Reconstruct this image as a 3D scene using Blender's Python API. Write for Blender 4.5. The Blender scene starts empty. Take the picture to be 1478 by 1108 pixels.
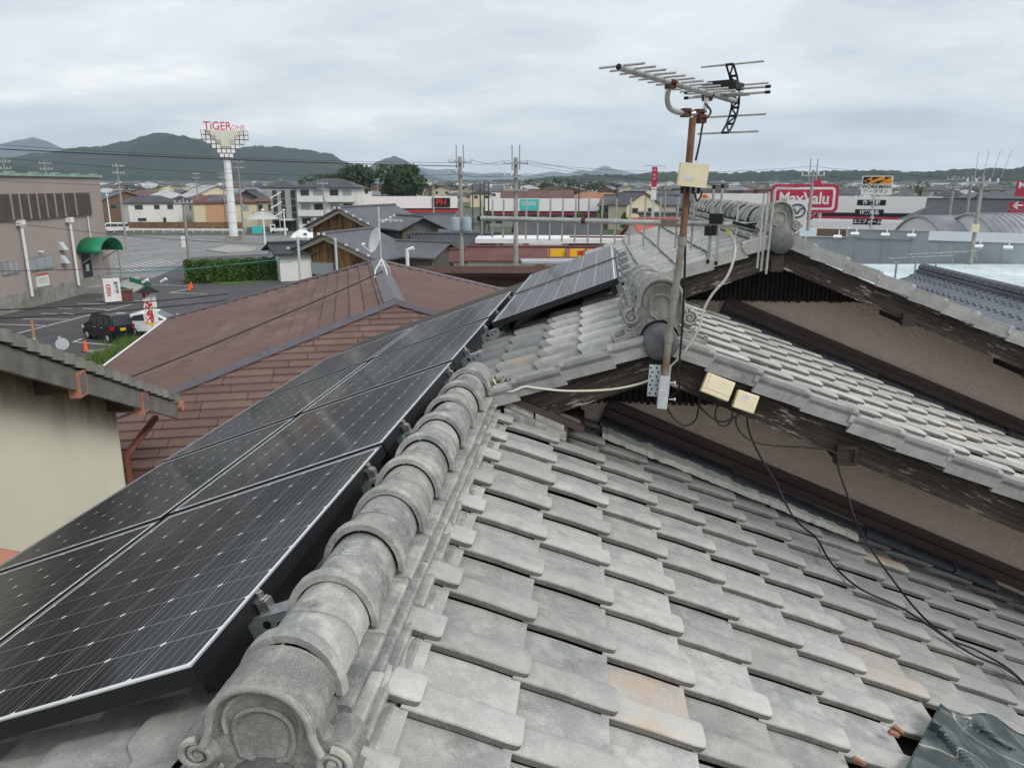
import bpy, bmesh, math, random
from mathutils import Vector, Matrix
R = math.radians
random.seed(7)
scene = bpy.context.scene
col = scene.collection

# ------------------------------------------------------------------ camera
PITCH, YAW = math.atan(286 / 1110), R(5.62)
cam_data = bpy.data.cameras.new('camera')
cam_data.sensor_width = 36.0
cam_data.lens = 1110 / 1478 * 36.0
cam_data.clip_start = 0.05
cam_data.clip_end = 60000
cam = bpy.data.objects.new('camera', cam_data)
cam.rotation_euler = (math.pi / 2 - PITCH, 0, YAW)
col.objects.link(cam)
scene.camera = cam

# ------------------------------------------------------------------ sky and light (overcast)
SUN_EL, SUN_AZ = R(43), R(124)
world = bpy.data.worlds.new('World')
scene.world = world
world.use_nodes = True
wt = world.node_tree
wt.nodes.clear()
def wn(t, **k):
    n = wt.nodes.new(t)
    for a, v in k.items():
        setattr(n, a, v)
    return n
w_out = wn('ShaderNodeOutputWorld')
w_bg = wn('ShaderNodeBackground')
w_sky = wn('ShaderNodeTexSky', sky_type='NISHITA', sun_disc=False)
w_sky.sun_elevation = SUN_EL
w_sky.sun_rotation = SUN_AZ
w_sky.air_density = 1.2
w_sky.dust_density = 2.0
w_tc = wn('ShaderNodeTexCoord')
w_sep = wn('ShaderNodeSeparateXYZ')
wt.links.new(w_tc.outputs['Generated'], w_sep.inputs[0])
def wmath(op, a, b=None, clamp=False):
    n = wn('ShaderNodeMath', operation=op, use_clamp=clamp)
    for i, v in enumerate((a, b)):
        if v is None:
            continue
        if isinstance(v, (int, float)):
            n.inputs[i].default_value = v
        else:
            wt.links.new(v, n.inputs[i])
    return n.outputs[0]
# a flat cloud deck: the view direction carried up to a plane, so the streaks flatten towards the horizon
zz = wmath('ADD', wmath('MAXIMUM', w_sep.outputs[2], 0.0), 0.20)
cx, cy = wmath('DIVIDE', w_sep.outputs[0], zz), wmath('DIVIDE', w_sep.outputs[1], zz)
w_cmb = wn('ShaderNodeCombineXYZ')
wt.links.new(cx, w_cmb.inputs[0]); wt.links.new(cy, w_cmb.inputs[1])
def wnoise(scale, detail, rough, off):
    m = wn('ShaderNodeMapping')
    m.inputs['Location'].default_value = off
    m.inputs['Rotation'].default_value = (0, 0, R(25))
    m.inputs['Scale'].default_value = (0.85, 1.15, 1)
    wt.links.new(w_cmb.outputs[0], m.inputs[0])
    n = wn('ShaderNodeTexNoise')
    n.inputs['Scale'].default_value = scale
    n.inputs['Detail'].default_value = detail
    n.inputs['Roughness'].default_value = rough
    wt.links.new(m.outputs[0], n.inputs['Vector'])
    return n.outputs['Fac']
def wramp(fac, stops):
    r = wn('ShaderNodeValToRGB')
    r.color_ramp.interpolation = 'EASE'
    els = r.color_ramp.elements
    while len(els) < len(stops):
        els.new(0.5)
    for e, (p, c) in zip(els, stops):
        e.position = p
        e.color = (*c, 1)
    wt.links.new(fac, r.inputs[0])
    return r.outputs[0]
def wmix(fac, a, b):
    n = wn('ShaderNodeMix', data_type='RGBA')
    for s, v in ((n.inputs[0], fac), (n.inputs[6], a), (n.inputs[7], b)):
        if isinstance(v, (int, float)):
            s.default_value = v
        elif isinstance(v, tuple):
            s.default_value = (*v, 1)
        else:
            wt.links.new(v, s)
    return n.outputs[2]
CLOUD = 10.0     # cloud radiance before the Background strength
big = wnoise(0.75, 3, 0.5, (7.3, 2.2, 0))
fine = wnoise(2.1, 6, 0.6, (0.4, 5.2, 0))
mixn = wmath('ADD', wmath('MULTIPLY', big, 0.55), wmath('MULTIPLY', fine, 0.45))
cloud_c = wramp(mixn, [(0.36, (0.42, 0.465, 0.515)), (0.45, (0.54, 0.58, 0.62)), (0.53, (0.635, 0.665, 0.69)), (0.66, (0.85, 0.85, 0.84))])
cl = wn('ShaderNodeVectorMath', operation='SCALE')
wt.links.new(cloud_c, cl.inputs[0])
cl.inputs[3].default_value = CLOUD
w_mix = wmix(0.93, w_sky.outputs[0], cl.outputs[0])
wt.links.new(w_mix, w_bg.inputs[0])
w_bg.inputs[1].default_value = 0.1
wt.links.new(w_bg.outputs[0], w_out.inputs[0])

sun_d = bpy.data.lights.new('sun', 'SUN')
sun_d.energy = 1.5
sun_d.angle = R(22)
sun_d.color = (1.0, 0.955, 0.89)
sun = bpy.data.objects.new('sun', sun_d)
_sd = Vector((math.sin(SUN_AZ) * math.cos(SUN_EL), math.cos(SUN_AZ) * math.cos(SUN_EL), math.sin(SUN_EL)))
sun.rotation_euler = _sd.to_track_quat('Z', 'Y').to_euler()
sun.location = (0, 0, 40)
col.objects.link(sun)

vs = scene.view_settings
scene.display_settings.display_device = 'sRGB'
vs.view_transform = 'Standard'
vs.look = 'None'
vs.exposure = 0.5
vs.gamma = 1.0
vs.use_curve_mapping = False
scene.render.engine = 'CYCLES'
cyc = scene.cycles
cyc.use_denoising = True
cyc.max_bounces = 6
cyc.diffuse_bounces = 3
cyc.glossy_bounces = 3
cyc.transmission_bounces = 4
cyc.volume_bounces = 2
cyc.transparent_max_bounces = 8
cyc.use_adaptive_sampling = True
cyc.adaptive_threshold = 0.02

# ------------------------------------------------------------------ placing helpers (metres, camera at the origin, ground below)
GZ = -9.3
HAZE = 0.000085
CP, SP, CY, SY = math.cos(PITCH), math.sin(PITCH), math.cos(YAW), math.sin(YAW)
def ray(px, py):
    X, v = (px - 739) / 1110, (554 - py) / 1110
    Y, Z = CP + v * SP, -SP + v * CP
    return Vector((X * CY - Y * SY, X * SY + Y * CY, Z))
def at_y(px, py, Y):
    r = ray(px, py); return r * (Y / r.y)
def at_z(px, py, Z):
    r = ray(px, py); return r * (Z / r.z)
def gp(px, py, dz=0.0):
    return at_z(px, py, GZ + dz)
def at_d(px, py, D):
    """the point seen at px, py at horizontal distance D"""
    r = ray(px, py); return r * (D / math.hypot(r.x, r.y))
def scale_px(D, px):
    """metres per photo pixel across and upwards for a thing facing us at distance D in column px"""
    c = math.cos(math.atan((px - 739) / 1146.0))
    return D / 1146.0 * c * c, D / 1146.0 * c
def scale_at(D):
    return D / 1146.0          # metres per photo pixel at distance D (near eye level)

# ------------------------------------------------------------------ materials
MATS = {}
def nd(nt, t, **k):
    n = nt.nodes.new(t)
    for a, v in k.items():
        setattr(n, a, v)
    return n
class NT:
    """a small helper round a material node tree"""
    def __init__(s, name):
        s.m = bpy.data.materials.new(name)
        s.m.use_nodes = True
        s.t = s.m.node_tree
        s.b = s.t.nodes['Principled BSDF']
        s.geo = None
    def put(s, sock, v):
        if isinstance(v, (int, float)):
            sock.default_value = v
        elif isinstance(v, tuple):
            sock.default_value = (*v, 1) if len(v) == 3 and sock.type == 'RGBA' else v
        else:
            s.t.links.new(v, sock)
    def pos(s):
        if s.geo is None:
            s.geo = nd(s.t, 'ShaderNodeNewGeometry')
        return s.geo.outputs['Position']
    def obj(s):
        return nd(s.t, 'ShaderNodeTexCoord').outputs['Object']
    def rnd(s):
        return nd(s.t, 'ShaderNodeObjectInfo').outputs['Random']
    def mapping(s, vec, scale=(1, 1, 1), loc=(0, 0, 0), rot=(0, 0, 0)):
        n = nd(s.t, 'ShaderNodeMapping')
        s.put(n.inputs[0], vec)
        n.inputs['Scale'].default_value = scale
        n.inputs['Location'].default_value = loc
        n.inputs['Rotation'].default_value = rot
        return n.outputs[0]
    def noise(s, scale, detail=3, rough=0.55, vec=None):
        n = nd(s.t, 'ShaderNodeTexNoise')
        s.put(n.inputs['Vector'], vec if vec is not None else s.pos())
        n.inputs['Scale'].default_value = scale
        n.inputs['Detail'].default_value = detail
        n.inputs['Roughness'].default_value = rough
        return n.outputs['Fac']
    def math(s, op, a, b=0.0, clamp=False):
        n = nd(s.t, 'ShaderNodeMath', operation=op, use_clamp=clamp)
        s.put(n.inputs[0], a); s.put(n.inputs[1], b)
        return n.outputs[0]
    def step(s, v, lo, hi):
        n = nd(s.t, 'ShaderNodeMapRange', clamp=True)
        s.put(n.inputs[0], v)
        n.inputs[1].default_value, n.inputs[2].default_value = lo, hi
        return n.outputs[0]
    def mix(s, fac, a, b, mode='MIX'):
        n = nd(s.t, 'ShaderNodeMix', data_type='RGBA', blend_type=mode)
        s.put(n.inputs[0], fac); s.put(n.inputs[6], a); s.put(n.inputs[7], b)
        return n.outputs[2]
    def bump(s, h, strength=0.3, dist=0.01):
        n = nd(s.t, 'ShaderNodeBump')
        n.inputs['Strength'].default_value = strength
        n.inputs['Distance'].default_value = dist
        s.put(n.inputs['Height'], h)
        s.put(s.b.inputs['Normal'], n.outputs[0])
    def done(s, color, rough=0.8, spec=0.3, metal=0.0):
        s.put(s.b.inputs['Base Color'], color)
        s.put(s.b.inputs['Roughness'], rough)
        s.put(s.b.inputs['Specular IOR Level'], spec)
        s.put(s.b.inputs['Metallic'], metal)
        MATS[s.m.name] = s.m
        return s.m

def plain(name, c, rough=0.7, var=0.12, scale=6.0, spec=0.3, metal=0.0, rnd=0.0, bump=0.0, bscale=80.0, c2=None, vec='pos', streak=0.0):
    """a colour with mottling, optional second colour in patches, wear streaks, grain"""
    if name in MATS:
        return MATS[name]
    n = NT(name)
    vec_ = n.pos() if vec == 'pos' else n.obj()
    f = n.noise(scale, 4, 0.6, vec_)
    lo = tuple(max(0, v * (1 - var)) for v in c)
    hi = tuple(min(1, v * (1 + var)) for v in c)
    k = n.mix(n.step(f, 0.3, 0.7), lo, hi)
    if c2:
        k = n.mix(n.step(n.noise(scale * 0.37, 5, 0.65, vec_), 0.48, 0.68), k, c2)
    if streak:
        st = n.noise(3.0, 4, 0.6, n.mapping(vec_, (1.6, 1.6, 0.12)))
        k = n.mix(n.math('MULTIPLY', n.step(st, 0.5, 0.75), streak), k, tuple(v * 0.45 for v in c))
    if rnd:
        r = n.math('ADD', n.math('MULTIPLY', n.rnd(), 2 * rnd), 1 - rnd)
        k = n.mix(1.0, k, r, 'MULTIPLY')
    if bump:
        n.bump(n.noise(bscale, 3, 0.6, vec_), bump, 0.004)
    return n.done(k, rough, spec, metal)

# ------------------------------------------------------------------ mesh helpers
class MB:
    def __init__(s):
        s.v, s.f = [], []
    def add(s, vs, fs):
        o = len(s.v)
        s.v += [tuple(p) for p in vs]
        s.f += [tuple(i + o for i in f) for f in fs]
        return s
    def box(s, c, size, rz=0.0, ry=0.0, rx=0.0):
        m = Matrix.Rotation(rz, 3, 'Z') @ Matrix.Rotation(ry, 3, 'Y') @ Matrix.Rotation(rx, 3, 'X')
        c = Vector(c)
        vs = [c + m @ Vector((x * size[0] / 2, y * size[1] / 2, z * size[2] / 2)) for x in (-1, 1) for y in (-1, 1) for z in (-1, 1)]
        return s.add(vs, [(0, 1, 3, 2), (4, 6, 7, 5), (0, 4, 5, 1), (2, 3, 7, 6), (0, 2, 6, 4), (1, 5, 7, 3)])
    def bx(s, x0, x1, y0, y1, z0, z1):
        return s.box(((x0 + x1) / 2, (y0 + y1) / 2, (z0 + z1) / 2), (abs(x1 - x0), abs(y1 - y0), abs(z1 - z0)))
    def hexa(s, p):
        """8 points: 4 of the bottom ring, 4 of the top ring"""
        return s.add(p, [(3, 2, 1, 0), (4, 5, 6, 7), (0, 1, 5, 4), (1, 2, 6, 5), (2, 3, 7, 6), (3, 0, 4, 7)])
    def prism(s, pts, off):
        """planar polygon pts pushed by the vector off"""
        n = len(pts)
        off = Vector(off)
        vs = [Vector(p) for p in pts] + [Vector(p) + off for p in pts]
        return s.add(vs, [tuple(range(n))[::-1], tuple(range(n, 2 * n))] + [(i, (i + 1) % n, (i + 1) % n + n, i + n) for i in range(n)])
    def quad(s, *p):
        return s.add(p, [tuple(range(len(p)))])
    def tube(s, pts, r, n=8, caps=True):
        pts = [Vector(p) for p in pts]
        rs = r if isinstance(r, (list, tuple)) else [r] * len(pts)
        rings, up = [], None
        for i, p in enumerate(pts):
            d = (pts[min(i + 1, len(pts) - 1)] - pts[max(i - 1, 0)])
            if d.length < 1e-9:
                d = Vector((0, 0, 1))
            d.normalize()
            if up is None:
                up = Vector((0, 0, 1)) if abs(d.z) < 0.9 else Vector((1, 0, 0))
            a = d.cross(up)
            if a.length < 1e-6:
                a = d.orthogonal()
            a.normalize()
            up = a.cross(d).normalized()
            rings.append([p + (a * math.cos(t) + up * math.sin(t)) * rs[i] for t in (2 * math.pi * k / n for k in range(n))])
        vs = [q for g in rings for q in g]
        fs = []
        for i in range(len(pts) - 1):
            for k in range(n):
                fs.append((i * n + k, i * n + (k + 1) % n, (i + 1) * n + (k + 1) % n, (i + 1) * n + k))
        if caps:
            fs.append(tuple(range(n))[::-1])
            fs.append(tuple((len(pts) - 1) * n + k for k in range(n)))
        return s.add(vs, fs)
    def cyl(s, a, b, r, r2=None, n=12):
        return s.tube([a, b], [r, r if r2 is None else r2], n)
    def lathe(s, prof, c=(0, 0, 0), n=16, axis='Z'):
        c = Vector(c)
        vs, fs = [], []
        for (rad, h) in prof:
            for k in range(n):
                t = 2 * math.pi * k / n
                a, b = rad * math.cos(t), rad * math.sin(t)
                vs.append(c + (Vector((a, b, h)) if axis == 'Z' else Vector((a, h, b)) if axis == 'Y' else Vector((h, a, b))))
        for i in range(len(prof) - 1):
            for k in range(n):
                fs.append((i * n + k, i * n + (k + 1) % n, (i + 1) * n + (k + 1) % n, (i + 1) * n + k))
        fs.append(tuple(range(n))[::-1]); fs.append(tuple((len(prof) - 1) * n + k for k in range(n)))
        return s.add(vs, fs)
    def grid(s, fn, nu, nv):
        vs = [fn(i / nu, j / nv) for i in range(nu + 1) for j in range(nv + 1)]
        fs = [(i * (nv + 1) + j, (i + 1) * (nv + 1) + j, (i + 1) * (nv + 1) + j + 1, i * (nv + 1) + j + 1) for i in range(nu) for j in range(nv)]
        return s.add(vs, fs)
    def mesh(s, name, mat, smooth=None):
        me = bpy.data.meshes.new(name)
        me.from_pydata(s.v, [], s.f)
        bm = bmesh.new(); bm.from_mesh(me)
        bmesh.ops.recalc_face_normals(bm, faces=bm.faces)
        bm.to_mesh(me); bm.free()
        if mat is not None:
            me.materials.append(MATS[mat] if isinstance(mat, str) else mat)
        if smooth:
            me.polygons.foreach_set('use_smooth', [True] * len(me.polygons))
            me.set_sharp_from_angle(angle=R(smooth))
        return me
    def build(s, name, mat, parent=None, smooth=None, loc=None):
        return link(name, s.mesh(name, mat, smooth), parent, loc)

def link(name, me, parent=None, loc=None, rot=None):
    o = bpy.data.objects.new(name, me)
    col.objects.link(o)
    if parent is not None:
        o.parent = parent
        o.matrix_parent_inverse = Matrix()
    if loc is not None:
        o.location = loc
    if rot is not None:
        o.rotation_euler = rot
    return o
def tag(o, label, cat, group=None, kind=None):
    o['label'] = label
    o['category'] = cat
    if group: o['group'] = group
    if kind: o['kind'] = kind
    return o
def struct(o):
    o['kind'] = 'structure'
    return o
def thing(name, label, cat, loc=(0, 0, 0), rz=0.0, group=None):
    o = bpy.data.objects.new(name, None)
    o.empty_display_size = 0.1
    col.objects.link(o)
    o.location = loc
    o.rotation_euler = (0, 0, rz)
    return tag(o, label, cat, group)
def copy_tree(o, parent=None):
    c = o.copy()
    col.objects.link(c)
    if parent is not None:
        c.parent = parent
    for ch in list(o.children):
        copy_tree(ch, c)
    return c
def _text_mesh(o, name):
    dg = bpy.context.evaluated_depsgraph_get()
    return bpy.data.meshes.new_from_object(o.evaluated_get(dg), depsgraph=dg)
def text(name, body, size, mat, parent, loc, rot, align='CENTER', sx=1.0, bold=0.0, depth=0.0):
    cu = bpy.data.curves.new(name, 'FONT')
    cu.body = body
    cu.size = size
    cu.align_x = align
    cu.align_y = 'CENTER'
    cu.offset = bold
    cu.extrude = depth
    cu.materials.append(MATS[mat])
    tmp = bpy.data.objects.new('lettering_curve', cu)
    col.objects.link(tmp)
    me = _text_mesh(tmp, name)
    bpy.data.objects.remove(tmp)
    o = bpy.data.objects.new(name, me)
    col.objects.link(o)
    o.parent = parent
    o.location = loc
    o.rotation_euler = rot
    o.scale = (sx, 1, 1)
    return o
def bez(pts, n=8):
    """smooth curve through the points (Catmull-Rom)"""
    pts = [Vector(p) for p in pts]
    out = []
    for i in range(len(pts) - 1):
        p0, p1, p2, p3 = pts[max(i - 1, 0)], pts[i], pts[i + 1], pts[min(i + 2, len(pts) - 1)]
        for k in range(n):
            t = k / n
            out.append(0.5 * ((2 * p1) + (p2 - p0) * t + (2 * p0 - 5 * p1 + 4 * p2 - p3) * t * t + (3 * p1 - p0 - 3 * p2 + p3) * t ** 3))
    out.append(pts[-1])
    return out
# ------------------------------------------------------------------ materials of the tiled house
def tile_mat(name, cool, warm, pale, speck=0.7, tan=True, rnd=0.21, dark=0.85, roll=False):
    n = NT(name)
    p, r = n.pos(), n.rnd()
    off = n.math('MULTIPLY', r, 37.0)
    cmb = nd(n.t, 'ShaderNodeCombineXYZ')
    n.put(cmb.inputs[0], off); n.put(cmb.inputs[1], off)
    va = nd(n.t, 'ShaderNodeVectorMath', operation='ADD')
    n.put(va.inputs[0], p); n.put(va.inputs[1], cmb.outputs[0])
    q = va.outputs[0]
    k = n.mix(n.step(n.noise(5, 4, 0.6, q), 0.36, 0.64), cool, warm)
    k = n.mix(n.math('MULTIPLY', n.step(n.noise(14, 5, 0.7, q), 0.46, 0.72), 0.75), k, pale)
    k = n.mix(n.math('MULTIPLY', n.step(n.noise(8, 5, 0.65, n.mapping(q, (1, 1, 1), (9, 4, 2))), 0.55, 0.80), dark), k, (0.10, 0.10, 0.095))
    k = n.mix(n.math('MULTIPLY', n.step(n.noise(330, 2, 0.5), 0.56, 0.68), speck), k, (0.54, 0.54, 0.50))
    k = n.mix(n.math('MULTIPLY', n.step(n.noise(210, 2, 0.6), 0.60, 0.74), 0.5), k, (0.09, 0.09, 0.085))
    if roll:
        sp_ = nd(n.t, 'ShaderNodeSeparateXYZ'); n.put(sp_.inputs[0], n.obj())
        edge = n.math('ADD', n.math('SUBTRACT', 0.10, sp_.outputs[1]), n.math('MULTIPLY', n.math('SUBTRACT', n.noise(30, 3, 0.6, q), 0.5), 0.06))
        k = n.mix(n.math('MULTIPLY', n.step(edge, -0.01, 0.03), 0.26), k, (0.52, 0.51, 0.47))
        low = n.math('ADD', sp_.outputs[0], n.math('MULTIPLY', n.math('SUBTRACT', n.noise(18, 4, 0.65, q), 0.5), 0.16))
        k = n.mix(n.math('MULTIPLY', n.step(low, 0.12, 0.25), 0.30), k, (0.56, 0.55, 0.52))
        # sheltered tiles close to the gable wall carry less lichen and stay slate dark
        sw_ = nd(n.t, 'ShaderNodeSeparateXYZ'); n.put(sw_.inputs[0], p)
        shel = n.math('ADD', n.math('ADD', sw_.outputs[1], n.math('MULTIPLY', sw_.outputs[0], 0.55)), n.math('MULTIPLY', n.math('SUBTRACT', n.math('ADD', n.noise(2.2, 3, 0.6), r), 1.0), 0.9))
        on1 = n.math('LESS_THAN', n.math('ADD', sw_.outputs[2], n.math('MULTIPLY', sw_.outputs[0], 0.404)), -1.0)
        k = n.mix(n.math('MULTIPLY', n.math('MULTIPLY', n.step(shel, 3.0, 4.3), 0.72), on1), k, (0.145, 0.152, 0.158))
    if tan:
        k = n.mix(n.math('MULTIPLY', n.math('MULTIPLY', n.step(r, 0.945, 0.955), n.step(n.noise(7, 4, 0.65, q), 0.36, 0.62)), 0.75), k, (0.36, 0.275, 0.20))
    k = n.mix(1.0, k, n.math('ADD', n.math('MULTIPLY', r, 2 * rnd), 1 - rnd), 'MULTIPLY')
    n.bump(n.math('ADD', n.noise(420, 2, 0.6), n.math('MULTIPLY', n.noise(40, 3, 0.6), 1.5)), 0.32, 0.0022)
    return n.done(k, 0.78, 0.25)
tile_mat('tile_grey', (0.265, 0.272, 0.285), (0.355, 0.345, 0.322), (0.55, 0.54, 0.505), roll=True, dark=0.72)
tile_mat('tile_field', (0.26, 0.268, 0.28), (0.345, 0.338, 0.315), (0.50, 0.495, 0.465), tan=False, rnd=0.0)
tile_mat('verge_grey', (0.27, 0.275, 0.275), (0.31, 0.31, 0.295), (0.40, 0.40, 0.38), tan=False, rnd=0.12, speck=0.3)
tile_mat('ridge_grey', (0.19, 0.20, 0.205), (0.34, 0.335, 0.31), (0.58, 0.57, 0.52), speck=0.45, tan=False, dark=1.0, rnd=0.10)
tile_mat('ornament_grey', (0.16, 0.165, 0.165), (0.23, 0.226, 0.205), (0.47, 0.455, 0.40), speck=0.4, tan=False, dark=0.7, rnd=0.05)
tile_mat('ornament_pale', (0.24, 0.245, 0.24), (0.34, 0.335, 0.30), (0.56, 0.55, 0.49), speck=0.4, tan=False, dark=0.8, rnd=0.05)
tile_mat('ball_grey', (0.10, 0.105, 0.11), (0.13, 0.13, 0.135), (0.19, 0.19, 0.19), speck=0.15, tan=False, dark=0.3, rnd=0.05)
plain('slate_blue_tile', (0.075, 0.085, 0.098), 0.45, 0.2, 9, rnd=0.12)
plain('broken_clay', (0.27, 0.135, 0.085), 0.9, 0.25, 40, bump=0.4)
plain('mortar', (0.82, 0.79, 0.70), 0.9, 0.15, 12, bump=0.4, c2=(0.60, 0.55, 0.46))
plain('brown_metal', (0.042, 0.028, 0.024), 0.42, 0.18, 5, spec=0.4)
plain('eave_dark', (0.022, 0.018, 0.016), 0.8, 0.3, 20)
plain('deck_dark', (0.06, 0.055, 0.05), 0.9, 0.3, 8)
def stucco():
    n = NT('stucco_brown')
    f = n.noise(1.3, 4, 0.6)
    k = n.mix(n.step(f, 0.3, 0.7), (0.58, 0.465, 0.375), (0.64, 0.52, 0.425))
    k = n.mix(n.math('MULTIPLY', n.step(n.noise(3, 4, 0.6, n.mapping(n.pos(), (2.2, 2.2, 0.35))), 0.55, 0.8), 0.35), k, (0.40, 0.31, 0.26))
    n.bump(n.math('ADD', n.noise(34, 3, 0.55), n.math('MULTIPLY', n.noise(110, 2, 0.5), 0.4)), 1.0, 0.022)
    n.done(k, 0.88, 0.25)
stucco()
def old_wood(name, dark, light, peel, grain_axis):
    n = NT(name)
    sc = {'x': (1.2, 40, 40), 'z': (40, 40, 1.2)}[grain_axis]
    p = n.mapping(n.obj(), sc)
    g = n.noise(1.6, 5, 0.7, p)
    k = n.mix(n.step(g, 0.32, 0.68), dark, light)
    fl = n.math('MULTIPLY', n.step(n.noise(3.4, 6, 0.75, n.mapping(n.obj(), tuple(v * 0.22 + 1.2 for v in sc))), 0.568, 0.62), n.step(n.noise(2.3, 3, 0.5, n.obj()), 0.40, 0.60))
    k = n.mix(fl, k, peel)
    n.bump(g, 0.6, 0.006)
    n.done(k, 0.85, 0.2)
old_wood('bargeboard_wood', (0.018, 0.014, 0.012), (0.075, 0.062, 0.054), (0.46, 0.42, 0.38), 'x')
plain('galvanised', (0.42, 0.46, 0.48), 0.42, 0.15, 30, metal=0.75, spec=0.5)
plain('galv_light', (0.55, 0.60, 0.62), 0.5, 0.12, 30, metal=0.4)
plain('mast_zinc', (0.27, 0.27, 0.235), 0.6, 0.2, 14, metal=0.35, c2=(0.20, 0.105, 0.06))
plain('mast_rust', (0.20, 0.105, 0.062), 0.75, 0.3, 22, metal=0.15, c2=(0.10, 0.055, 0.04))
plain('rust', (0.11, 0.045, 0.03), 0.85, 0.3, 60, c2=(0.04, 0.022, 0.018))
plain('aluminium', (0.50, 0.51, 0.50), 0.42, 0.12, 18, metal=0.6, c2=(0.36, 0.36, 0.34))
plain('black_plastic', (0.012, 0.012, 0.013), 0.45, 0.1, 10)
plain('cream_plastic', (0.74, 0.66, 0.47), 0.45, 0.06, 9, c2=(0.68, 0.58, 0.38))
plain('cream_box_dark', (0.60, 0.52, 0.33), 0.5, 0.08, 9)
plain('label_paper', (0.62, 0.63, 0.62), 0.6, 0.12, 90, c2=(0.35, 0.37, 0.40))
plain('cable_black', (0.014, 0.014, 0.016), 0.4, 0.1, 20)
plain('cable_cream', (0.66, 0.64, 0.54), 0.45, 0.06, 20)
plain('cable_green', (0.10, 0.33, 0.28), 0.45, 0.06, 20)
plain('steel_bright', (0.62, 0.62, 0.60), 0.25, 0.1, 60, metal=0.9)

# ------------------------------------------------------------------ planes of the tiled house: one long slope to the west, three stepped slopes to the east
TR, TL = math.tan(R(22.0)), math.tan(R(20.6))
X1, X2, X3 = -0.58, 0.36, 1.34
def zL(x): return -1.088 + (x - X1) * TL
Z1, Z2, Z3 = zL(X1), zL(X2), zL(X3)
def zR1(x): return Z1 - (x - X1) * TR
def zR2(x): return Z2 - (x - X2) * TR
def zR3(x): return Z3 - (x - X3) * TR
PX, PY = 0.249, 0.265
CR, CL = math.cos(R(22)), math.cos(R(20.6))
Y2, Y3, W2, W3 = 3.70, 5.66, 4.20, 6.12     # verges and gable walls
YN, YB = 1.17, 10.2                          # near verge, back end
EAVE_L, EAVE_R = -3.15, 3.75

house = thing('tiled_house', 'grey tiled house with three stepped gables and brown stucco gable walls', 'house', (0, 0, GZ))
HZ = -GZ
def hb(mb, name, mat, parent=house, smooth=None):
    """build in camera-level coordinates under the house (whose Empty stands on the ground)"""
    me = mb.mesh(name, mat, smooth)
    o = link(name, me, parent)
    if parent is house:
        o.location = (0, 0, HZ)
    return o

# body of the house
m = MB(); m.bx(EAVE_L + 0.6, EAVE_R - 0.6, YN + 0.5, YB - 0.5, GZ, -2.35)
hb(m, 'house_wall', 'stucco_brown')
# roof decks (the slopes the tiles lie on)
def deck(pts_xz, y0, y1, name):
    m = MB()
    lo = [(x, y0, z - 0.045) for x, z in pts_xz] + [(x, y0, z - 0.14) for x, z in reversed(pts_xz)]
    m.prism(lo, (0, y1 - y0, 0))
    return hb(m, name, 'deck_dark')
slope_west = deck([(EAVE_L, zL(EAVE_L)), (X3, Z3)], W3 - 0.42, YB, 'roof_slope')
deck([(EAVE_L, zL(EAVE_L)), (X2, Z2)], W2 - 0.46, W3 - 0.42, 'roof_slope')
slope_w1 = deck([(EAVE_L, zL(EAVE_L)), (X1, Z1)], YN + 0.02, W2 - 0.46, 'roof_slope')
slope_e1 = deck([(X1, Z1), (EAVE_R, zR1(EAVE_R))], YN + 0.02, W2, 'roof_slope')
slope_e2 = deck([(X2, Z2), (EAVE_R, zR2(EAVE_R))], Y2 + 0.03, W3, 'roof_slope')
slope_e3 = deck([(X3, Z3), (EAVE_R + 0.3, zR3(EAVE_R + 0.3))], Y3 + 0.03, YB, 'roof_slope')

# ---- one interlocking S tile: x down the slope, y along the eave, z up
PROFILE = [(-0.012, 0.011), (-0.013, 0.0265), (-0.0118, 0.0310), (-0.0075, 0.0342), (0.010, 0.0362), (0.040, 0.0366), (0.070, 0.0350), (0.085, 0.031),
           (0.095, 0.0225), (0.102, 0.012), (0.109, 0.004), (0.120, 0.0025), (0.15, 0.001), (0.20, 0.000), (0.243, 0.001), (0.256, 0.003)]
def tile_geo(mb, M=None, length=PX, jit=None):
    global TILE_ST
    st = TILE_ST = [(-0.036, -0.004, 0, 0), (0.10, 0.0105, 0, 0), (length - 0.034, 0.0185, 0.0, 0), (length - 0.008, 0.0208, 0.0025, -0.0004), (length, 0.0215, 0.0085, -0.003)]
    n = len(PROFILE)
    top, bot = [], []
    for (x, dz, pull, drop) in st:
        for i, (y, z) in enumerate(PROFILE):
            y2 = y + (pull if i < 4 else pull * 0.5 if i == 4 else 0.0)
            back = (0.016 * min(1, max(0, (i - 7) / 3)) if x > length - 0.02 else 0.0)
            z2 = z + dz + (drop if 2 <= i <= 7 else 0)
            top.append(Vector((x - back, y2, z2)))
            bot.append(Vector((x - back - (0.003 if x > 0.1 else 0), y2, max(z + dz - 0.0205, dz - 0.022) if i > 1 else z + dz - 0.001)))
    vs = top + bot
    N = len(top)
    fs = []
    for a in range(len(st) - 1):
        for i in range(n - 1):
            fs.append((a * n + i, (a + 1) * n + i, (a + 1) * n + i + 1, a * n + i + 1))
        fs.append((a * n, N + a * n, N + (a + 1) * n, (a + 1) * n))
        fs.append((a * n + n - 1, (a + 1) * n + n - 1, N + (a + 1) * n + n - 1, N + a * n + n - 1))
    e = (len(st) - 1) * n
    for i in range(n - 1):
        fs.append((e + i, N + e + i, N + e + i + 1, e + i + 1))
    if M is not None:
        vs = [M @ v for v in vs]
    mb.add(vs, fs)
    return mb
tile_mat('tile_edge', (0.095, 0.090, 0.082), (0.14, 0.132, 0.118), (0.22, 0.21, 0.185), speck=0.35, tan=False, rnd=0.1)  # dark edge tone: grime, with shade put into the colour
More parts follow.
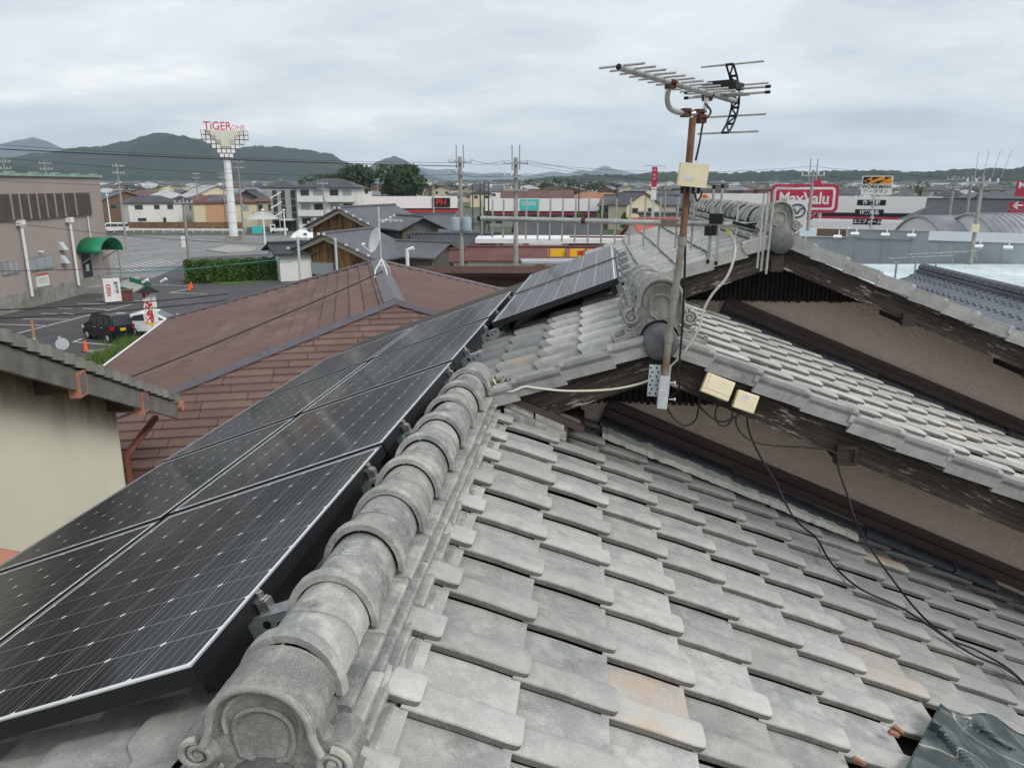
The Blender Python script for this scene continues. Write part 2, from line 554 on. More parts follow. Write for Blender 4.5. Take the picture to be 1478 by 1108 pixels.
def edge_faces(me):
    """the sides and noses of the tiles carry grime and painted-in shade: every face that stands steep to its tile"""
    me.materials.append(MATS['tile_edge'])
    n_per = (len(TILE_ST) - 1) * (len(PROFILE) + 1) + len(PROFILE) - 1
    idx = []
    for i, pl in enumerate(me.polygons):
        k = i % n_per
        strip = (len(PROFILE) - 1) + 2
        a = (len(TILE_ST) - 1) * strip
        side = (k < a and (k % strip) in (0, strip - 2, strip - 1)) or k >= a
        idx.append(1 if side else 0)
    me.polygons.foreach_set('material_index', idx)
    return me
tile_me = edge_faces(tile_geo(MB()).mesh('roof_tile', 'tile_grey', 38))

def in_frame(p, mx=60):
    X = p.x * CY + p.y * SY
    Y = -p.x * SY + p.y * CY
    d = Y * CP - p.z * SP
    if d < 0.2:
        return False
    u, v = 739 + 1110 * X / d, 554 - 1110 * (Y * SP + p.z * CP) / d
    return -mx < u < 1478 + mx and -mx < v < 1108 + mx
class Slope:
    """places tiles on one slope; side +1 falls to +x, -1 falls to -x"""
    def __init__(s, parent, side, zf, ang, rest):
        s.p, s.side, s.zf, s.ang, s.rest = parent, side, zf, ang, rest
    def matrix(s, x_low, y, j=True):
        c = math.cos(s.ang)
        x = x_low - s.side * PX * c
        rz = (0 if s.side > 0 else math.pi)
        a = random.gauss(0, 0.006) if j else 0
        b = random.gauss(0, 0.007) if j else 0
        yy = y + random.gauss(0, 0.0018) + (0.012 if s.side > 0 else 0.253)
        return Matrix.Translation((x + random.gauss(0, 0.0022), yy, s.zf(x) + random.gauss(0, 0.0012))) @ Matrix.Rotation(rz, 4, 'Z') @ Matrix.Rotation(s.ang, 4, 'Y') @ Matrix.Rotation(a, 4, 'Z') @ Matrix.Rotation(b, 4, 'X')
    def tile(s, x_low, y, single=True):
        M = s.matrix(x_low, y)
        if single:
            o = link('roof_tile', tile_me, s.p)
            o.matrix_local = M
        else:
            tile_geo(s.rest, M)
E1 = Slope(slope_e1, 1, zR1, R(22), MB())
E2 = Slope(slope_e2, 1, zR2, R(22), MB())
WS = Slope(slope_w1, -1, zL, R(20.6), MB())
n_single = 0
# east slope of the nearest gable: a few tiles are missing where the plastic sheet lies
HOLE = [at_z(p[0], p[1], -1.80) for p in ((1240, 1108), (1345, 1010), (1430, 1040), (1478, 1090), (1478, 1150), (1300, 1150))]
def pix(p):
    X, Y = p.x * CY + p.y * SY, -p.x * SY + p.y * CY
    d = Y * CP - p.z * SP
    return 739 + 1110 * X / d, 554 - 1110 * (Y * SP + p.z * CP) / d
def missing(x, y):
    if y > 2.4: return False
    u, v = pix(Vector((x, y, zR1(x) + 0.03)))
    return u > 1240 and v > 1025 and v > 1180 - (u - 1240) * 1.25 and (u < 1475 or v > 1090)
CUT = []
for i in range(-1, 11):
    for j in range(-1, 17):
        xl = -0.141 + j * PX * CR
        y = 1.463 + i * PY
        if xl > EAVE_R: continue
        c = Vector((xl - 0.1, y + 0.13, zR1(xl - 0.1)))
        if missing(c.x, c.y):
            CUT.append((xl, y)); continue
        vis = in_frame(c)
        n_single += vis
        E1.tile(xl, y, vis)
# east slope of the second gable
for i in range(1, 10):
    for j in range(0, 15):
        xl = X2 + 0.235 + j * PX * CR
        y = Y2 + 0.012 + i * PY
        if xl > EAVE_R or y > W3 - 0.06: continue
        c = Vector((xl - 0.1, y + 0.13, zR2(xl - 0.1)))
        vis = in_frame(c, 30)
        n_single += vis
        E2.tile(xl, y, vis)
# west slope: bare beside the ridges, covered by the solar panels further down
for i in range(0, 34):
    y = YN + i * PY
    for j in range(-9, 14):
        xl = X1 - 0.145 - j * PX * CL
        xm = xl + 0.12
        top = X1 if y < Y2 - 0.02 else X2 if y < Y3 - 0.15 else X3
        if xm > top - 0.1 or xl < EAVE_L: continue
        if y < Y2 - 0.02 and (j > 4 and y > 1.6): continue                      # under the lower panels
        if y >= Y2 - 0.02 and xm < -1.05: continue
        if y > 5.5 and xm < 0.0: continue                                        # under the upper panels
        c = Vector((xm, y + 0.13, zL(xm)))
        single = in_frame(c, 0) and ((y < Y2 - .02 and y < 1.45) or (Y2 - 0.02 <= y < 5.6 and xm > -0.95)) 
        n_single += single
        WS.tile(xl, y, single)
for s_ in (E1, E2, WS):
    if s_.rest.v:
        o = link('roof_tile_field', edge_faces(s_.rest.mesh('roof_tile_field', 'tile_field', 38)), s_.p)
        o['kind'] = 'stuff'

# ---- verge tiles: a tile edge with a hanging flap
def verge_geo(side):
    m = MB()
    L = PX
    # flap: a plate with a notch at its upper lower-end corner
    pts = [(-0.004, 0.048), (L - 0.034, 0.0655), (L - 0.030, 0.050), (L + 0.012, 0.052), (L - 0.004, -0.022), (-0.012, -0.042)]
    m.prism([(x, -0.030, z) for x, z in pts], (0, 0.022, 0))
    # top of the roll turning down into the flap
    a = [(-0.030, 0.040), (-0.026, 0.050), (-0.008, 0.058), (0.03, 0.060), (0.075, 0.056), (0.097, 0.042), (0.11, 0.02), (0.13, 0.006), (0.262, 0.006)]
    for (x0, d0, x1, d1) in ((-0.03, -0.012, L, 0.010),):
        vs = [Vector((x0, y, z + d0)) for y, z in a] + [Vector((x1, y, z + d1)) for y, z in a]
        vs += [v - Vector((0, 0, 0.02)) for v in vs]
        n = len(a)
        fs = [(i, i + n, i + n + 1, i + 1) for i in range(n - 1)] + [(2 * n + i, 2 * n + i + 1, 3 * n + i + 1, 3 * n + i) for i in range(n - 1)]
        fs += [(n + i, 3 * n + i, 3 * n + i + 1, n + i + 1) for i in range(n - 1)] + [(0, 2 * n, 3 * n, n), (n - 1, 2 * n - 1, 4 * n - 1, 3 * n - 1), (0, 1, 2 * n + 1, 2 * n)]
        m.add(vs, fs)
    return m
verge_r = verge_geo(1).mesh('verge_tile', 'verge_grey', 40)
ml = verge_geo(1); ml.v = [(-x, y, z) for x, y, z in ml.v]; ml.f = [f[::-1] for f in ml.f]
verge_l = ml.mesh('verge_tile', 'verge_grey', 40)
def verges(y, xr, zf, side, ang, parent, n, k0=0):
    c = math.cos(ang)
    for k in range(k0, n):
        x = xr + side * (0.0 + k * PX * c)
        o = link('verge_tile', verge_r if side > 0 else verge_l, parent)
        o.matrix_local = Matrix.Translation((x + random.gauss(0, 0.002), y + random.gauss(0, 0.003), zf(x) + random.gauss(0, 0.002))) @ Matrix.Rotation(side * ang, 4, 'Y')
verges(Y2, X2 + 0.004, zR2, 1, R(22), slope_e2, 14)
verges(Y3, X3 + 0.004, zR3, 1, R(22), slope_e3, 11)
verges(Y2, X2 - 0.004, zL, -1, R(20.6), slope_w1, 4)
verges(Y3, X3 - 0.004, zL, -1, R(20.6), slope_w1, 4)
verges(YN, X1 + 0.004, zR1, 1, R(22), slope_e1, 6, 1)
verges(YN, X1 - 0.004, zL, -1, R(20.6), slope_w1, 8, 1)

# ---- ridges: stacked flat tiles under half-round caps with a raised band
def cap_geo(L=0.275):
    m = MB()
    def ring(y, r, ro, base):
        pts = []
        for k in range(15):
            t = math.pi * k / 14
            pts.append(Vector((math.cos(t) * ro, y, base + math.sin(t) * ro * 1.02)))
        return pts
    secs = [(0.0, 0.128), (0.008, 0.133), (0.026, 0.133), (0.034, 0.128), (0.036, 0.111), (L, 0.104)]
    rows = [[Vector((0, 0, 0)) + p for p in ring(y, 0, r, 0.0)] for y, r in secs]
    n = 15
    vs = [p for r_ in rows for p in r_]
    fs = [(a * n + k, a * n + k + 1, (a + 1) * n + k + 1, (a + 1) * n + k) for a in range(len(secs) - 1) for k in range(n - 1)]
    o = len(vs)
    inner = ring(0.0, 0, 0.112, 0.0) + ring(L, 0, 0.092, 0.0)
    vs += inner
    fs += [(o + k, o + n + k, o + n + k + 1, o + k + 1) for k in range(n - 1)]
    fs += [(k, o + k, o + k + 1, k + 1) for k in range(n - 1)]
    e = (len(secs) - 1) * n
    fs += [(e + k, e + k + 1, o + n + k + 1, o + n + k) for k in range(n - 1)]
    m.add(vs, fs)
    return m
cap_me = cap_geo().mesh('ridge_cap', 'ridge_grey', 40)
noshi_me = []
for k in range(4):
    L = (0.262, 0.18, 0.262, 0.13)[k]
    m = MB()
    b = 0.004
    # flat ridge tile: long y, its outer edge rounded, slightly dished
    m.prism([(-0.10, 0, 0.0), (-0.004, 0, -0.006), (0, 0, 0.003), (0, 0, 0.018), (-0.006, 0, 0.024), (-0.10, 0, 0.030)], (0, L - 0.004, 0))
    noshi_me.append((L, m.mesh('ridge_course_tile', 'ridge_grey', 30)))
def ridge(xc, y0, y1, zbase, ztop, layers, parent_label, half=0.158, pitch=0.259, mort=True):
    core = MB(); core.bx(xc - half + 0.075, xc + half - 0.075, y0 + 0.02, y1, zbase - 0.03, ztop - 0.01)
    rg = hb(core, 'ridge', 'deck_dark')
    h = (ztop - zbase) / layers
    for side in (1, -1):
        for l in range(layers):
            y = y0 + (0.0 if l % 2 else -0.09)
            zz_ = zbase + l * h
            hw = half - 0.030 + 0.046 * (layers - 1 - l) / max(1, layers - 1)
            while y < y1 - 0.02:
                L, me = noshi_me[0]
                ys = max(y, y0)
                LL = min(y + L, y1) - ys
                if LL > 0.03:
                    o = link('ridge_course_tile', me, rg)
                    o.location = (xc + side * (hw + random.gauss(0, 0.0022)), ys if side > 0 else ys, zz_ + random.gauss(0, 0.0012))
                    o.scale = (side, LL / L, (h - 0.014) / 0.030)
                    o.rotation_euler = (random.gauss(0, 0.004), 0, random.gauss(0, 0.006))
                y += L
    n = int((y1 - y0) / pitch + 0.999)
    for k in range(n):
        o = link('ridge_cap', cap_me, rg)
        o.location = (xc + random.gauss(0, 0.003), y0 + k * pitch + random.gauss(0, 0.003), ztop - 0.004 + random.gauss(0, 0.002))
        o.rotation_euler = (random.gauss(0, 0.006), random.gauss(0, 0.008), random.gauss(0, 0.008))
        o.scale = (0.86, 1, 1)
    return rg
ridge1 = ridge(X1, 1.303, 3.80, Z1 - 0.064, -0.995, 4, '')
ridge2 = ridge(X2 - 0.005, 3.90, 5.02, Z2 - 0.06, Z2 + 0.13, 4, '')
ridge3 = ridge(X3, 5.86, 9.9, Z3 - 0.06, Z3 + 0.10, 3, '')
# twisted wire ties over the nearest ridge and clods of moss where it dies into the next slope
wm = MB()
for k in range(9):
    y = 1.44 + k * 0.259
    wm.tube([(X1 + 0.118 * 0.86 * math.cos(t), y + 0.012 * math.sin(3 * t), -0.999 + 0.1165 * math.sin(t)) for t in (math.pi * q / 16 for q in range(17))], 0.0009, 4)
    for q in range(3):
        a = random.uniform(0, 6.28)
        wm.tube([(X1 - 0.004, y, -0.882), (X1 + 0.012 * math.cos(a), y + 0.016 * math.sin(a), -0.874), (X1 + 0.02 * math.cos(a + 1), y + 0.02 * math.sin(a + 1), -0.879)], 0.0009, 4)
plain('wire_green', (0.17, 0.185, 0.165), 0.5, 0.2, 20)
link('tie_wire', wm.mesh('tie_wire', 'wire_green'), ridge1)['kind'] = 'stuff'

# ---- ridge-end ornaments: arched hood, horseshoe niche, side scrolls and curled feet
def ornament(name_parent, xc, yf, zc, s=1.0, ball_r=0.092, ball_out=0.10, depth=0.13, zs=1.0, nw=1.0):
    def P(x, z, y=0.0):
        return (xc + x * s, yf + y * s, zc + z * s * zs)
    arch = [(0.118 * math.cos(t), 0.212 + 0.122 * math.sin(t)) for t in (math.pi * k / 20 for k in range(21))]
    body = MB()
    right = [(0.126, 0.175), (0.15, 0.166), (0.178, 0.150), (0.190, 0.118), (0.178, 0.086), (0.150, 0.064), (0.128, 0.046), (0.150, 0.042), (0.190, 0.028), (0.232, 0.008), (0.244, -0.016), (0.230, -0.036), (0.200, -0.036), (0.15, -0.018), (0.112, 0.002)]
    inner = [(0.100 * math.cos(t), 0.0 + 0.104 * math.sin(t)) for t in (math.pi * k / 12 for k in range(1, 12))]
    outline = right[::-1][::-1]
    loop = [(x, z) for x, z in arch[:11]][::-1] + right + inner + [(-x, z) for x, z in right[::-1]] + [(x, z) for x, z in arch[11:]][::-1]
    body.prism([P(x, z) for x, z in loop], (0, 0.05 * s, 0))
    # hood running back over the ridge
    hood = [(x, z) for x, z in arch]
    hv = [P(x, z, -0.024) for x, z in hood] + [P(x * 0.985, z - 0.002, depth) for x, z in hood] + [P(x * 0.86, 0.212 + (z - 0.212) * 0.86, -0.024) for x, z in hood] + [P(x * 0.86, 0.212 + (z - 0.212) * 0.86, depth) for x, z in hood]
    n = len(hood)
    body.add(hv, [(i, i + 1, n + i + 1, n + i) for i in range(n - 1)] + [(2 * n + i, 3 * n + i, 3 * n + i + 1, 2 * n + i + 1) for i in range(n - 1)] + [(n + i, n + i + 1, 3 * n + i + 1, 3 * n + i) for i in range(n - 1)] + [(i, 2 * n + i, 2 * n + i + 1, i + 1) for i in range(n - 1)])
    body.prism([P(x, z, 0.048) for x, z in ((0.12, 0.20), (0.12, 0.0), (-0.12, 0.0), (-0.12, 0.20))], (0, (depth - 0.06) * s, 0))
    for sd in (1, -1):
        body.lathe([(0.034 * s, 0), (0.046 * s, 0.006 * s), (0.047 * s, 0.10 * s), (0.03 * s, 0.12 * s)], P(sd * 0.146, 0.118, -0.006), 18, 'Y')
        body.prism([P(sd * x, z, 0.045) for x, z in ((0.10, 0.06), (0.17, 0.05), (0.235, 0.0), (0.22, -0.04), (0.10, -0.02))], (0, 0.05 * s, 0))
    root = hb(body, 'ridge_end_ornament', 'ornament_grey', smooth=35)
    # recessed face is the body itself; raised mouldings
    rim = MB()
    rim.tube([P(x, z, -0.020) for x, z in [(0.128, 0.150), (0.116, 0.178)] + [(0.109 * math.cos(t), 0.212 + 0.113 * math.sin(t)) for t in (math.pi * k / 24 for k in range(25))] + [(-0.116, 0.178), (-0.128, 0.150)]], 0.0095 * s, 8)
    rim.tube([P(0.086 * math.cos(t), 0.208 + 0.090 * math.sin(t), -0.002) for t in (math.pi * (k / 24 * 1.2 - 0.1) for k in range(25))], 0.006 * s, 6)
    link('hood_moulding', rim.mesh('hood_moulding', 'ornament_pale', 50), root)
    horse = MB()
    hp = [(0.018, 0.108), (0.024, 0.118), (0.046, 0.128), (0.054, 0.165)] + [(0.054 * math.cos(t), 0.190 + 0.050 * math.sin(t)) for t in (math.pi * k / 14 for k in range(15))] + [(-0.054, 0.165), (-0.046, 0.128), (-0.024, 0.118), (-0.018, 0.108)]
    horse.tube([P(x * nw, 0.165 + (z - 0.165) * nw, -0.002) for x, z in hp], 0.0075 * s, 6)
    link('niche_moulding', horse.mesh('niche_moulding', 'ornament_grey', 50), root)
    for sd in (1, -1):
        v = MB()
        sp = []
        for k in range(34):
            t = k / 33
            a = math.pi * (0.5 - 3.4 * t) if True else 0
            r_ = 0.041 - 0.031 * t
            sp.append(P(sd * (0.146 + r_ * math.cos(a)), 0.118 + r_ * math.sin(a), -0.010))
        lead = [P(sd * x, z, -0.006) for x, z in ((0.100, 0.005), (0.118, 0.035), (0.125, 0.066), (0.118, 0.10), (0.116, 0.135), (0.126, 0.152))]
        v.tube(sp, [0.0095 * s * (1 - 0.45 * k / 33) for k in range(34)], 7)
        v.lathe([(0.0, -0.016 * s), (0.010 * s, -0.014 * s), (0.014 * s, -0.004 * s)], P(sd * 0.146, 0.118), 10, 'Y')
        for q in range(3):
            o_ = 0.011 * q
            v.tube([P(sd * x, z, -0.004) for x, z in bez2([(0.098 + o_, 0.086 - o_), (0.120 + o_ * 0.6, 0.060 - o_ * 1.2), (0.152, 0.048 - o_ * 1.6), (0.180, 0.066 - o_ * 1.3)], 6)], 0.0062 * s, 6)
        link('side_scroll', v.mesh('side_scroll', 'ornament_pale', 50), root)
        ft = MB()
        for q in range(3):
            o_ = 0.016 * q
            ft.tube([P(sd * x, z, -0.002) for x, z in bez2([(0.115, 0.030 - o_), (0.150, 0.026 - o_), (0.185, 0.004 - o_ * 0.9), (0.215, -0.006 - o_ * 0.6), (0.238, 0.002 - o_ * 0.2), (0.240, 0.018 - o_ * 0.7), (0.226, 0.020 - o_)], 6)], 0.0085 * s, 6)
        link('curled_foot', ft.mesh('curled_foot', 'ornament_pale', 50), root)
    ball = MB()
    prof = [(ball_r * 0.96, 0.16), (ball_r, 0.0)]
    for k in range(1, 8):
        t = math.pi / 2 * k / 8
        prof.append((ball_r * math.cos(t), -ball_out * 0.35 * math.sin(t)))
    prof.append((0.004, -ball_out * 0.35))
    ball.lathe([(r_ * s, y * s) for r_, y in prof], P(0, -0.004, -ball_out * 0.5), 32, 'Y')
    link('round_end_tile', ball.mesh('round_end_tile', 'ball_grey', 40), root)
    return root
def bez2(p, n):
    return [(v.x, v.y) for v in bez([(a, b, 0) for a, b in p], n)]
ornament(house, X1, 1.175, Z1 - 0.040, 0.89, 0.105, 0.20, 0.125, 0.86, 1.18)
ornament(house, X2 - 0.005, 3.76, Z2 + 0.008, 0.95, 0.090, 0.18, 0.15, 0.95)
ornament(house, X3, 5.72, Z3 - 0.003, 0.80, 0.115, 0.22, 0.15)

# ---- gables: bargeboards, soffits, stucco walls, vents, purlin ends, flashings
def gable(xa, za, yv, yw, zr, xr_end, xl_end, vent_z, zfloor):
    bd = 0.145
    for side, xe in ((1, xr_end), (-1, xl_end)):
        zf = zr if side > 0 else zL
        ang = R(22) if side > 0 else R(20.6)
        Ln = abs(xe - xa) / math.cos(ang)
        m = MB(); m.bx(0, Ln, 0, 0.035, -bd, 0.0)
        o = hb(m, 'bargeboard', 'bargeboard_wood')
        if side > 0:
            o.matrix_local = Matrix.Translation((xa, yv + 0.02, za - 0.036 + HZ)) @ Matrix.Rotation(ang, 4, 'Y')
        else:
            o.matrix_local = Matrix.Translation((xa, yv + 0.0235, za - 0.036 + HZ)) @ Matrix.Rotation(-ang, 4, 'Y') @ Matrix.Rotation(math.pi, 4, 'Z') @ Matrix.Translation((0, -0.035, 0))
        # soffit boards between bargeboard and wall
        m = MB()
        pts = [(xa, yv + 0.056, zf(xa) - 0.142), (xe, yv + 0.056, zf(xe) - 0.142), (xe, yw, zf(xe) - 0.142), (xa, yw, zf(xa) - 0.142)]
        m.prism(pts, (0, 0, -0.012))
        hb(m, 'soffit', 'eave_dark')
    w = MB()
    w.prism([(xl_end, yw, zL(xl_end) - 0.14), (xa, yw, za - 0.14), (xr_end, yw, zr(xr_end) - 0.14), (xr_end, yw, zfloor), (xl_end, yw, zfloor)], (0, 0.12, 0))
    hb(w, 'gable_wall', 'stucco_brown')
    # corrugated dark vent boards under the peak
    v = MB()
    xl = xa - (za - 0.15 - vent_z) / TL
    xr = xa + (za - 0.15 - vent_z) / TR
    nrib = int((xr - xl) / 0.034)
    for k in range(nrib):
        x = xl + (k + 0.5) * (xr - xl) / nrib
        top = min(zL(x) if x < xa else zr(x), 9) - 0.155
        if top > vent_z + 0.01:
            v.bx(x - 0.011, x + 0.011, yw - 0.045, yw - 0.02, vent_z - random.uniform(0, 0.012), top)
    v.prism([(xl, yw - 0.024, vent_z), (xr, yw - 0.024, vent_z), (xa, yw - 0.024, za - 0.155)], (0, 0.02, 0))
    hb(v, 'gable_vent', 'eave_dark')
gable(X2, Z2, Y2, W2, zR2, EAVE_R, X2 - 0.80, -1.165, -3.2)
gable(X3, Z3, Y3, W3, zR3, EAVE_R + 0.3, X3 - 0.92, -0.86, -3.0)
def purlin(px, py, yv, yw, s, inset=True, sz=None):
    c = at_y(px, py, yv)
    sz = sz or s
    m = MB()
    m.bx(c.x - s / 2, c.x + s / 2, yv, yv + 0.05, c.z - sz / 2, c.z + sz / 2)
    if inset:
        t = s * 0.16
        for a in (-1, 1):
            m.bx(c.x + a * (s / 2 - t / 2), c.x + a * (s / 2 - t / 2) + a * 0.0 + 0.001, yv - 0.012, yv, c.z - s / 2, c.z + s / 2)
            m.box((c.x + a * (s / 2 - t / 2), yv - 0.006, c.z), (t, 0.012, s * 0.98))
            m.box((c.x, yv - 0.005, c.z + a * (s / 2 - t / 2)), (s - 2 * t, 0.012, t))
    o = hb(m, 'purlin_end_cap', 'eave_cap')
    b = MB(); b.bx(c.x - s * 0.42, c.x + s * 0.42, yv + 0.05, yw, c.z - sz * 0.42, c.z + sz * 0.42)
    hb(b, 'purlin', 'eave_dark')
plain('eave_cap', (0.040, 0.033, 0.030), 0.6, 0.25, 20)
purlin(1222, 657, Y2 - 0.012, W2, 0.098)
purlin(1312, 462, Y3 - 0.012, W3, 0.085, False)
purlin(1122, 380, Y3 - 0.012, W3, 0.085, False, 0.12)
purlin(1490, 538, Y3 - 0.012, W3, 0.085, False)
def flashing(xs, xe, yw, zf, noshi_mat, lo, hi, gap_x=None):
    ang = R(22)
    Ln = (xe - xs) / math.cos(ang)
    f = MB()
    f.bx(0, Ln, -0.030, 0, lo, hi)
    f.bx(0, Ln, -0.055, 0, lo + 0.012, lo + 0.055)
    f.bx(0, Ln, -0.040, 0, hi - 0.028, hi + 0.004)
    o = hb(f, 'wall_flashing', 'brown_metal')
    o.matrix_local = Matrix.Translation((xs, yw, zf(xs) + HZ)) @ Matrix.Rotation(ang, 4, 'Y')
    k = 0
    x = 0.0
    while x < Ln - 0.05:
        t = MB(); t.prism([(0, 0, 0), (0, -0.075, -0.012), (0, -0.082, -0.004), (0, -0.082, 0.014), (0, -0.072, 0.022), (0, 0, 0.034)], (0.262, 0, 0))
        q = hb(t, 'flashing_tile', noshi_mat)
        q.matrix_local = Matrix.Translation((xs, yw - 0.004, zf(xs) + HZ)) @ Matrix.Rotation(ang + random.gauss(0, 0.004), 4, 'Y') @ Matrix.Translation((x, random.gauss(0, 0.004), lo - 0.040))
        x += 0.268
flashing(X2 - 0.30, EAVE_R, W2, zR1, 'slate_blue_tile', 0.105, 0.205)
flashing(X3 - 0.32, EAVE_R, W3, zR2, 'slate_blue_tile', 0.075, 0.18)
# ragged mortar under the flashing tiles, broken away down the slope
mo = MB()
for k in range(46):
    x = X2 - 0.26 + k * 0.031
    w_ = 0.060 * (1 - k / 46.0) + 0.070 + random.uniform(-0.008, 0.010)
    h_ = random.uniform(0.034, 0.046)
    a, b = x, x + 0.0325
    mo.hexa([(a, W2 - 0.05 - w_, zR1(a) + 0.03), (b, W2 - 0.05 - w_, zR1(b) + 0.03), (b, W2 - 0.01, zR1(b) + 0.03), (a, W2 - 0.01, zR1(a) + 0.03),
             (a, W2 - 0.05 - w_ * 0.9, zR1(a) + 0.03 + h_ * 0.75), (b, W2 - 0.05 - w_ * 0.9, zR1(b) + 0.03 + h_ * 0.75), (b, W2 - 0.01, zR1(b) + 0.05 + h_), (a, W2 - 0.01, zR1(a) + 0.05 + h_)])
hb(mo, 'mortar_bed', 'mortar')
# little stack of ridge tiles and a brown metal cap where the nearest ridge meets the second gable
st = [(-0.415, -0.255, 3.735, 0.034, 0.066), (-0.40, -0.09, 3.695, -0.004, 0.030), (-0.245, -0.10, 3.725, 0.034, 0.066)]
for (xa, xb, y, za_, zb_) in st:
    m = MB()
    m.hexa([(xa, y - 0.03, zR1(xa) + 0.05 + za_), (xb, y - 0.03, zR1(xb) + 0.05 + za_), (xb, y + 0.22, zR1(xb) + 0.05 + za_), (xa, y + 0.22, zR1(xa) + 0.05 + za_),
            (xa, y - 0.026, zR1(xa) + 0.05 + zb_), (xb, y - 0.026, zR1(xb) + 0.05 + zb_), (xb, y + 0.22, zR1(xb) + 0.06 + zb_), (xa, y + 0.22, zR1(xa) + 0.06 + zb_)])
    hb(m, 'step_tile', 'ridge_grey')
m = MB(); m.box((-0.096, 3.79, zR1(-0.096) + 0.075), (0.022, 0.14, 0.075)); hb(m, 'broken_tile_edge', 'broken_clay')
m = MB()
for (a, b, y0, y1, lo, hi) in ((-0.425, 0.0, 3.70, 4.00, 0.118, 0.150), (-0.40, -0.02, 3.73, 4.00, 0.148, 0.165)):
    m.hexa([(a, y0, zR1(a) + lo), (b, y0, zR1(b) + lo), (b, y1, zR1(b) + lo), (a, y1, zR1(a) + lo), (a, y0 + 0.01, zR1(a) + hi), (b, y0 + 0.01, zR1(b) + hi), (b, y1, zR1(b) + hi), (a, y1, zR1(a) + hi)])
hb(m, 'corner_flashing', 'brown_metal')
# moss at the end of the nearest ridge
ms = MB()
plain('moss', (0.085, 0.11, 0.03), 0.95, 0.4, 60)
for k in range(90):
    a = Vector((X1 + 0.12 + random.gauss(0, 0.022), 3.80 + random.gauss(0, 0.03), -0.985 + random.gauss(0, 0.016)))
    d = Vector((random.gauss(0, 1), random.gauss(0, 1), random.gauss(0.6, 1))).normalized() * 0.014
    e = d.orthogonal().normalized() * 0.007
    ms.add([a - e, a + e, a + d], [(0, 1, 2)])
hb(ms, 'moss', 'moss')['kind'] = 'stuff'
# ------------------------------------------------------------------ solar panels
def cell_mat():
    n = NT('solar_cell')
    p = n.obj()
    sep = nd(n.t, 'ShaderNodeSeparateXYZ'); n.put(sep.inputs[0], p)
    # five printed bus bars along y and very fine fingers across
    u = n.math('FRACT', n.math('MULTIPLY', n.math('ADD', sep.outputs[0], 0.079), 5 / 0.158))
    bar = n.math('LESS_THAN', n.math('ABSOLUTE', n.math('SUBTRACT', u, 0.5)), 0.045)
    k = n.mix(n.step(n.noise(0.7, 3, 0.5), 0.3, 0.7), (0.0085, 0.0075, 0.0095), (0.012, 0.0105, 0.0125))
    k = n.mix(n.math('MULTIPLY', bar, 0.42), k, (0.33, 0.33, 0.35))
    n.b.inputs['Coat Weight'].default_value = 0.36
    n.b.inputs['Coat Roughness'].default_value = 0.07
    n.b.inputs['Coat IOR'].default_value = 1.4
    return n.done(k, 0.4, 0.06)
cell_mat()
def backsheet():
    n = NT('panel_backsheet')
    n.b.inputs['Coat Weight'].default_value = 0.36
    n.b.inputs['Coat Roughness'].default_value = 0.07
    return n.done((0.74, 0.75, 0.76), 0.4, 0.2)
backsheet()
plain('panel_frame_black', (0.010, 0.010, 0.012), 0.38, 0.1, 8, spec=0.5)
plain('panel_edge_silver', (0.55, 0.56, 0.57), 0.3, 0.08, 30, metal=0.7)
plain('bracket_steel', (0.34, 0.37, 0.38), 0.48, 0.15, 40, metal=0.6)
PANEL_L = 1.462
def panel_meshes(W):
    """W across the slope; local x runs down the slope, y along the ridge"""
    cw, chh = (W - 0.042) / 6, (PANEL_L - 0.05) / 10
    g = 0.0022
    cx_, cy_ = cw / 2 - g / 2, chh / 2 - g / 2
    ch = 0.0080
    c = MB()
    top = [(cx_ - ch, cy_, 0), (cx_, cy_ - ch, 0), (cx_, -cy_ + ch, 0), (cx_ - ch, -cy_, 0), (-cx_ + ch, -cy_, 0), (-cx_, -cy_ + ch, 0), (-cx_, cy_ - ch, 0), (-cx_ + ch, cy_, 0)]
    c.prism(top[::-1], (0, 0, -0.00035))
    cell = c.mesh('solar_cell', 'solar_cell')
    b = MB(); b.bx(0.012, W - 0.012, 0.012, PANEL_L - 0.012, -0.008, 0.0001)
    f = MB()
    t = 0.0085
    h = 0.042
    f.bx(0, W, 0, t, -h, 0.001); f.bx(0, W, PANEL_L - t, PANEL_L, -h, 0.001)
    f.bx(0, t, t, PANEL_L - t, -h, 0.001); f.bx(W - t, W, t, PANEL_L - t, -h, 0.001)
    e = MB()
    e.bx(0.001, W - 0.001, 0.0008, 0.0082, 0.001, 0.0022); e.bx(0.001, W - 0.001, PANEL_L - 0.0082, PANEL_L - 0.0008, 0.001, 0.0022)
    e.bx(0.0015, 0.0045, 0.0085, PANEL_L - 0.0085, 0.001, 0.0022); e.bx(W - 0.0045, W - 0.0015, 0.0085, PANEL_L - 0.0085, 0.001, 0.0022)
    return cell, b.mesh('backsheet', 'panel_backsheet'), f.mesh('frame', 'panel_frame_black'), e.mesh('frame_edge', 'panel_edge_silver'), cw, chh
DR = 0.019                                    # the array is set slightly askew to the ridge
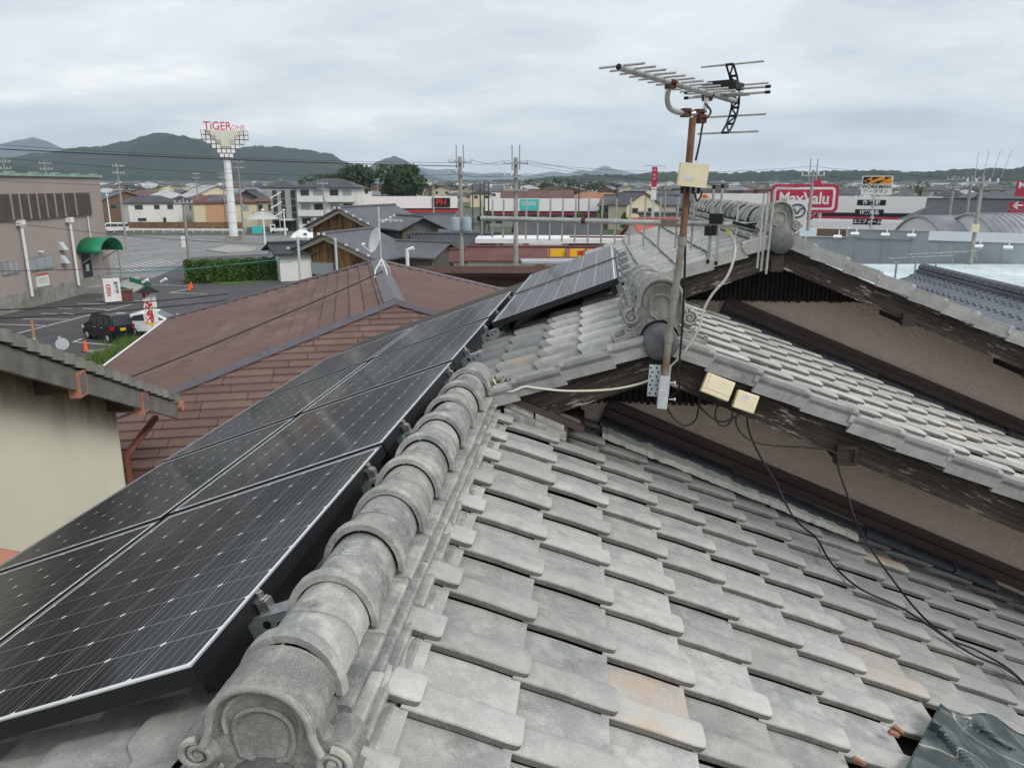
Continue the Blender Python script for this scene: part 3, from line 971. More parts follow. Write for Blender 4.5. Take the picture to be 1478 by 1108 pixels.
def panel(W, meshes, x0, y0, label, brackets=()):
    cell, back, frame, edge, cw, chh = meshes
    z0 = -0.998 + (x0 + DR * 0 + 0.826) * TL
    t = thing('solar_panel', label, 'solar panel', (x0, y0, z0), 0, 'black solar panels on the west slope')
    # local x points down the slope (to -x world), local y along the ridge
    M = Matrix.Rotation(-DR, 4, 'Z') @ Matrix.Rotation(-R(20.6), 4, 'Y')
    t.rotation_mode = 'XYZ'
    t.rotation_euler = M.to_euler()
    for nm, me in (('frame', frame), ('frame_edge', edge), ('backsheet', back)):
        link(nm, me, t, (-W, 0, 0))
    for i in range(6):
        for j in range(10):
            link('solar_cell', cell, t, (-W + 0.021 + (i + 0.5) * cw, 0.025 + (j + 0.5) * chh, 0.0005))
    for y in brackets:
        bracket_flip(t, y)
    for xr_ in (-0.07, -W + 0.05):  # rails added to keep light out of the gap under the panel
        rl = MB(); rl.bx(xr_, xr_ + 0.04, 0.09, PANEL_L - 0.004, -0.115, -0.043)
        link('shade_rail', rl.mesh('shade_rail', 'panel_frame_black'), t)
    return t
def bracket_flip(t, y):
    m = MB()
    pl = [(-0.05, -0.045), (0.105, -0.052), (0.105, -0.095), (0.02, -0.14), (-0.05, -0.14)]
    m.prism([(x, y - 0.03, z) for x, z in pl], (0, 0.003, 0))
    m.bx(-0.03, 0.107, y - 0.03, y + 0.03, -0.052, -0.049)
    m.bx(0.1055, 0.1085, y - 0.03, y + 0.03, -0.097, -0.049)
    o = link('mounting_foot', m.mesh('mounting_foot', 'bracket_steel'), t)
    hl = MB()
    for (x, z, r) in ((0.02, -0.072, 0.011), (0.05, -0.078, 0.006), (0.082, -0.068, 0.006), (0.008, -0.104, 0.006)):
        hl.cyl((x, y - 0.0315, z), (x, y - 0.0302, z), r, n=10)
    link('bolt_hole', hl.mesh('bolt_hole', 'black_plastic'), o)
    c = MB()
    c.bx(0.006, 0.034, y - 0.016, y + 0.016, -0.050, -0.018)
    c.bx(-0.006, 0.030, y - 0.014, y + 0.014, -0.018, -0.012)
    c.cyl((0.018, y, -0.013), (0.018, y, 0.006), 0.009, n=6)
    c.cyl((0.018, y, 0.006), (0.018, y, 0.014), 0.005, n=8)
    link('clamp', c.mesh('clamp', 'steel_bright'), o)
W1_ = 1.005
pm1 = panel_meshes(W1_)
pm2 = panel_meshes(0.955)
names1 = ['solar panel beside the ridge, first one behind the scrolled ridge end', 'solar panel beside the ridge, second one behind the scrolled ridge end', 'solar panel beside the end of the capped ridge, third in its row', 'solar panel at the far end of the row beside the ridge']
names2 = ['solar panel of the lower row beneath the first ridge-side panel', 'solar panel of the lower row, second along, beside the cream wall', 'solar panel of the lower row, third along, against the brown roof', 'solar panel at the far end of the lower row near the brown hip']
for k in range(4):
    y0 = 1.366 + k * 1.467
    x0 = -0.822 + DR * (y0 - 1.366)
    panel(W1_, pm1, x0, y0, names1[k], ((0.30, 1.22), (0.26, 1.25), (0.30, 1.10), (0.25, 1.1))[k])
    if k < 4:
        panel(0.955, pm2, x0 - (W1_ + 0.030) * CL, y0, names2[k])
pm3 = panel_meshes(0.93)
panel(0.93, pm3, 0.200, 5.33, 'light reflecting solar panel below the scrolled ridge end, beside grey tiles', (0.2, 0.7, 1.2))
panel(0.93, pm3, 0.226, 6.79, 'light reflecting upper solar panel, behind its twin towards the yellow signs', (0.3, 0.9))

# ------------------------------------------------------------------ television aerial on its mast
mast = thing('television_aerial', 'rusty mast with two aluminium television aerials fixed to the gable', 'aerial', (0.378, 3.585, -1.06))
ML = Vector((0.378, 3.585, -1.06))
def ab(mb, name, mat, smooth=50, parent=None):
    mb.v = [tuple(Vector(p) - ML) for p in mb.v]
    return link(name, mb.mesh(name, mat, smooth), parent or mast)
YM = 3.585
pA, pB, pC, pD = at_y(956, 585, YM), at_y(965, 490, YM), at_y(985, 345, YM), at_y(1000, 170, YM)
ab(MB().cyl(pA, pB, 0.0165), 'mast', 'mast_zinc')
ab(MB().cyl(pB, pC, 0.016), 'mast', 'mast_zinc')
ab(MB().cyl(pC, pD, 0.0155), 'mast', 'mast_rust')
for q in (0.02, 0.47, 0.98):
    c = pB.lerp(pC, q)
    ab(MB().cyl(c - Vector((0, 0, 0.02)), c + Vector((0, 0, 0.02)), 0.020), 'mast_sleeve', 'mast_zinc')
# foot: channel and perforated plate
m = MB(); b0, b1 = at_y(956, 588, YM - 0.02), at_y(958.5, 543, YM - 0.02)
m.box((b0 + b1) / 2, (0.046, 0.045, (b1 - b0).length), ry=0.05)
ab(m, 'foot_channel', 'galv_light', 30)
for py in (552, 576):
    c = at_y(967, py, YM - 0.02)
    ab(MB().cyl(c - Vector((0.005, 0, 0)), c + Vector((0.022, 0, 0)), 0.004).cyl(c + Vector((0.018, 0, 0)), c + Vector((0.026, 0, 0)), 0.009, n=6), 'bolt', 'steel_bright')
m = MB(); c = at_y(944, 549, YM + 0.03); m.box(c, (0.055, 0.006, 0.155), ry=0.04); c2 = at_y(964, 549, YM + 0.03); m.box(c2, (0.02, 0.006, 0.15), ry=0.04)
pl = ab(m, 'wall_plate', 'galv_light', 30)
hl = MB()
for i in range(7):
    for sx in (-1, 1):
        q = c + Vector((sx * 0.014 + (0.004 if i % 2 else -0.004), -0.0035, (i - 3) * 0.021))
        hl.cyl(q, q + Vector((0, -0.001, 0)), 0.005, n=8)
ab(hl, 'plate_hole', 'black_plastic', 30, pl)
# upper aerial
UL, UR = at_y(893, 97, 3.13), at_y(1064, 147, 4.12)
dirb = (UR - UL).normalized()
el = Vector((dirb.y, -dirb.x, 0)).normalized()
boom = MB().cyl(UL, UR, 0.0135)
ab(boom, 'boom', 'aluminium')
Lb = (UR - UL).length
ab(MB().cyl(UL - dirb * 0.002, UL + dirb * 0.001, 0.011), 'boom_opening', 'black_plastic')
for k in range(13):
    s_ = 0.02 + k * 0.073
    c = UL + dirb * s_ * Lb / 1.03 + Vector((0, 0, 0.008))
    h = 0.098 + 0.002 * k
    ab(MB().cyl(c - el * h, c + el * h, 0.0048, n=8), 'director', 'aluminium')
dc = UL + dirb * (Lb * 0.86) + Vector((0, 0, 0.012))
for dz_ in (0.0, 0.024):
    q = MB().cyl(dc - el * 0.20 + Vector((0, 0, dz_)), dc + el * 0.215 + Vector((0, 0, dz_)), 0.0055, n=8)
    dp = ab(q, 'dipole', 'aluminium')
    for e_ in (-1, 1):
        a = dc + el * (e_ * (0.215 if e_ > 0 else 0.20)) + Vector((0, 0, dz_))
        ab(MB().cyl(a - el * e_ * 0.016, a + el * e_ * 0.006, 0.0075, n=8), 'end_cap', 'black_plastic', 50, dp)
m = MB()
cb = UL + dirb * (Lb * 0.84) + Vector((0, 0, 0.045))
ang_el = math.atan2(el.y, el.x)
m.box(cb, (0.17, 0.10, 0.03), rz=ang_el); m.box(cb + Vector((0, 0, 0.020)), (0.13, 0.07, 0.015), rz=ang_el)
ab(m, 'feeder_box', 'black_plastic', 30)
m = MB(); m.box(cb + dirb * -0.06 + Vector((0, 0, -0.02)), (0.06, 0.012, 0.012), rz=ang_el); ab(m, 'feeder_label', 'cable_cream', 30)
# reflector: bowed ladder bracket and four rods
rc = UR - dirb * 0.02
arc = [rc + dirb * (-0.095 * (z / 0.15) ** 2) + Vector((0, 0, z)) for z in (-0.155, -0.11, -0.07, -0.03, 0.0, 0.03, 0.07, 0.11, 0.155)]
m = MB()
for sgn in (-1, 1):
    m.tube([p + el * sgn * 0.018 for p in arc], 0.0055, 6)
for p in arc:
    m.cyl(p - el * 0.02, p + el * 0.02, 0.0065, n=6)
for i in range(0, 8, 1):
    m.cyl(arc[i] - el * 0.018 * (1 if i % 2 else -1), arc[i + 1] + el * 0.018 * (1 if i % 2 else -1), 0.0045, n=5)
ab(m, 'reflector_bracket', 'black_plastic')
for i in (0, 2, 6, 8):
    ab(MB().cyl(arc[i] - el * 0.145, arc[i] + el * 0.165, 0.0048, n=8), 'reflector_rod', 'aluminium')
# bent pipe carrying the upper boom
uj = [at_y(967, 123, 3.50), at_y(963, 140, 3.51), at_y(966, 155, 3.55), at_y(975, 161, 3.59), at_y(990, 164, 3.64), at_y(1003, 164, 3.66)]
ab(MB().tube(bez(uj, 5), 0.0115, 10), 'bent_arm', 'aluminium')
uj2 = [at_y(1003, 165, 3.66), at_y(1013, 163, 3.72), at_y(1018, 155, 3.80), at_y(1020, 140, 3.85)]
ab(MB().tube(bez(uj2, 5), 0.011, 10), 'bent_arm', 'aluminium')
for (px, py, yy) in ((968, 122, 3.50), (1021, 140, 3.86), (990, 163, 3.64), (1009, 164, 3.68), (1012, 172, 3.67)):
    c = at_y(px, py, yy); m = MB(); m.box(c, (0.034, 0.04, 0.036), rz=0.4); m.cyl(c + Vector((-.03, -.02, 0.005)), c + Vector((.03, -.02, .005)), 0.004, n=6)
    ab(m, 'clamp', 'rust', 30)
# lower aerial, elements upright
LL_, LR_ = at_y(693, 315, 4.40), at_y(1092, 325, 3.46)
dl = (LR_ - LL_).normalized(); LbL = (LR_ - LL_).length
ab(MB().cyl(LL_, LL_.lerp(LR_, 0.44), 0.0130), 'boom', 'aluminium')
ab(MB().cyl(LL_.lerp(LR_, 0.445), LL_.lerp(LR_, 0.80), 0.0130), 'boom', 'aluminium')
ab(MB().cyl(LL_.lerp(LR_, 0.80), LR_, 0.0115), 'boom', 'aluminium')
ab(MB().cyl(LL_.lerp(LR_, 0.435), LL_.lerp(LR_, 0.45), 0.0150), 'boom_joint', 'rust')
c = LL_.lerp(LR_, 0.745); m = MB(); m.box(c, (0.085, 0.05, 0.034), rz=-0.3); ab(m, 'clamp', 'mast_zinc', 30)
ab(MB().cyl(LL_ - dl * 0.012, LL_ + dl * 0.01, 0.0145), 'end_cap', 'black_plastic')
up = Vector((0.02, 0, 1)).normalized()
NE = 17
for k in range(NE):
    t_ = 0.008 + k * (0.80 / (NE - 1)) + (0 if k < 15 else 0.006)
    c = LL_.lerp(LR_, t_)
    h = 0.101 + 0.001 * k
    ab(MB().cyl(c - up * h, c + up * h, 0.0048, n=8), 'director', 'aluminium')
for (t_, h0, h1) in ((0.868, 0.165, 0.160), (0.893, 0.170, 0.163)):
    c = LL_.lerp(LR_, t_) + Vector((0, -0.01, 0))
    dp = ab(MB().cyl(c - up * h0, c + up * h1, 0.0055, n=8), 'dipole', 'aluminium')
    for e_, hh in ((-1, h0), (1, h1)):
        ab(MB().cyl(c + up * e_ * (hh - 0.008), c + up * e_ * (hh + 0.010), 0.0075, n=8), 'end_cap', 'black_plastic', 50, dp)
c = LL_.lerp(LR_, 0.885); m = MB(); m.box(c + Vector((0, 0, 0.024)), (0.06, 0.045, 0.045), rz=-0.3); m.box(c + Vector((-0.02, 0.01, -0.03)), (0.05, 0.05, 0.04), rz=-0.3); ab(m, 'feeder_box', 'black_plastic', 30)
fan = LL_.lerp(LR_, 0.955)
m = MB()
for k in range(3):
    a = fan + Vector((0.028 * k, -0.02 * k - 0.02, 0.004 * k))
    m.cyl(fan, a, 0.005, n=6)
m.box(fan + Vector((0.01, -0.03, 0)), (0.10, 0.02, 0.012), rz=-0.55, ry=0.2)
ab(m, 'reflector_bracket', 'black_plastic')
for k in range(5):
    c = at_y((1027, 1062, 1098, 1104, 1112)[k], 333, (3.62, 3.55, 3.44, 3.40, 3.36)[k])
    ln = ((0.12, 0.12), (0.10, 0.13), (0.16, 0.155), (0.17, 0.16), (0.18, 0.165))[k]
    ab(MB().cyl(c - up * ln[0], c + up * ln[1], 0.0048, n=8), 'reflector_rod', 'aluminium')
# amplifier box on the mast
m = MB(); c = at_y(1000, 253, YM - 0.055)
mm = Matrix.Rotation(0.10, 3, 'Y')
m.box(c, (0.122, 0.045, 0.098), ry=0.10, rz=0.06)
bxo = ab(m, 'amplifier_box', 'cream_plastic', 30)
m = MB(); m.box(c + Vector((-0.022, -0.0235, -0.014)), (0.044, 0.002, 0.022), ry=0.10, rz=0.06); ab(m, 'sticker', 'label_paper', 30, bxo)
m = MB()
for dx in (-0.035, -0.012, 0.012, 0.036):
    m.cyl(c + Vector((dx - 0.006, 0, -0.048)), c + Vector((dx - 0.009, 0, -0.078)), 0.009, 0.006, n=8)
ab(m, 'cable_gland', 'black_plastic', 50, bxo)

# ------------------------------------------------------------------ cables and boxes on the gable
def cable(name, pts, r, mat, label, cat='cable', n=7):
    o = MB().tube(bez(pts, 7), r, 7).build(name, mat, None, 60)
    tag(o, label, cat)
    return o
cable('coaxial_cable', [at_y(1018, 150, 3.80), at_y(1026, 162, 3.76), at_y(1015, 178, 3.70), at_y(1010, 205, 3.63), at_y(1004, 232, 3.62)], 0.0048, 'cable_black', 'black cable looping from the upper aerial down to the mast amplifier')
cable('coaxial_cable', [at_y(993, 278, 3.60), at_y(994, 300, 3.61), at_y(990, 330, 3.61), at_y(988, 400, 3.61), at_y(985, 470, 3.60), at_y(980, 530, 3.58), at_y(980, 560, 3.58), at_y(968, 572, 3.60), at_y(964, 573, 3.64)], 0.0052, 'cable_black', 'black cable running down beside the rusty mast to its foot')
cable('coaxial_cable', [at_y(1003, 278, 3.60), at_y(1006, 290, 3.59), at_y(1011, 284, 3.60), at_y(1013, 276, 3.60)], 0.0042, 'cable_black', 'short black cable loop hanging under the mast amplifier')
cable('coaxial_cable', [at_y(1052, 333, 3.53), at_y(1060, 346, 3.50), at_y(1060, 370, 3.47), at_y(1049, 400, 3.47), at_y(1028, 425, 3.50), at_y(1016, 447, 3.53), at_y(1008, 475, 3.56), at_y(988, 507, 3.60), at_y(968, 528, 3.64),
      at_y(950, 541, 3.645), at_y(925, 553, 3.66), at_y(880, 562, 3.665), at_y(820, 564, 3.665), at_y(775, 560, 3.66), at_y(757, 558, 3.665), at_y(738, 565, 3.66), at_y(722, 563, 3.72), at_y(712, 548, 3.80)], 0.0056, 'cable_cream', 'cream cable drooping from the lower aerial across the gable edge')
m = MB(); cc = at_y(1050, 330, 3.53); m.cyl(cc, cc + Vector((0.008, -0.004, -0.028)), 0.010, 0.006, n=8)
plain('yellow_boot', (0.62, 0.55, 0.16), 0.5, 0.1, 20)
tag(m.build('cable_boot', 'yellow_boot', None, 40), 'yellow rubber boot where the cream cable joins the lower aerial', 'cable boot')
def jbox(px, py, w, h, d, tilt, label, lid):
    c = at_y(px, py, 3.69)
    t = thing('junction_box', label, 'junction box', c)
    t.rotation_euler = (R(-14), R(tilt), R(-4))
    m = MB(); m.bx(-w / 2, w / 2, -d, 0, -h / 2, h / 2)
    me = m.mesh('case', 'cream_plastic')
    o = link('case', me, t)
    bv = o.modifiers.new('bevel', 'BEVEL'); bv.width = 0.006; bv.segments = 3
    return t, w, h, d
t, w, h, d = jbox(1034, 558, 0.142, 0.098, 0.045, 20, 'larger cream plastic box on the bargeboard, with a ribbed lower flap', True)
m = MB(); m.bx(-w / 2 + 0.004, w / 2 - 0.004, -d - 0.0015, -d, -h / 2 + 0.024, -h / 2 + 0.027); m.bx(-w / 2 + 0.016, -w / 2 + 0.019, -d - 0.0015, -d, -h / 2 + 0.03, h / 2 - 0.004)
link('lid_groove', m.mesh('lid_groove', 'cream_box_dark'), t)
t, w, h, d = jbox(1074, 579, 0.105, 0.090, 0.05, 17, 'smaller cream plastic box on the bargeboard, with a printed sticker', True)
m = MB(); m.bx(-0.022, 0.010, -d - 0.0012, -d, 0.006, 0.026); link('sticker', m.mesh('sticker', 'label_paper'), t)
Yc = 3.63
cable('coaxial_cable', [at_y(961, 585, Yc), at_y(972, 603, Yc), at_y(988, 614, Yc), at_y(1003, 607, Yc), at_y(1008, 590, Yc), at_y(1010, 575, Yc)], 0.0045, 'cable_black', 'black cable loop from the mast foot to the larger cream box')
cable('coaxial_cable', [at_y(1002, 576, 3.9), at_y(1015, 592, Yc + 0.05), at_y(1035, 607, Yc), at_y(1050, 607, Yc), at_y(1066, 598, Yc), at_y(1071, 592, Yc)], 0.0040, 'cable_black', 'thin black cable tucked behind the cream boxes')
cable('coaxial_cable', [at_y(1037, 584, Yc), at_y(1032, 598, Yc), at_y(1038, 612, Yc), at_y(1048, 614, Yc), at_y(1056, 605, Yc), at_y(1057, 592, Yc)], 0.0042, 'cable_black', 'black cable loop joining the two cream boxes')
cable('coaxial_cable', [at_y(1066, 594, Yc), at_y(1062, 608, Yc), at_y(1070, 625, Yc), at_y(1090, 638, Yc), at_y(1120, 643, Yc + 0.02), at_y(1160, 645, Yc + 0.03), at_y(1195, 649, Yc + 0.03), at_y(1209, 655, Yc + 0.03)], 0.0040, 'cable_black', 'black cable from the smaller cream box to the beam end')
def on_r1(px, py, off=0.068):
    r = ray(px, py); nrm = Vector((math.sin(R(22)), 0, math.cos(R(22))))
    p0 = Vector((X1, 0, Z1)) + nrm * off
    return r * (nrm.dot(p0) / nrm.dot(r))
cable('coaxial_cable', [at_y(1078, 600, Yc), at_y(1082, 625, Yc), at_y(1098, 660, Yc), at_y(1120, 695, Yc - 0.02), at_y(1130, 718, Yc - 0.05), at_y(1150, 752, 3.52), on_r1(1178, 776, .075), on_r1(1200, 812), on_r1(1240, 848), on_r1(1300, 876), on_r1(1340, 902), on_r1(1400, 942), on_r1(1450, 964), on_r1(1482, 990), on_r1(1520, 1040)], 0.0050, 'cable_black', 'long black cable hanging from the smaller cream box onto the tiles')
cable('coaxial_cable', [at_y(1209, 660, Yc + 0.03), at_y(1212, 682, Yc), at_y(1224, 716, Yc - 0.05), at_y(1234, 748, 3.50), at_y(1256, 790, 3.35), on_r1(1290, 838, .075), on_r1(1325, 882), on_r1(1368, 920), on_r1(1410, 938), on_r1(1460, 968), on_r1(1500, 1010), on_r1(1560, 1060)], 0.0050, 'cable_black', 'long black cable hanging from the beam end onto the tiles')
cable('earth_wire', [Vector((-0.76, 3.03, -1.02)), Vector((-0.74, 2.98, -1.07)), Vector((-0.75, 2.90, -1.13)), Vector((-0.80, 2.80, -1.16))], 0.0035, 'cable_green', 'green earth wire hooked on a panel foot beside the ridge', 'wire')

# ------------------------------------------------------------------ plastic sheet over the broken tiles
def sheet_mat():
    n = NT('sheet_plastic')
    k = n.mix(n.step(n.noise(16, 4, 0.6), 0.35, 0.65), (0.040, 0.062, 0.064), (0.075, 0.098, 0.098))
    vein = n.math('ABSOLUTE', n.math('SUBTRACT', n.noise(2.6, 1, 0.4, n.mapping(n.pos(), (1, 1, 1), (4, 1, 2))), 0.5))
    k = n.mix(n.math('MULTIPLY', n.step(vein, 0.010, 0.003), 0.8), k, (0.42, 0.37, 0.29))
    k = n.mix(n.math('MULTIPLY', n.step(n.noise(11, 4, 0.7), 0.62, 0.7), 0.5), k, (0.20, 0.21, 0.20))
    n.b.inputs['Coat Weight'].default_value = 0.6
    n.b.inputs['Coat Roughness'].default_value = 0.14
    n.bump(n.noise(34, 4, 0.65), 0.6, 0.008)
    return n.done(k, 0.4, 0.4)
sheet_mat()
def sheet_pt(u, v):
    # an irregular patch, tucked under the tiles above it and lying over those below
    px = 1262 + 290 * u + 95 * v * (1 - u)
    py = 1190 - 175 * v + 62 * u * v + 7 * math.sin(13 * u) * v
    q = on_r1(px, py, 0.0)
    f = mnoise2(Vector((q.x, q.y, 0.3)) * 9) * 0.026 + abs(mnoise2(Vector((q.x, q.y, 2.3)) * 5)) * 0.050
    return on_r1(px, py, 0.072 + max(-0.004, f))
from mathutils import noise as _mn
mnoise2 = _mn.noise
o = MB().grid(sheet_pt, 44, 36).build('plastic_sheet', 'sheet_plastic', None, 30)
sd_ = o.modifiers.new('solid', 'SOLIDIFY'); sd_.thickness = 0.0025
tag(o, 'crumpled dark green plastic sheet covering the broken tiles', 'plastic sheet')
# chipped corners of clay beside the sheet
for (px, py) in ((1296, 1052), (1240, 1098), (1290, 1058)):
    c = on_r1(px, py, 0.055)
    m = MB(); m.box(c, (0.034, 0.014, 0.010), rz=random.uniform(-.6, .6), ry=R(22), rx=random.uniform(-.3, .3))
    tag(m.build('clay_fragment', 'broken_clay'), 'small orange fragment of broken tile beside the plastic sheet', 'tile fragment', 'tile fragments by the sheet')
# ------------------------------------------------------------------ ground and hills
def gz(x, y):
    D = math.hypot(x, y)
    return GZ + max(0.0, min(D, 2600) - 260) * 0.0105
def gpt(px, D, zref=0.0):
    """ground point at distance D under the point that shows in photo column px at height zref"""
    a = math.atan((px - 739) / 1146.0)
    for _ in range(8):
        a = math.asin((px - 739) / 1110.0 * (CP * math.cos(a) - zref / D * SP))
    x, y = math.sin(a) * D, math.cos(a) * D
    X, Y = x * CY - y * SY, x * SY + y * CY
    return Vector((X, Y, gz(X, Y)))
def land_mat():
    n = NT('land')
    k = n.mix(n.step(n.noise(0.012, 5, 0.6), 0.42, 0.58), (0.11, 0.115, 0.10), (0.07, 0.095, 0.045))
    k = n.mix(n.step(n.noise(0.05, 4, 0.6), 0.5, 0.62), k, (0.16, 0.155, 0.14))
    return n.done(k, 0.95, 0.1)
land_mat()
rings = [0, 20, 60, 120, 180, 260, 340, 450, 600, 800, 1100, 1500, 2000, 2600, 4000, 7000, 12000, 20000]
NA = 72
m = MB()
for r_ in rings:
    for k in range(NA):
        a = 2 * math.pi * k / NA
        x, y = r_ * math.cos(a), r_ * math.sin(a)
        m.v.append((x, y, gz(x, y)))
for i in range(len(rings) - 1):
    for k in range(NA):
        m.f.append((i * NA + k, i * NA + (k + 1) % NA, (i + 1) * NA + (k + 1) % NA, (i + 1) * NA + k))
struct(m.build('ground', 'land'))

def forest_mat(name, a, b):
    n = NT(name)
    k = n.mix(n.step(n.noise(0.03, 6, 0.7), 0.35, 0.65), a, b)
    k = n.mix(n.math('MULTIPLY', n.step(n.noise(0.006, 4, 0.6), 0.5, 0.7), 0.4), k, tuple(v * 0.55 for v in a))
    n.bump(n.noise(0.08, 5, 0.7), 1.0, 9.0)
    return n.done(k, 0.95, 0.05)
forest_mat('forest_hill', (0.016, 0.026, 0.020), (0.036, 0.050, 0.034))
forest_mat('forest_low', (0.020, 0.034, 0.022), (0.044, 0.062, 0.036))
from mathutils import noise as mnoise
def hill(name, D, prof, depth, mat, rough, step=4, rows=14, foot=None, bumps=0.0):
    """prof: photo columns and skyline rows of the crest at distance D; the hill falls away in front and behind"""
    xs0, ys0 = [p[0] for p in prof], [p[1] for p in prof]
    def crest(px):
        for i in range(len(xs0) - 1):
            if xs0[i] <= px <= xs0[i + 1]:
                t = (px - xs0[i]) / (xs0[i + 1] - xs0[i])
                t = t * t * (3 - 2 * t) * 0.5 + t * 0.5
                return ys0[i] + (ys0[i + 1] - ys0[i]) * t
        return ys0[-1]
    cols = []
    px = xs0[0]
    while px <= xs0[-1]:
        cols.append(px); px += step
    m = MB()
    for px in cols:
        y = crest(px)
        top = (268 - y) / 1146.0
        for j in range(rows + 1):
            t = j / rows * 2 - 1                       # -1 front foot .. 0 crest .. 1 back foot
            dist = D + t * depth
            p = gpt(px, dist)
            hgt = top * D - GZ * 0 
            base = gz(p.x, p.y) - 4
            shape = math.cos(t * math.pi / 2) ** 1.35
            nz = mnoise.fractal(Vector((p.x, p.y, 0)) / (depth * 0.45), 1.0, 2.0, 5) * rough * (1 - shape * 0.75) * (top * D + 20)
            nz += mnoise.noise(Vector((p.x, p.y, 5)) / 16.0) * bumps + mnoise.noise(Vector((p.x, p.y, 9)) / 40.0) * bumps
            m.v.append((p.x, p.y, base + (hgt - base) * shape + nz * min(1, shape * 3)))
    for i in range(len(cols) - 1):
        for j in range(rows):
            a = i * (rows + 1) + j
            m.f.append((a, a + 1, a + rows + 2, a + rows + 1))
    return struct(m.build(name, mat, None, 60))
hill('mountain', 9500, [(-260, 238), (-120, 226), (-40, 232), (10, 220), (40, 214), (58, 210), (72, 213), (105, 224), (140, 236), (200, 246), (300, 255), (420, 262)], 1500, 'forest_hill', 0.15, 5)
hill('mountain', 11000, [(480, 262), (530, 244), (560, 240), (600, 242), (630, 246), (650, 245), (690, 252), (720, 250), (760, 254), (800, 248), (820, 251), (838, 246), (852, 248), (872, 240.5), (890, 246), (905, 249), (925, 252), (980, 254), (1060, 256), (1150, 262)], 1700, 'forest_hill', 0.10, 3)
hill('mountain', 5600, [(505, 268), (528, 246), (545, 236), (562, 230), (571, 227), (582, 231), (598, 240), (620, 252), (648, 262), (690, 268)], 700, 'forest_hill', 0.25, 3, bumps=5)
hill('hill', 3600, [(-420, 240), (-200, 232), (-60, 240), (20, 238), (70, 230), (120, 220), (150, 218), (190, 213), (215, 207), (245, 202), (268, 205), (290, 208), (325, 216), (345, 219), (372, 215), (405, 216), (430, 219), (455, 222), (478, 226), (500, 236), (520, 244), (545, 254), (580, 266)], 900, 'forest_hill', 0.45, 3, 26, bumps=6)
hill('hill', 2500, [(-420, 252), (-100, 248), (0, 243), (50, 247), (120, 252), (250, 255), (400, 257), (600, 262)], 400, 'forest_low', 0.5, 4, 16, bumps=5)
hill('hill', 2300, [(560, 268), (640, 264), (700, 263), (760, 262), (800, 256), (850, 255), (900, 254), (950, 252), (1010, 251), (1060, 252), (1120, 250), (1200, 252), (1300, 250), (1400, 249), (1478, 247), (1600, 243), (1900, 240)], 500, 'forest_low', 0.5, 3, 18, bumps=7)

# ------------------------------------------------------------------ parking lot, lanes and painted lines
plain('asphalt_dark', (0.072, 0.073, 0.076), 0.85, 0.2, 0.6, c2=(0.085, 0.086, 0.088), bump=0.2, bscale=30)
plain('asphalt_pale', (0.185, 0.19, 0.19), 0.88, 0.14, 0.3, c2=(0.225, 0.226, 0.222), bump=0.2, bscale=30)
plain('concrete', (0.33, 0.32, 0.30), 0.88, 0.15, 1.0, c2=(0.24, 0.235, 0.22), streak=0.3)
plain('concrete_dirty', (0.26, 0.25, 0.225), 0.9, 0.25, 1.4, c2=(0.15, 0.145, 0.125), streak=0.7)
plain('road_paint', (0.62, 0.62, 0.60), 0.8, 0.12, 5, c2=(0.42, 0.42, 0.41))
def sheet(name, pix, dz, mat):
    pts = [gp(x, y) for x, y in pix]
    m = MB()
    m.prism([(p.x, p.y, GZ + dz) for p in pts], (0, 0, -0.05))
    return struct(m.build(name, mat))
lot = sheet('parking_lot', [(-330, 560), (-120, 470), (0, 402), (150, 355), (165, 338), (440, 338), (560, 352), (420, 400), (330, 560), (-100, 700)], 0.012, 'asphalt_dark')
lot2 = sheet('parking_lot', [(140, 400), (150, 352), (164, 340), (430, 340), (480, 362), (270, 372), (262, 384), (220, 402)], 0.020, 'asphalt_pale')
def line(pa, pb, w=0.14, parent=lot, dz=0.030):
    a, b = gp(*pa), gp(*pb)
    d = (b - a); d.z = 0; d.normalize()
    q = Vector((-d.y, d.x, 0)) * w / 2
    m = MB(); m.quad(*[(p.x, p.y, GZ + dz) for p in (a - q, b - q, b + q, a + q)])
    return link('painted_line', m.mesh('painted_line', 'road_paint'), parent)
def z6(x, y): return (x / 3.957, 380 + y / 3.957)
def z1(x, y): return (x / 3.957, 160 + y / 3.957)
for a, b in (((100, 402), (755, 235)), ((0, 350), (260, 358)), ((130, 320), (395, 322)), ((235, 288), (330, 290)), ((360, 287), (445, 292)), ((325, 257), (415, 260)), ((470, 259), (612, 266)), ((440, 231), (665, 236)), ((545, 208), (830, 217)), ((790, 120), (1080, 130)), ((970, 170), (1085, 146)), ((970, 170), (1185, 176)), ((420, 450), (690, 474)), ((420, 450), (470, 432)), ((740, 420), (830, 430)), ((1010, 110), (1080, 116))):
    line(z6(*a), z6(*b), 0.15)
for a, b in (((640, 834), (990, 785)), ((660, 905), (1040, 852)), ((660, 720), (780, 712)), ((775, 762), (900, 748)), ((690, 770), (860, 742)), ((940, 765), (1170, 738)), ((1165, 772), (1300, 755)), ((900, 738), (1180, 718)), ((1050, 742), (1290, 728)), ((660, 800), (830, 775)), ((650, 860), (870, 828)), ((1100, 800), (1210, 788)), ((1380, 735), (1464, 727)), ((1020, 725), (1200, 712)), ((640, 745), (760, 728))):
    line(z1(*a), z1(*b), 0.15, lot2, 0.034)
for k in range(9):
    t = k / 8
    x, y = 660 + 250 * t, 893 - 40 * t
    line(z1(x, y - 6), z1(x + 120 - 30 * t, y + 30 - 6 * t), 0.13, lot2, 0.034)
for k in range(8):
    t = k / 7
    x, y = 700 + 330 * t, 815 - 30 * t
    line(z1(x, y), z1(x + 90, y + 14), 0.13, lot2, 0.034)
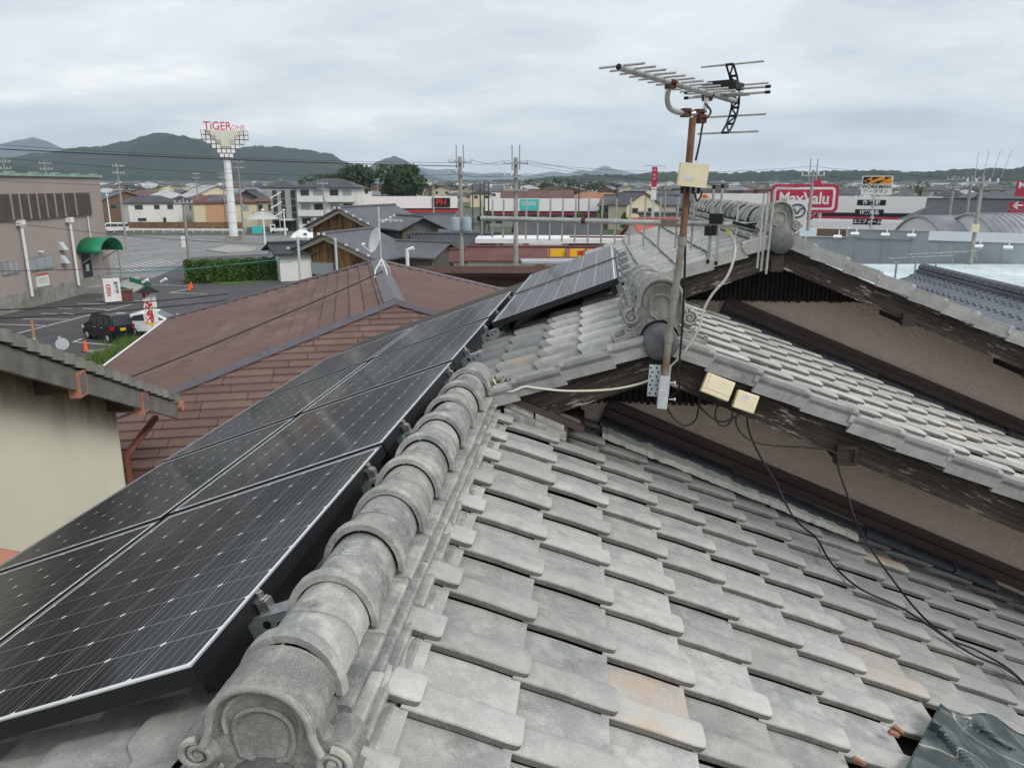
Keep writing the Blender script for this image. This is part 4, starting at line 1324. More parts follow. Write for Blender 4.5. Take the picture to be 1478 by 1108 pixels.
# kerb islands with weeds beside the black car
def slab(name, pix, h, mat):
    pts = [gp(x, y) for x, y in pix]
    m = MB(); m.prism([(p.x, p.y, GZ + 0.005) for p in pts], (0, 0, h))
    return struct(m.build(name, mat))
slab('kerb', [z6(490, 512), z6(760, 478), z6(770, 486), z6(560, 540)], 0.14, 'concrete_dirty')
slab('kerb', [z6(560, 538), z6(790, 470), z6(800, 500), z6(640, 600)], 0.10, 'grass_soil') if plain('grass_soil', (0.075, 0.12, 0.03), 0.95, 0.3, 1.5, c2=(0.05, 0.08, 0.02)) else None
slab('kerb', [z1(1180, 800), z1(1310, 770), z1(1464, 782), z1(1464, 800), z1(1300, 815)], 0.15, 'concrete')
slab('kerb', [z1(640, 1000), z1(790, 950), z1(800, 962), z1(660, 1015)], 0.14, 'concrete')
plain('grass_blade', (0.085, 0.15, 0.03), 0.8, 0.3, 3, c2=(0.14, 0.17, 0.05))
def tufts(name, cs, n, h, spread, label):
    m = MB()
    for c in cs:
        for k in range(n):
            p = c + Vector((random.gauss(0, spread), random.gauss(0, spread), 0))
            d = Vector((random.gauss(0, 0.3), random.gauss(0, 0.3), 1)).normalized() * h * random.uniform(0.4, 1.1)
            e = Vector((random.gauss(0, 1), random.gauss(0, 1), 0)).normalized() * 0.03
            m.add([p - e, p + e, p + d], [(0, 1, 2)])
    o = m.build(name, 'grass_blade')
    return tag(o, label, 'weeds', kind='stuff')
tufts('weeds', [gp(*z6(x, y)) for x, y in ((620, 545), (660, 530), (700, 515), (735, 500), (745, 470), (760, 455), (600, 560), (650, 560))], 220, 0.7, 0.55, 'green weeds growing in the kerb bed behind the black car')
# ------------------------------------------------------------------ neighbour with the brown shingle hip roof
def shingle_mat():
    n = NT('shingle_brown')
    k = n.mix(n.step(n.noise(0.9, 4, 0.6), 0.35, 0.65), (0.140, 0.090, 0.078), (0.175, 0.115, 0.100))
    k = n.mix(n.math('MULTIPLY', n.step(n.noise(6, 3, 0.6), 0.5, 0.7), 0.35), k, (0.105, 0.070, 0.063))
    k = n.mix(n.math('MULTIPLY', n.step(n.noise(30, 2, 0.5), 0.5, 0.7), 0.25), k, (0.20, 0.145, 0.128))
    k = n.mix(1.0, k, n.math('ADD', n.math('MULTIPLY', n.rnd(), 0.26), 0.87), 'MULTIPLY')
    n.bump(n.noise(60, 3, 0.6), 0.4, 0.01)
    return n.done(k, 0.9, 0.12)
shingle_mat()
plain('ridge_flashing', (0.105, 0.095, 0.110), 0.5, 0.1, 2, metal=0.2)
plain('white_pvc', (0.70, 0.71, 0.71), 0.45, 0.06, 3)
plain('beige_wall', (0.42, 0.38, 0.33), 0.85, 0.1, 1)
bz, be = -2.7, -4.6
A_, B_ = at_z(570, 437, bz), at_z(545, 378, bz)
u_ = (B_ - A_).normalized()
nl = Vector((-u_.y, u_.x, 0))                       # to the west
C_, D_ = at_z(305, 413, be), at_z(165, 522, be)
wL = ((C_ - A_).dot(nl) + (D_ - A_).dot(nl)) / 2    # run of the west slope
Ec = at_z(-58, 696, be)
runE = -(Ec - A_).dot(u_)                            # run of the near hip
Lr = (B_ - A_).length
brown = thing('brown_roof_house', 'house with a brown shingle hip roof and grey ridge flashing', 'house', (A_.x, A_.y, GZ))
def bp(a, b, z):
    """a along the ridge from its near end, b to the west"""
    p = A_ + u_ * a + nl * b
    return Vector((p.x - A_.x, p.y - A_.y, z - GZ))
m = MB()
e1, e2 = -runE, Lr
m.add([bp(0, 0, bz - .03), bp(Lr, 0, bz - .03), bp(Lr, wL, be - .03), bp(-runE, wL, be - .03), bp(-runE, -wL, be - .03), bp(Lr, -wL, be - .03),
       bp(Lr, wL, be - 0.2), bp(-runE, wL, be - 0.2), bp(-runE, -wL, be - 0.2), bp(Lr, -wL, be - 0.2)],
      [(0, 1, 2, 3), (0, 3, 4), (0, 4, 5, 1), (1, 5, 9, 6, 2), (2, 6, 7, 3), (3, 7, 8, 4), (4, 8, 9, 5), (6, 9, 8, 7)])
broof = link('roof', m.mesh('roof', 'shingle_brown'), brown)
m = MB()
m.add([bp(-runE + .5, wL - .5, be - .2), bp(-runE + .5, -wL + .5, be - .2), bp(Lr - .2, -wL + .5, be - .2), bp(Lr - .2, wL - .5, be - .2),
       bp(-runE + .5, wL - .5, GZ), bp(-runE + .5, -wL + .5, GZ), bp(Lr - .2, -wL + .5, GZ), bp(Lr - .2, wL - .5, GZ)], [(0, 1, 5, 4), (1, 2, 6, 5), (2, 3, 7, 6), (3, 0, 4, 7)])
link('house_wall', m.mesh('house_wall', 'beige_wall'), brown)
# shingle courses: slabs with a thick butt, each piece on its own
NC = 21
cnt = 0
rest = MB()
def piece(q, th, single):
    """q: two lower then two upper corners on the slope"""
    lift = Vector((0, 0, th))
    m_ = MB() if single else rest
    m_.hexa([q[0], q[1], q[2], q[3], q[0] + lift, q[1] + lift, q[2] + lift * 0.15, q[3] + lift * 0.15])
    if single:
        link('shingle', m_.mesh('shingle', 'shingle_brown'), broof)
ptsvis = lambda v: in_frame(Vector((v.x + A_.x, v.y + A_.y, v.z + GZ)), 5)
for i in range(NC):
    t0, t1 = i / NC, (i + 1.0) / NC
    z0, z1_ = bz + (be - bz) * t0, bz + (be - bz) * t1
    # near hip face: from the west hip to the east hip
    x = -wL * t1 - random.uniform(0, 0.9)
    while x < wL * t1:
        w_ = 0.93
        a, b = max(x, -wL * t1), min(x + w_, wL * t1)
        au, bu = max(min(a, wL * t0), -wL * t0), max(min(b, wL * t0), -wL * t0)
        if b - a > 0.05:
            q = [bp(-runE * t1, b, z1_), bp(-runE * t1, a + 0.012, z1_), bp(-runE * t0, au + 0.012, z0), bp(-runE * t0, bu, z0)]
            mid = (q[0] + q[1] + q[2]) / 3
            sg = ptsvis(mid) and cnt < 290
            cnt += sg
            piece(q, 0.045, sg)
        x += w_
    # long slopes
    for sgn in (1, -1):
        a = -runE * t1 - random.uniform(0, 0.9)
        while a < Lr:
            w_ = 0.93
            s0, s1 = max(a, -runE * t1), min(a + w_, Lr)
            if s1 - s0 > 0.05:
                su, sv = max(s0, -runE * t0), max(s1, -runE * t0)
                q = [bp(s0 + 0.012, sgn * wL * t1, z1_), bp(s1, sgn * wL * t1, z1_), bp(sv, sgn * wL * t0, z0), bp(su + 0.012, sgn * wL * t0, z0)]
                mid = (q[0] + q[1] + q[2]) / 3
                sg = ptsvis(mid) and cnt < 290 and sgn == 1 and s0 > -1.5
                cnt += sg
                piece(q, 0.050, sg)
            a += w_
if rest.v:
    link('shingle_field', rest.mesh('shingle_field', 'shingle_brown'), broof)['kind'] = 'stuff'
def strip_on(pa, pb, w, h, nm, mat):
    d = (pb - pa).normalized()
    s_ = d.cross(Vector((0, 0, 1))).normalized() * w
    m = MB()
    dn = Vector((0, 0, -h))
    m.add([pa - s_ + dn, pa + Vector((0, 0, 0.05)), pa + s_ + dn, pb - s_ + dn, pb + Vector((0, 0, 0.05)), pb + s_ + dn, pa - s_ + dn * 1.8, pa + s_ + dn * 1.8, pb - s_ + dn * 1.8, pb + s_ + dn * 1.8],
          [(0, 1, 4, 3), (1, 2, 5, 4), (0, 3, 8, 6), (2, 7, 9, 5), (0, 6, 7, 2, 1), (3, 4, 5, 9, 8)])
    return link(nm, m.mesh(nm, mat), broof)
strip_on(bp(0, 0, bz + .06), bp(Lr, 0, bz + .06), 0.26, 0.05, 'ridge_flashing', 'ridge_flashing')
strip_on(bp(-.05, 0, bz + .05), bp(-runE, wL, be + .06), 0.13, 0.03, 'hip_flashing', 'ridge_flashing')
strip_on(bp(-.05, 0, bz + .05), bp(-runE, -wL, be + .06), 0.13, 0.03, 'hip_flashing', 'ridge_flashing')
m = MB()
m.tube([bp(Lr, 0, bz + 0.06), bp(Lr, wL, be + 0.05)], 0.07, 6); m.tube([bp(Lr, 0, bz + 0.06), bp(Lr, -wL, be + 0.05)], 0.07, 6)
link('verge_flashing', m.mesh('verge_flashing', 'ridge_flashing'), broof)
m = MB(); m.tube([bp(-runE, wL + .05, be), bp(Lr, wL + .05, be)], 0.055, 6); link('gutter', m.mesh('gutter', 'white_pvc'), broof)
# wire lying over the west slope
w0, w1 = at_d(165, 542, 19.5), at_d(548, 380, 27.2)
# lower wing beyond with its own courses and white gutter
wg = thing('brown_roof_wing', 'low brown shingled roof with a white gutter behind the solar panels', 'roof', (0, 0, GZ))
wz0, wz1 = -3.35, -4.25
p0, p1 = at_z(600, 384, wz0), at_z(812, 384, wz0)
q0, q1 = at_z(600, 412, wz1), at_z(812, 405, wz1)
dz_ = Vector((0, 0, -GZ))
m = MB(); m.add([p0 + dz_, p1 + dz_, q1 + dz_, q0 + dz_, p0 + dz_ - Vector((0, 0, .3)), p1 + dz_ - Vector((0, 0, .3)), q1 + dz_ - Vector((0, 0, .18)), q0 + dz_ - Vector((0, 0, .18))], [(0, 1, 2, 3), (4, 7, 6, 5), (3, 2, 6, 7), (0, 3, 7, 4), (1, 5, 6, 2), (0, 4, 5, 1)])
wr = link('roof', m.mesh('roof', 'shingle_brown'), wg)
for i in range(5):
    for k in range(9):
        def W_(s_, t): return (p0.lerp(p1, s_)).lerp(q0.lerp(q1, s_), t) + dz_
        s0, s1 = (k + (0.5 if i % 2 else 0)) / 9, (k + 0.985 + (0.5 if i % 2 else 0)) / 9
        if s1 > 1: continue
        q = [W_(s0, (i + 1) / 5), W_(s1, (i + 1) / 5), W_(s1, i / 5), W_(s0, i / 5)]
        mm_ = MB(); L_ = Vector((0, 0, .05)); mm_.hexa([*q, q[0] + L_, q[1] + L_, q[2] + L_ * .15, q[3] + L_ * .15])
        link('shingle', mm_.mesh('shingle', 'shingle_brown'), wr)
g0, g1 = at_z(690, 408, wz1 - .05) + dz_, at_z(800, 405, wz1 - .05) + dz_
m = MB(); m.tube([g0, g1], 0.10, 8); link('gutter', m.mesh('gutter', 'white_pvc'), wg)
m = MB(); m.hexa([at_z(640, 414, wz1 - 1.2) + dz_, at_z(812, 414, wz1 - 1.2) + dz_, at_z(812, 402, wz1 - 1.2) + dz_, at_z(640, 402, wz1 - 1.2) + dz_, at_z(640, 414, wz1 - .2) + dz_, at_z(812, 414, wz1 - .2) + dz_, at_z(812, 402, wz1 - .2) + dz_, at_z(640, 402, wz1 - .2) + dz_])
m = MB(); c0, c1 = q0 + dz_, q1 + dz_
bk = (p0 - q0).normalized() * 0.6; bk.z = 0
m.hexa([c0 + bk - Vector((0, 0, c0.z)), c1 + bk - Vector((0, 0, c1.z)), c1 + bk * 4 - Vector((0, 0, c1.z)), c0 + bk * 4 - Vector((0, 0, c0.z)), c0 + bk - Vector((0, 0, .1)), c1 + bk - Vector((0, 0, .1)), c1 + bk * 4 - Vector((0, 0, .1)), c0 + bk * 4 - Vector((0, 0, .1))])
link('house_wall', m.mesh('house_wall', 'beige_wall'), wg)
# satellite dish on its tripod mast astride the ridge
sd0 = at_z(551, 396, bz + 0.02)
dish = thing('satellite_dish', 'white satellite dish on a tripod mast astride the brown ridge', 'satellite dish', sd0)
def db(mb, nm, mat): 
    return link(nm, mb.mesh(nm, mat, 50), dish)
sc_ = sd0.length * 0 + math.hypot(sd0.x, sd0.y) / 1146
rr = Vector((CY, SY, 0))
def dp_(dx, up_, fw=0.0):
    return rr * dx * sc_ + Vector((0, 0, up_ * sc_)) + Vector((-SY, CY, 0)) * fw
db(MB().cyl(dp_(0, 10), dp_(-1, 96), 0.028), 'pole', 'galv_light')
m = MB()
for (dx, fw) in ((-8, -.5), (14, -.5), (-5, .6), (10, .6)):
    m.tube([dp_(0.5, 22), dp_(dx * 0.7, 8, fw * 0.8), dp_(dx, -10, fw)], 0.024, 6)
m.cyl(dp_(-4, 14, -.2), dp_(7, 14, -.2), 0.016)
db(m, 'tripod', 'white_pvc')
m = MB(); m.cyl(dp_(-3, 78), dp_(34, 77), 0.016)
for k in range(4): m.cyl(dp_(8 + k * 8, 76, -.25), dp_(8 + k * 8, 76, .25), 0.012)
db(m, 'small_aerial', 'galv_light')
m = MB()
cD = dp_(-6, 50, -.35); ax = Vector((-0.75, -0.60, 0.28)).normalized(); sx_ = ax.cross(Vector((0, 0, 1))).normalized(); sy_ = sx_.cross(ax)
NRr = 7
prev = []
for i in range(NRr + 1):
    r_ = 0.36 * i / NRr
    ring_ = [cD + ax * (0.09 * (i / NRr) ** 2 - 0.09) + (sx_ * math.cos(t) + sy_ * math.sin(t) * 1.08) * r_ for t in (2 * math.pi * k / 24 for k in range(24))]
    m.v += [tuple(p) for p in ring_]
for i in range(NRr):
    for k in range(24):
        m.f.append((i * 24 + k, i * 24 + (k + 1) % 24, (i + 1) * 24 + (k + 1) % 24, (i + 1) * 24 + k))
o = db(m, 'reflector', 'white_pvc'); sdm = o.modifiers.new('s', 'SOLIDIFY'); sdm.thickness = 0.012
m = MB(); f_ = cD + ax * 0.36 - sy_ * 0.22; m.tube([cD - sy_ * 0.38, f_], 0.014, 6); m.cyl(f_, f_ + Vector((0.0, 0, 0.05)) - ax * 0.10, 0.045, 0.03)
db(m, 'receiver_arm', 'white_pvc')

# ------------------------------------------------------------------ cream gable house on the west
plain('cream_wall', (0.60, 0.58, 0.48), 0.9, 0.05, 1.2, bump=0.15, bscale=60)
def cream_wall_mat():
    n = NT('cream_wall_top_dark')
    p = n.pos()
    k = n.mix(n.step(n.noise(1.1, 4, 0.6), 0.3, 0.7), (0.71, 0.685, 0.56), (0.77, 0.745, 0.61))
    at = nd(n.t, 'ShaderNodeAttribute'); at.attribute_name = 'top_dark'
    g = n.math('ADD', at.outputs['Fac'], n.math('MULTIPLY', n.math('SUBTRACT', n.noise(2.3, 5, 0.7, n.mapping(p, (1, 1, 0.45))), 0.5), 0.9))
    k = n.mix(n.math('MULTIPLY', n.step(g, 0.45, 0.95), 0.78), k, (0.10, 0.098, 0.085))  # ragged darkening towards the top of the wall
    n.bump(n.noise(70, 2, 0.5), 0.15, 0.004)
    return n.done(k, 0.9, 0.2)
cream_wall_mat()
plain('grey_weathered', (0.17, 0.165, 0.15), 0.9, 0.25, 3, c2=(0.12, 0.12, 0.10), streak=0.2)
plain('old_cement_tile', (0.22, 0.22, 0.195), 0.9, 0.22, 5, c2=(0.15, 0.155, 0.13), rnd=0.15, bump=0.3)
plain('red_brown_metal', (0.17, 0.060, 0.042), 0.5, 0.15, 3, spec=0.4)
plain('red_brown_light', (0.42, 0.19, 0.13), 0.7, 0.15, 6)
V0, V1 = at_d(0, 487, 8.7), at_d(247, 574, 13.0)
uh = Vector((V1.x - V0.x, V1.y - V0.y, 0)); Lh = uh.length; uh.normalize()
inn = Vector((-uh.y, uh.x, 0))
if inn.x > 0: inn = -inn
tanc = (V0.z - V1.z) / Lh
ch = thing('cream_house', 'cream plastered gable house with weathered grey verge and brown downpipe', 'house', (V1.x, V1.y, GZ))
def cpt(s_, i_, z):
    p = V1 - uh * s_ + inn * i_
    return Vector((p.x - V1.x, p.y - V1.y, z - GZ))
def zv(s_): return V1.z + tanc * s_
sw = 2.55      # wall corner sits back from the eave end
Sm = 11.0
m = MB()
ns = 24
vsw, attr = [], []
zb = [0.0, 1.2, 2.4, 3.4, 4.2, 4.8, 5.3]
rowsz = 12
wq = 0.62
Cw = at_d(165, 578, 12.1)
sw = -((Cw - V1).dot(uh)); wq = (Cw - V1).dot(inn)
for i in range(ns + 1):
    s_ = sw + (Sm - sw) * i / ns
    topz = zv(s_) - 0.20
    for j in range(rowsz + 1):
        t = (j / rowsz) ** 2.2
        z = topz - (topz - GZ) * t
        m.v.append(tuple(cpt(s_, wq, z)))
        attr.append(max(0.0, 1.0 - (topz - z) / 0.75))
for i in range(ns):
    for j in range(rowsz):
        a = i * (rowsz + 1) + j
        m.f.append((a, a + 1, a + rowsz + 2, a + rowsz + 1))
me = m.mesh('gable_wall', 'cream_wall_top_dark')
at_ = me.attributes.new('top_dark', 'FLOAT', 'POINT'); at_.data.foreach_set('value', attr)
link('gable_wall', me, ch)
m = MB(); m.quad(cpt(sw, wq, zv(sw) - .2), cpt(sw, wq + 5, zv(sw) - .2), cpt(sw, wq + 5, GZ), cpt(sw, wq, GZ)); link('side_wall', m.mesh('side_wall', 'cream_wall'), ch)
m = MB(); th_ = 0.10
m.hexa([cpt(0, -0.0, zv(0) - .20), cpt(Sm, 0, zv(Sm) - .20), cpt(Sm, 6, zv(Sm) - .20), cpt(0, 6, zv(0) - .20), cpt(0, 0, zv(0) - .06), cpt(Sm, 0, zv(Sm) - .06), cpt(Sm, 6, zv(Sm) - .06), cpt(0, 6, zv(0) - .06)])
crf = link('roof', m.mesh('roof', 'old_cement_tile'), ch)
m = MB(); m.hexa([cpt(-0.08, -0.05, zv(-.08) - .34), cpt(Sm, -0.05, zv(Sm) - .34), cpt(Sm, -0.002, zv(Sm) - .34), cpt(-0.08, -.002, zv(-.08) - .34), cpt(-.08, -0.05, zv(-.08) - .085), cpt(Sm, -0.05, zv(Sm) - .085), cpt(Sm, -.002, zv(Sm) - .085), cpt(-.08, -.002, zv(-.08) - .085)])
link('bargeboard', m.mesh('bargeboard', 'grey_weathered'), ch)
s_ = -0.16
while s_ < Sm:
    a, b = s_, s_ + 0.262
    m = MB(); lf = 0.03
    m.hexa([cpt(a, -0.09, zv(a) - .075 + lf), cpt(b, -0.09, zv(b) - .075), cpt(b, 0.25, zv(b) - .055), cpt(a, 0.25, zv(a) - .055 + lf), cpt(a, -0.08, zv(a) + .055 + lf), cpt(b, -0.08, zv(b) + .055), cpt(b, 0.25, zv(b) + .02), cpt(a, 0.25, zv(a) + .02 + lf)])
    o = link('verge_tile', m.mesh('verge_tile', 'old_cement_tile'), crf)
    s_ += 0.25
for (px, py) in ((117, 541), (208, 570)):
    best = min((abs((Vector(at_d(px, py, d_)) - V1).dot(inn) + 0.06), d_) for d_ in [7 + 0.02 * k for k in range(350)])
    c = at_d(px, py, best[1]); s_ = -((c - V1).dot(uh)); c.z -= 0.10
    m = MB(); m.hexa([cpt(s_ - .09, 0.05, c.z - .10), cpt(s_ + .09, 0.05, c.z - .10), cpt(s_ + .09, wq + .02, c.z - .10), cpt(s_ - .09, wq + .02, c.z - .10), cpt(s_ - .09, 0.05, c.z + .10), cpt(s_ + .09, 0.05, c.z + .10), cpt(s_ + .09, wq + .02, c.z + .10), cpt(s_ - .09, wq + .02, c.z + .10)])
    link('purlin', m.mesh('purlin', 'dark_red_wood') if plain('dark_red_wood', (0.10, 0.062, 0.05), 0.85, 0.4, 6, c2=(0.04, 0.03, 0.026)) else None, ch)
    m = MB(); m.hexa([cpt(s_ - .11, -0.07, c.z - .15), cpt(s_ + .11, -0.07, c.z - .15), cpt(s_ + .11, 0.05, c.z - .15), cpt(s_ - .11, 0.05, c.z - .15), cpt(s_ - .11, -0.07, c.z + .15), cpt(s_ + .11, -0.07, c.z + .15), cpt(s_ + .11, 0.05, c.z + .15), cpt(s_ - .11, 0.05, c.z + .15)])
    cp_ = link('purlin_cap', m.mesh('purlin_cap', 'red_brown_light'), ch)
    m = MB(); m.hexa([cpt(s_ - .075, -0.075, c.z - .12), cpt(s_ + .075, -0.075, c.z - .12), cpt(s_ + .075, -0.068, c.z - .12), cpt(s_ - .075, -0.068, c.z - .12), cpt(s_ - .075, -0.075, c.z + .12), cpt(s_ + .075, -0.075, c.z + .12), cpt(s_ + .075, -0.068, c.z + .12), cpt(s_ - .075, -0.068, c.z + .12)])
    link('cap_plate', m.mesh('cap_plate', 'grey_weathered'), cp_)
m = MB(); m.tube([cpt(-.22, -0.10, zv(-.2) - .12), cpt(-.22, 6, zv(-.2) - .12)], 0.085, 8); link('gutter', m.mesh('gutter', 'red_brown_light'), ch)
m = MB()
k0 = cpt(-0.10, wq - 0.12, zv(0) - .35); k1 = cpt(sw - .05, wq - .05, zv(sw) - 1.02)
m.tube([k0, k1], 0.055, 8); link('downpipe', m.mesh('downpipe', 'red_brown_metal'), ch)
m = MB(); m.tube([k1 + Vector((0, 0, .05)), Vector((k1.x, k1.y, 0.2))], 0.045, 8); link('downpipe', m.mesh('downpipe', 'red_brown_metal'), ch)
# reddish lean-to eave at the foot of the cream wall
l0, l1, l2, l3 = at_d(-90, 770, 5.9), at_d(-90, 880, 5.0), at_d(28, 792, 5.9), at_d(-10, 880, 5.2)
zz0 = at_d(30, 795, 5.9).z
m = MB(); pz = [at_z(x, y, zz0) for x, y in ((-120, 770), (28, 795), (-20, 860), (-140, 860))]
m.prism([(p.x, p.y, p.z - GZ) for p in pz], (0, 0, -0.12))
o = MB(); o.v = [(x - V1.x, y - V1.y, z) for x, y, z in m.v]; o.f = m.f
link('lean_to_eave', o.mesh('lean_to_eave', 'red_brown_light'), ch)
# ------------------------------------------------------------------ generic builders for the town
plain('window_glass', (0.035, 0.045, 0.052), 0.12, 0.15, 1.0, spec=0.6)
plain('window_pale', (0.30, 0.33, 0.34), 0.3, 0.15, 0.6, spec=0.5)
plain('frame_grey', (0.25, 0.25, 0.25), 0.5, 0.1, 1)
for nm, c in (('wall_white', (0.66, 0.66, 0.64)), ('wall_cream', (0.60, 0.53, 0.38)), ('wall_beige', (0.45, 0.40, 0.32)), ('wall_grey', (0.34, 0.34, 0.33)), ('wall_salmon', (0.50, 0.29, 0.18)), ('wall_taupe', (0.335, 0.285, 0.262)), ('wall_brown', (0.16, 0.10, 0.07)), ('wall_bluegrey', (0.34, 0.38, 0.41)), ('wall_darkgrey', (0.09, 0.095, 0.10))):
    plain(nm, c, 0.85, 0.07, 0.25, streak=0.10)
for nm, c in (('roof_slate', (0.085, 0.092, 0.105)), ('roof_dark', (0.030, 0.031, 0.034)), ('roof_charcoal', (0.055, 0.056, 0.062)), ('roof_brown', (0.105, 0.060, 0.050)), ('roof_orange', (0.27, 0.125, 0.065)), ('roof_redbrown', (0.115, 0.048, 0.042)), ('roof_red', (0.37, 0.085, 0.06)), ('roof_tile_blue', (0.150, 0.165, 0.190)), ('roof_silver', (0.34, 0.35, 0.37)), ('roof_aqua', (0.47, 0.54, 0.57))):
    plain(nm, c, 0.6, 0.16, 0.7, c2=tuple(v * 1.35 for v in c))
def corrug(name, c, freq, axis, depth=0.05):
    n = NT(name)
    sep = nd(n.t, 'ShaderNodeSeparateXYZ'); n.put(sep.inputs[0], n.obj())
    s_ = n.math('SINE', n.math('MULTIPLY', sep.outputs[axis], freq))
    k = n.mix(n.step(n.noise(0.5, 4, 0.6, n.obj()), 0.35, 0.65), c, tuple(v * 1.25 for v in c))
    n.bump(s_, 0.8, depth)
    return n.done(k, 0.55, 0.3)
corrug('roof_tile_rows', (0.105, 0.112, 0.125), 22.0, 0)
corrug('roof_tile_rows_dark', (0.060, 0.064, 0.074), 20.0, 0)
corrug('roof_metal_rows', (0.27, 0.275, 0.30), 12.0, 0)
def board_mat():
    n = NT('charred_boards')
    p = n.obj()
    g = n.noise(1.0, 4, 0.7, n.mapping(p, (3.2, 3.2, 0.25)))
    k = n.mix(n.step(g, 0.36, 0.64), (0.045, 0.028, 0.018), (0.30, 0.17, 0.085))
    k = n.mix(n.math('MULTIPLY', n.step(n.noise(0.8, 4, 0.6, p), 0.5, 0.7), 0.5), k, (0.05, 0.034, 0.026))
    return n.done(k, 0.9, 0.1)
board_mat()
plain('grey_boards', (0.12, 0.113, 0.105), 0.9, 0.25, 2.0, streak=0.5)

def spot(px, D, rot=0.0, zref=0.0):
    p = gpt(px, D, zref)
    return p, math.atan2(p.y, p.x) - math.pi / 2 + R(rot)
def window(parent, face, x, z, w, h, wx, dy, mat='window_glass', frame='frame_grey', sub=True):
    """face f: the wall at local -y, l/r: the end walls; x along the wall from its middle"""
    t = 0.06
    m, g = MB(), MB()
    if face == 'f':
        m.bx(x - w / 2 - t, x + w / 2 + t, dy - 0.05, dy + 0.05, z - h / 2 - t, z + h / 2 + t); g.bx(x - w / 2, x + w / 2, dy - 0.06, dy, z - h / 2, z + h / 2)
    else:
        sgn = -1 if face == 'l' else 1
        m.bx(sgn * wx - 0.05, sgn * wx + 0.05, x - w / 2 - t, x + w / 2 + t, z - h / 2 - t, z + h / 2 + t); g.bx(sgn * (wx + 0.06), sgn * wx, x - w / 2, x + w / 2, z - h / 2, z + h / 2)
    o = link('window', m.mesh('window', frame), parent)
    link('pane', g.mesh('pane', mat), o)
    return o
def roof_mesh(w, d, h, rh, kind, ov):
    m = MB()
    X, Y = w / 2 + ov, d / 2 + ov
    t = 0.16
    if kind == 'gx':
        k = rh / (d / 2)
        for s_ in (1, -1):
            m.hexa([(-X, s_ * Y, h - k * ov - t), (X, s_ * Y, h - k * ov - t), (X, 0, h + rh - t), (-X, 0, h + rh - t), (-X, s_ * Y, h - k * ov), (X, s_ * Y, h - k * ov), (X, 0, h + rh), (-X, 0, h + rh)])
    elif kind == 'gy':
        k = rh / (w / 2)
        for s_ in (1, -1):
            m.hexa([(s_ * X, -Y, h - k * ov - t), (s_ * X, Y, h - k * ov - t), (0, Y, h + rh - t), (0, -Y, h + rh - t), (s_ * X, -Y, h - k * ov), (s_ * X, Y, h - k * ov), (0, Y, h + rh), (0, -Y, h + rh)])
    elif kind == 'hip':
        if w >= d:
            a, b = (-(X - Y), 0), (X - Y, 0)
        else:
            a, b = (0, -(Y - X)), (0, Y - X)
        m.add([(-X, -Y, h), (X, -Y, h), (X, Y, h), (-X, Y, h), (a[0], a[1], h + rh), (b[0], b[1], h + rh), (-X, -Y, h - t), (X, -Y, h - t), (X, Y, h - t), (-X, Y, h - t)],
              ([(0, 1, 5, 4), (1, 2, 5), (2, 3, 4, 5), (3, 0, 4)] if w >= d else [(0, 1, 4), (1, 2, 5, 4), (2, 3, 5), (3, 0, 4, 5)]) + [(0, 6, 7, 1), (1, 7, 8, 2), (2, 8, 9, 3), (3, 9, 6, 0), (6, 9, 8, 7)])
    else:
        m.bx(-X, X, -Y, Y, h, h + rh)
    return m
def wall_mesh(w, d, h, rh, kind):
    m = MB()
    if kind == 'gx':
        m.prism([(-w / 2, -d / 2, 0), (-w / 2, d / 2, 0), (-w / 2, d / 2, h - .1), (-w / 2, 0, h + rh - .14), (-w / 2, -d / 2, h - .1)], (w, 0, 0))
    elif kind == 'gy':
        m.prism([(-w / 2, -d / 2, 0), (w / 2, -d / 2, 0), (w / 2, -d / 2, h - .1), (0, -d / 2, h + rh - .14), (-w / 2, -d / 2, h - .1)], (0, d, 0))
    else:
        m.bx(-w / 2, w / 2, -d / 2, d / 2, 0, h)
    return m
def house_at(name, label, px, D, rot, w, d, h, rh, kind, wm, rm, wins=(), ov=0.45, group=None, cat='house', zlift=0.0):
    p, rz = spot(px, D, rot)
    t = thing(name, label, cat, (p.x, p.y, p.z + zlift), rz, group)
    link('house_wall', wall_mesh(w, d, h, rh, kind).mesh('house_wall', wm), t)
    r_ = link('roof', roof_mesh(w, d, h, rh, kind, ov).mesh('roof', rm), t)
    if kind in ('gx', 'gy') and D < 260:
        q = MB()
        if kind == 'gx': q.tube([(-w / 2 - ov, 0, h + rh + .05), (w / 2 + ov, 0, h + rh + .05)], 0.16, 6)
        else: q.tube([(0, -d / 2 - ov, h + rh + .05), (0, d / 2 + ov, h + rh + .05)], 0.16, 6)
        link('ridge', q.mesh('ridge', rm), r_)
    for wn_ in wins:
        f, x, z, ww, wh = wn_[:5]
        window(t, f, x, z, ww, wh, w / 2, -d / 2, *(wn_[5:] if len(wn_) > 5 else ()))
    return t
def box_part(parent, name, mat, *a):
    m = MB(); m.bx(*a)
    return link(name, m.mesh(name, mat), parent)

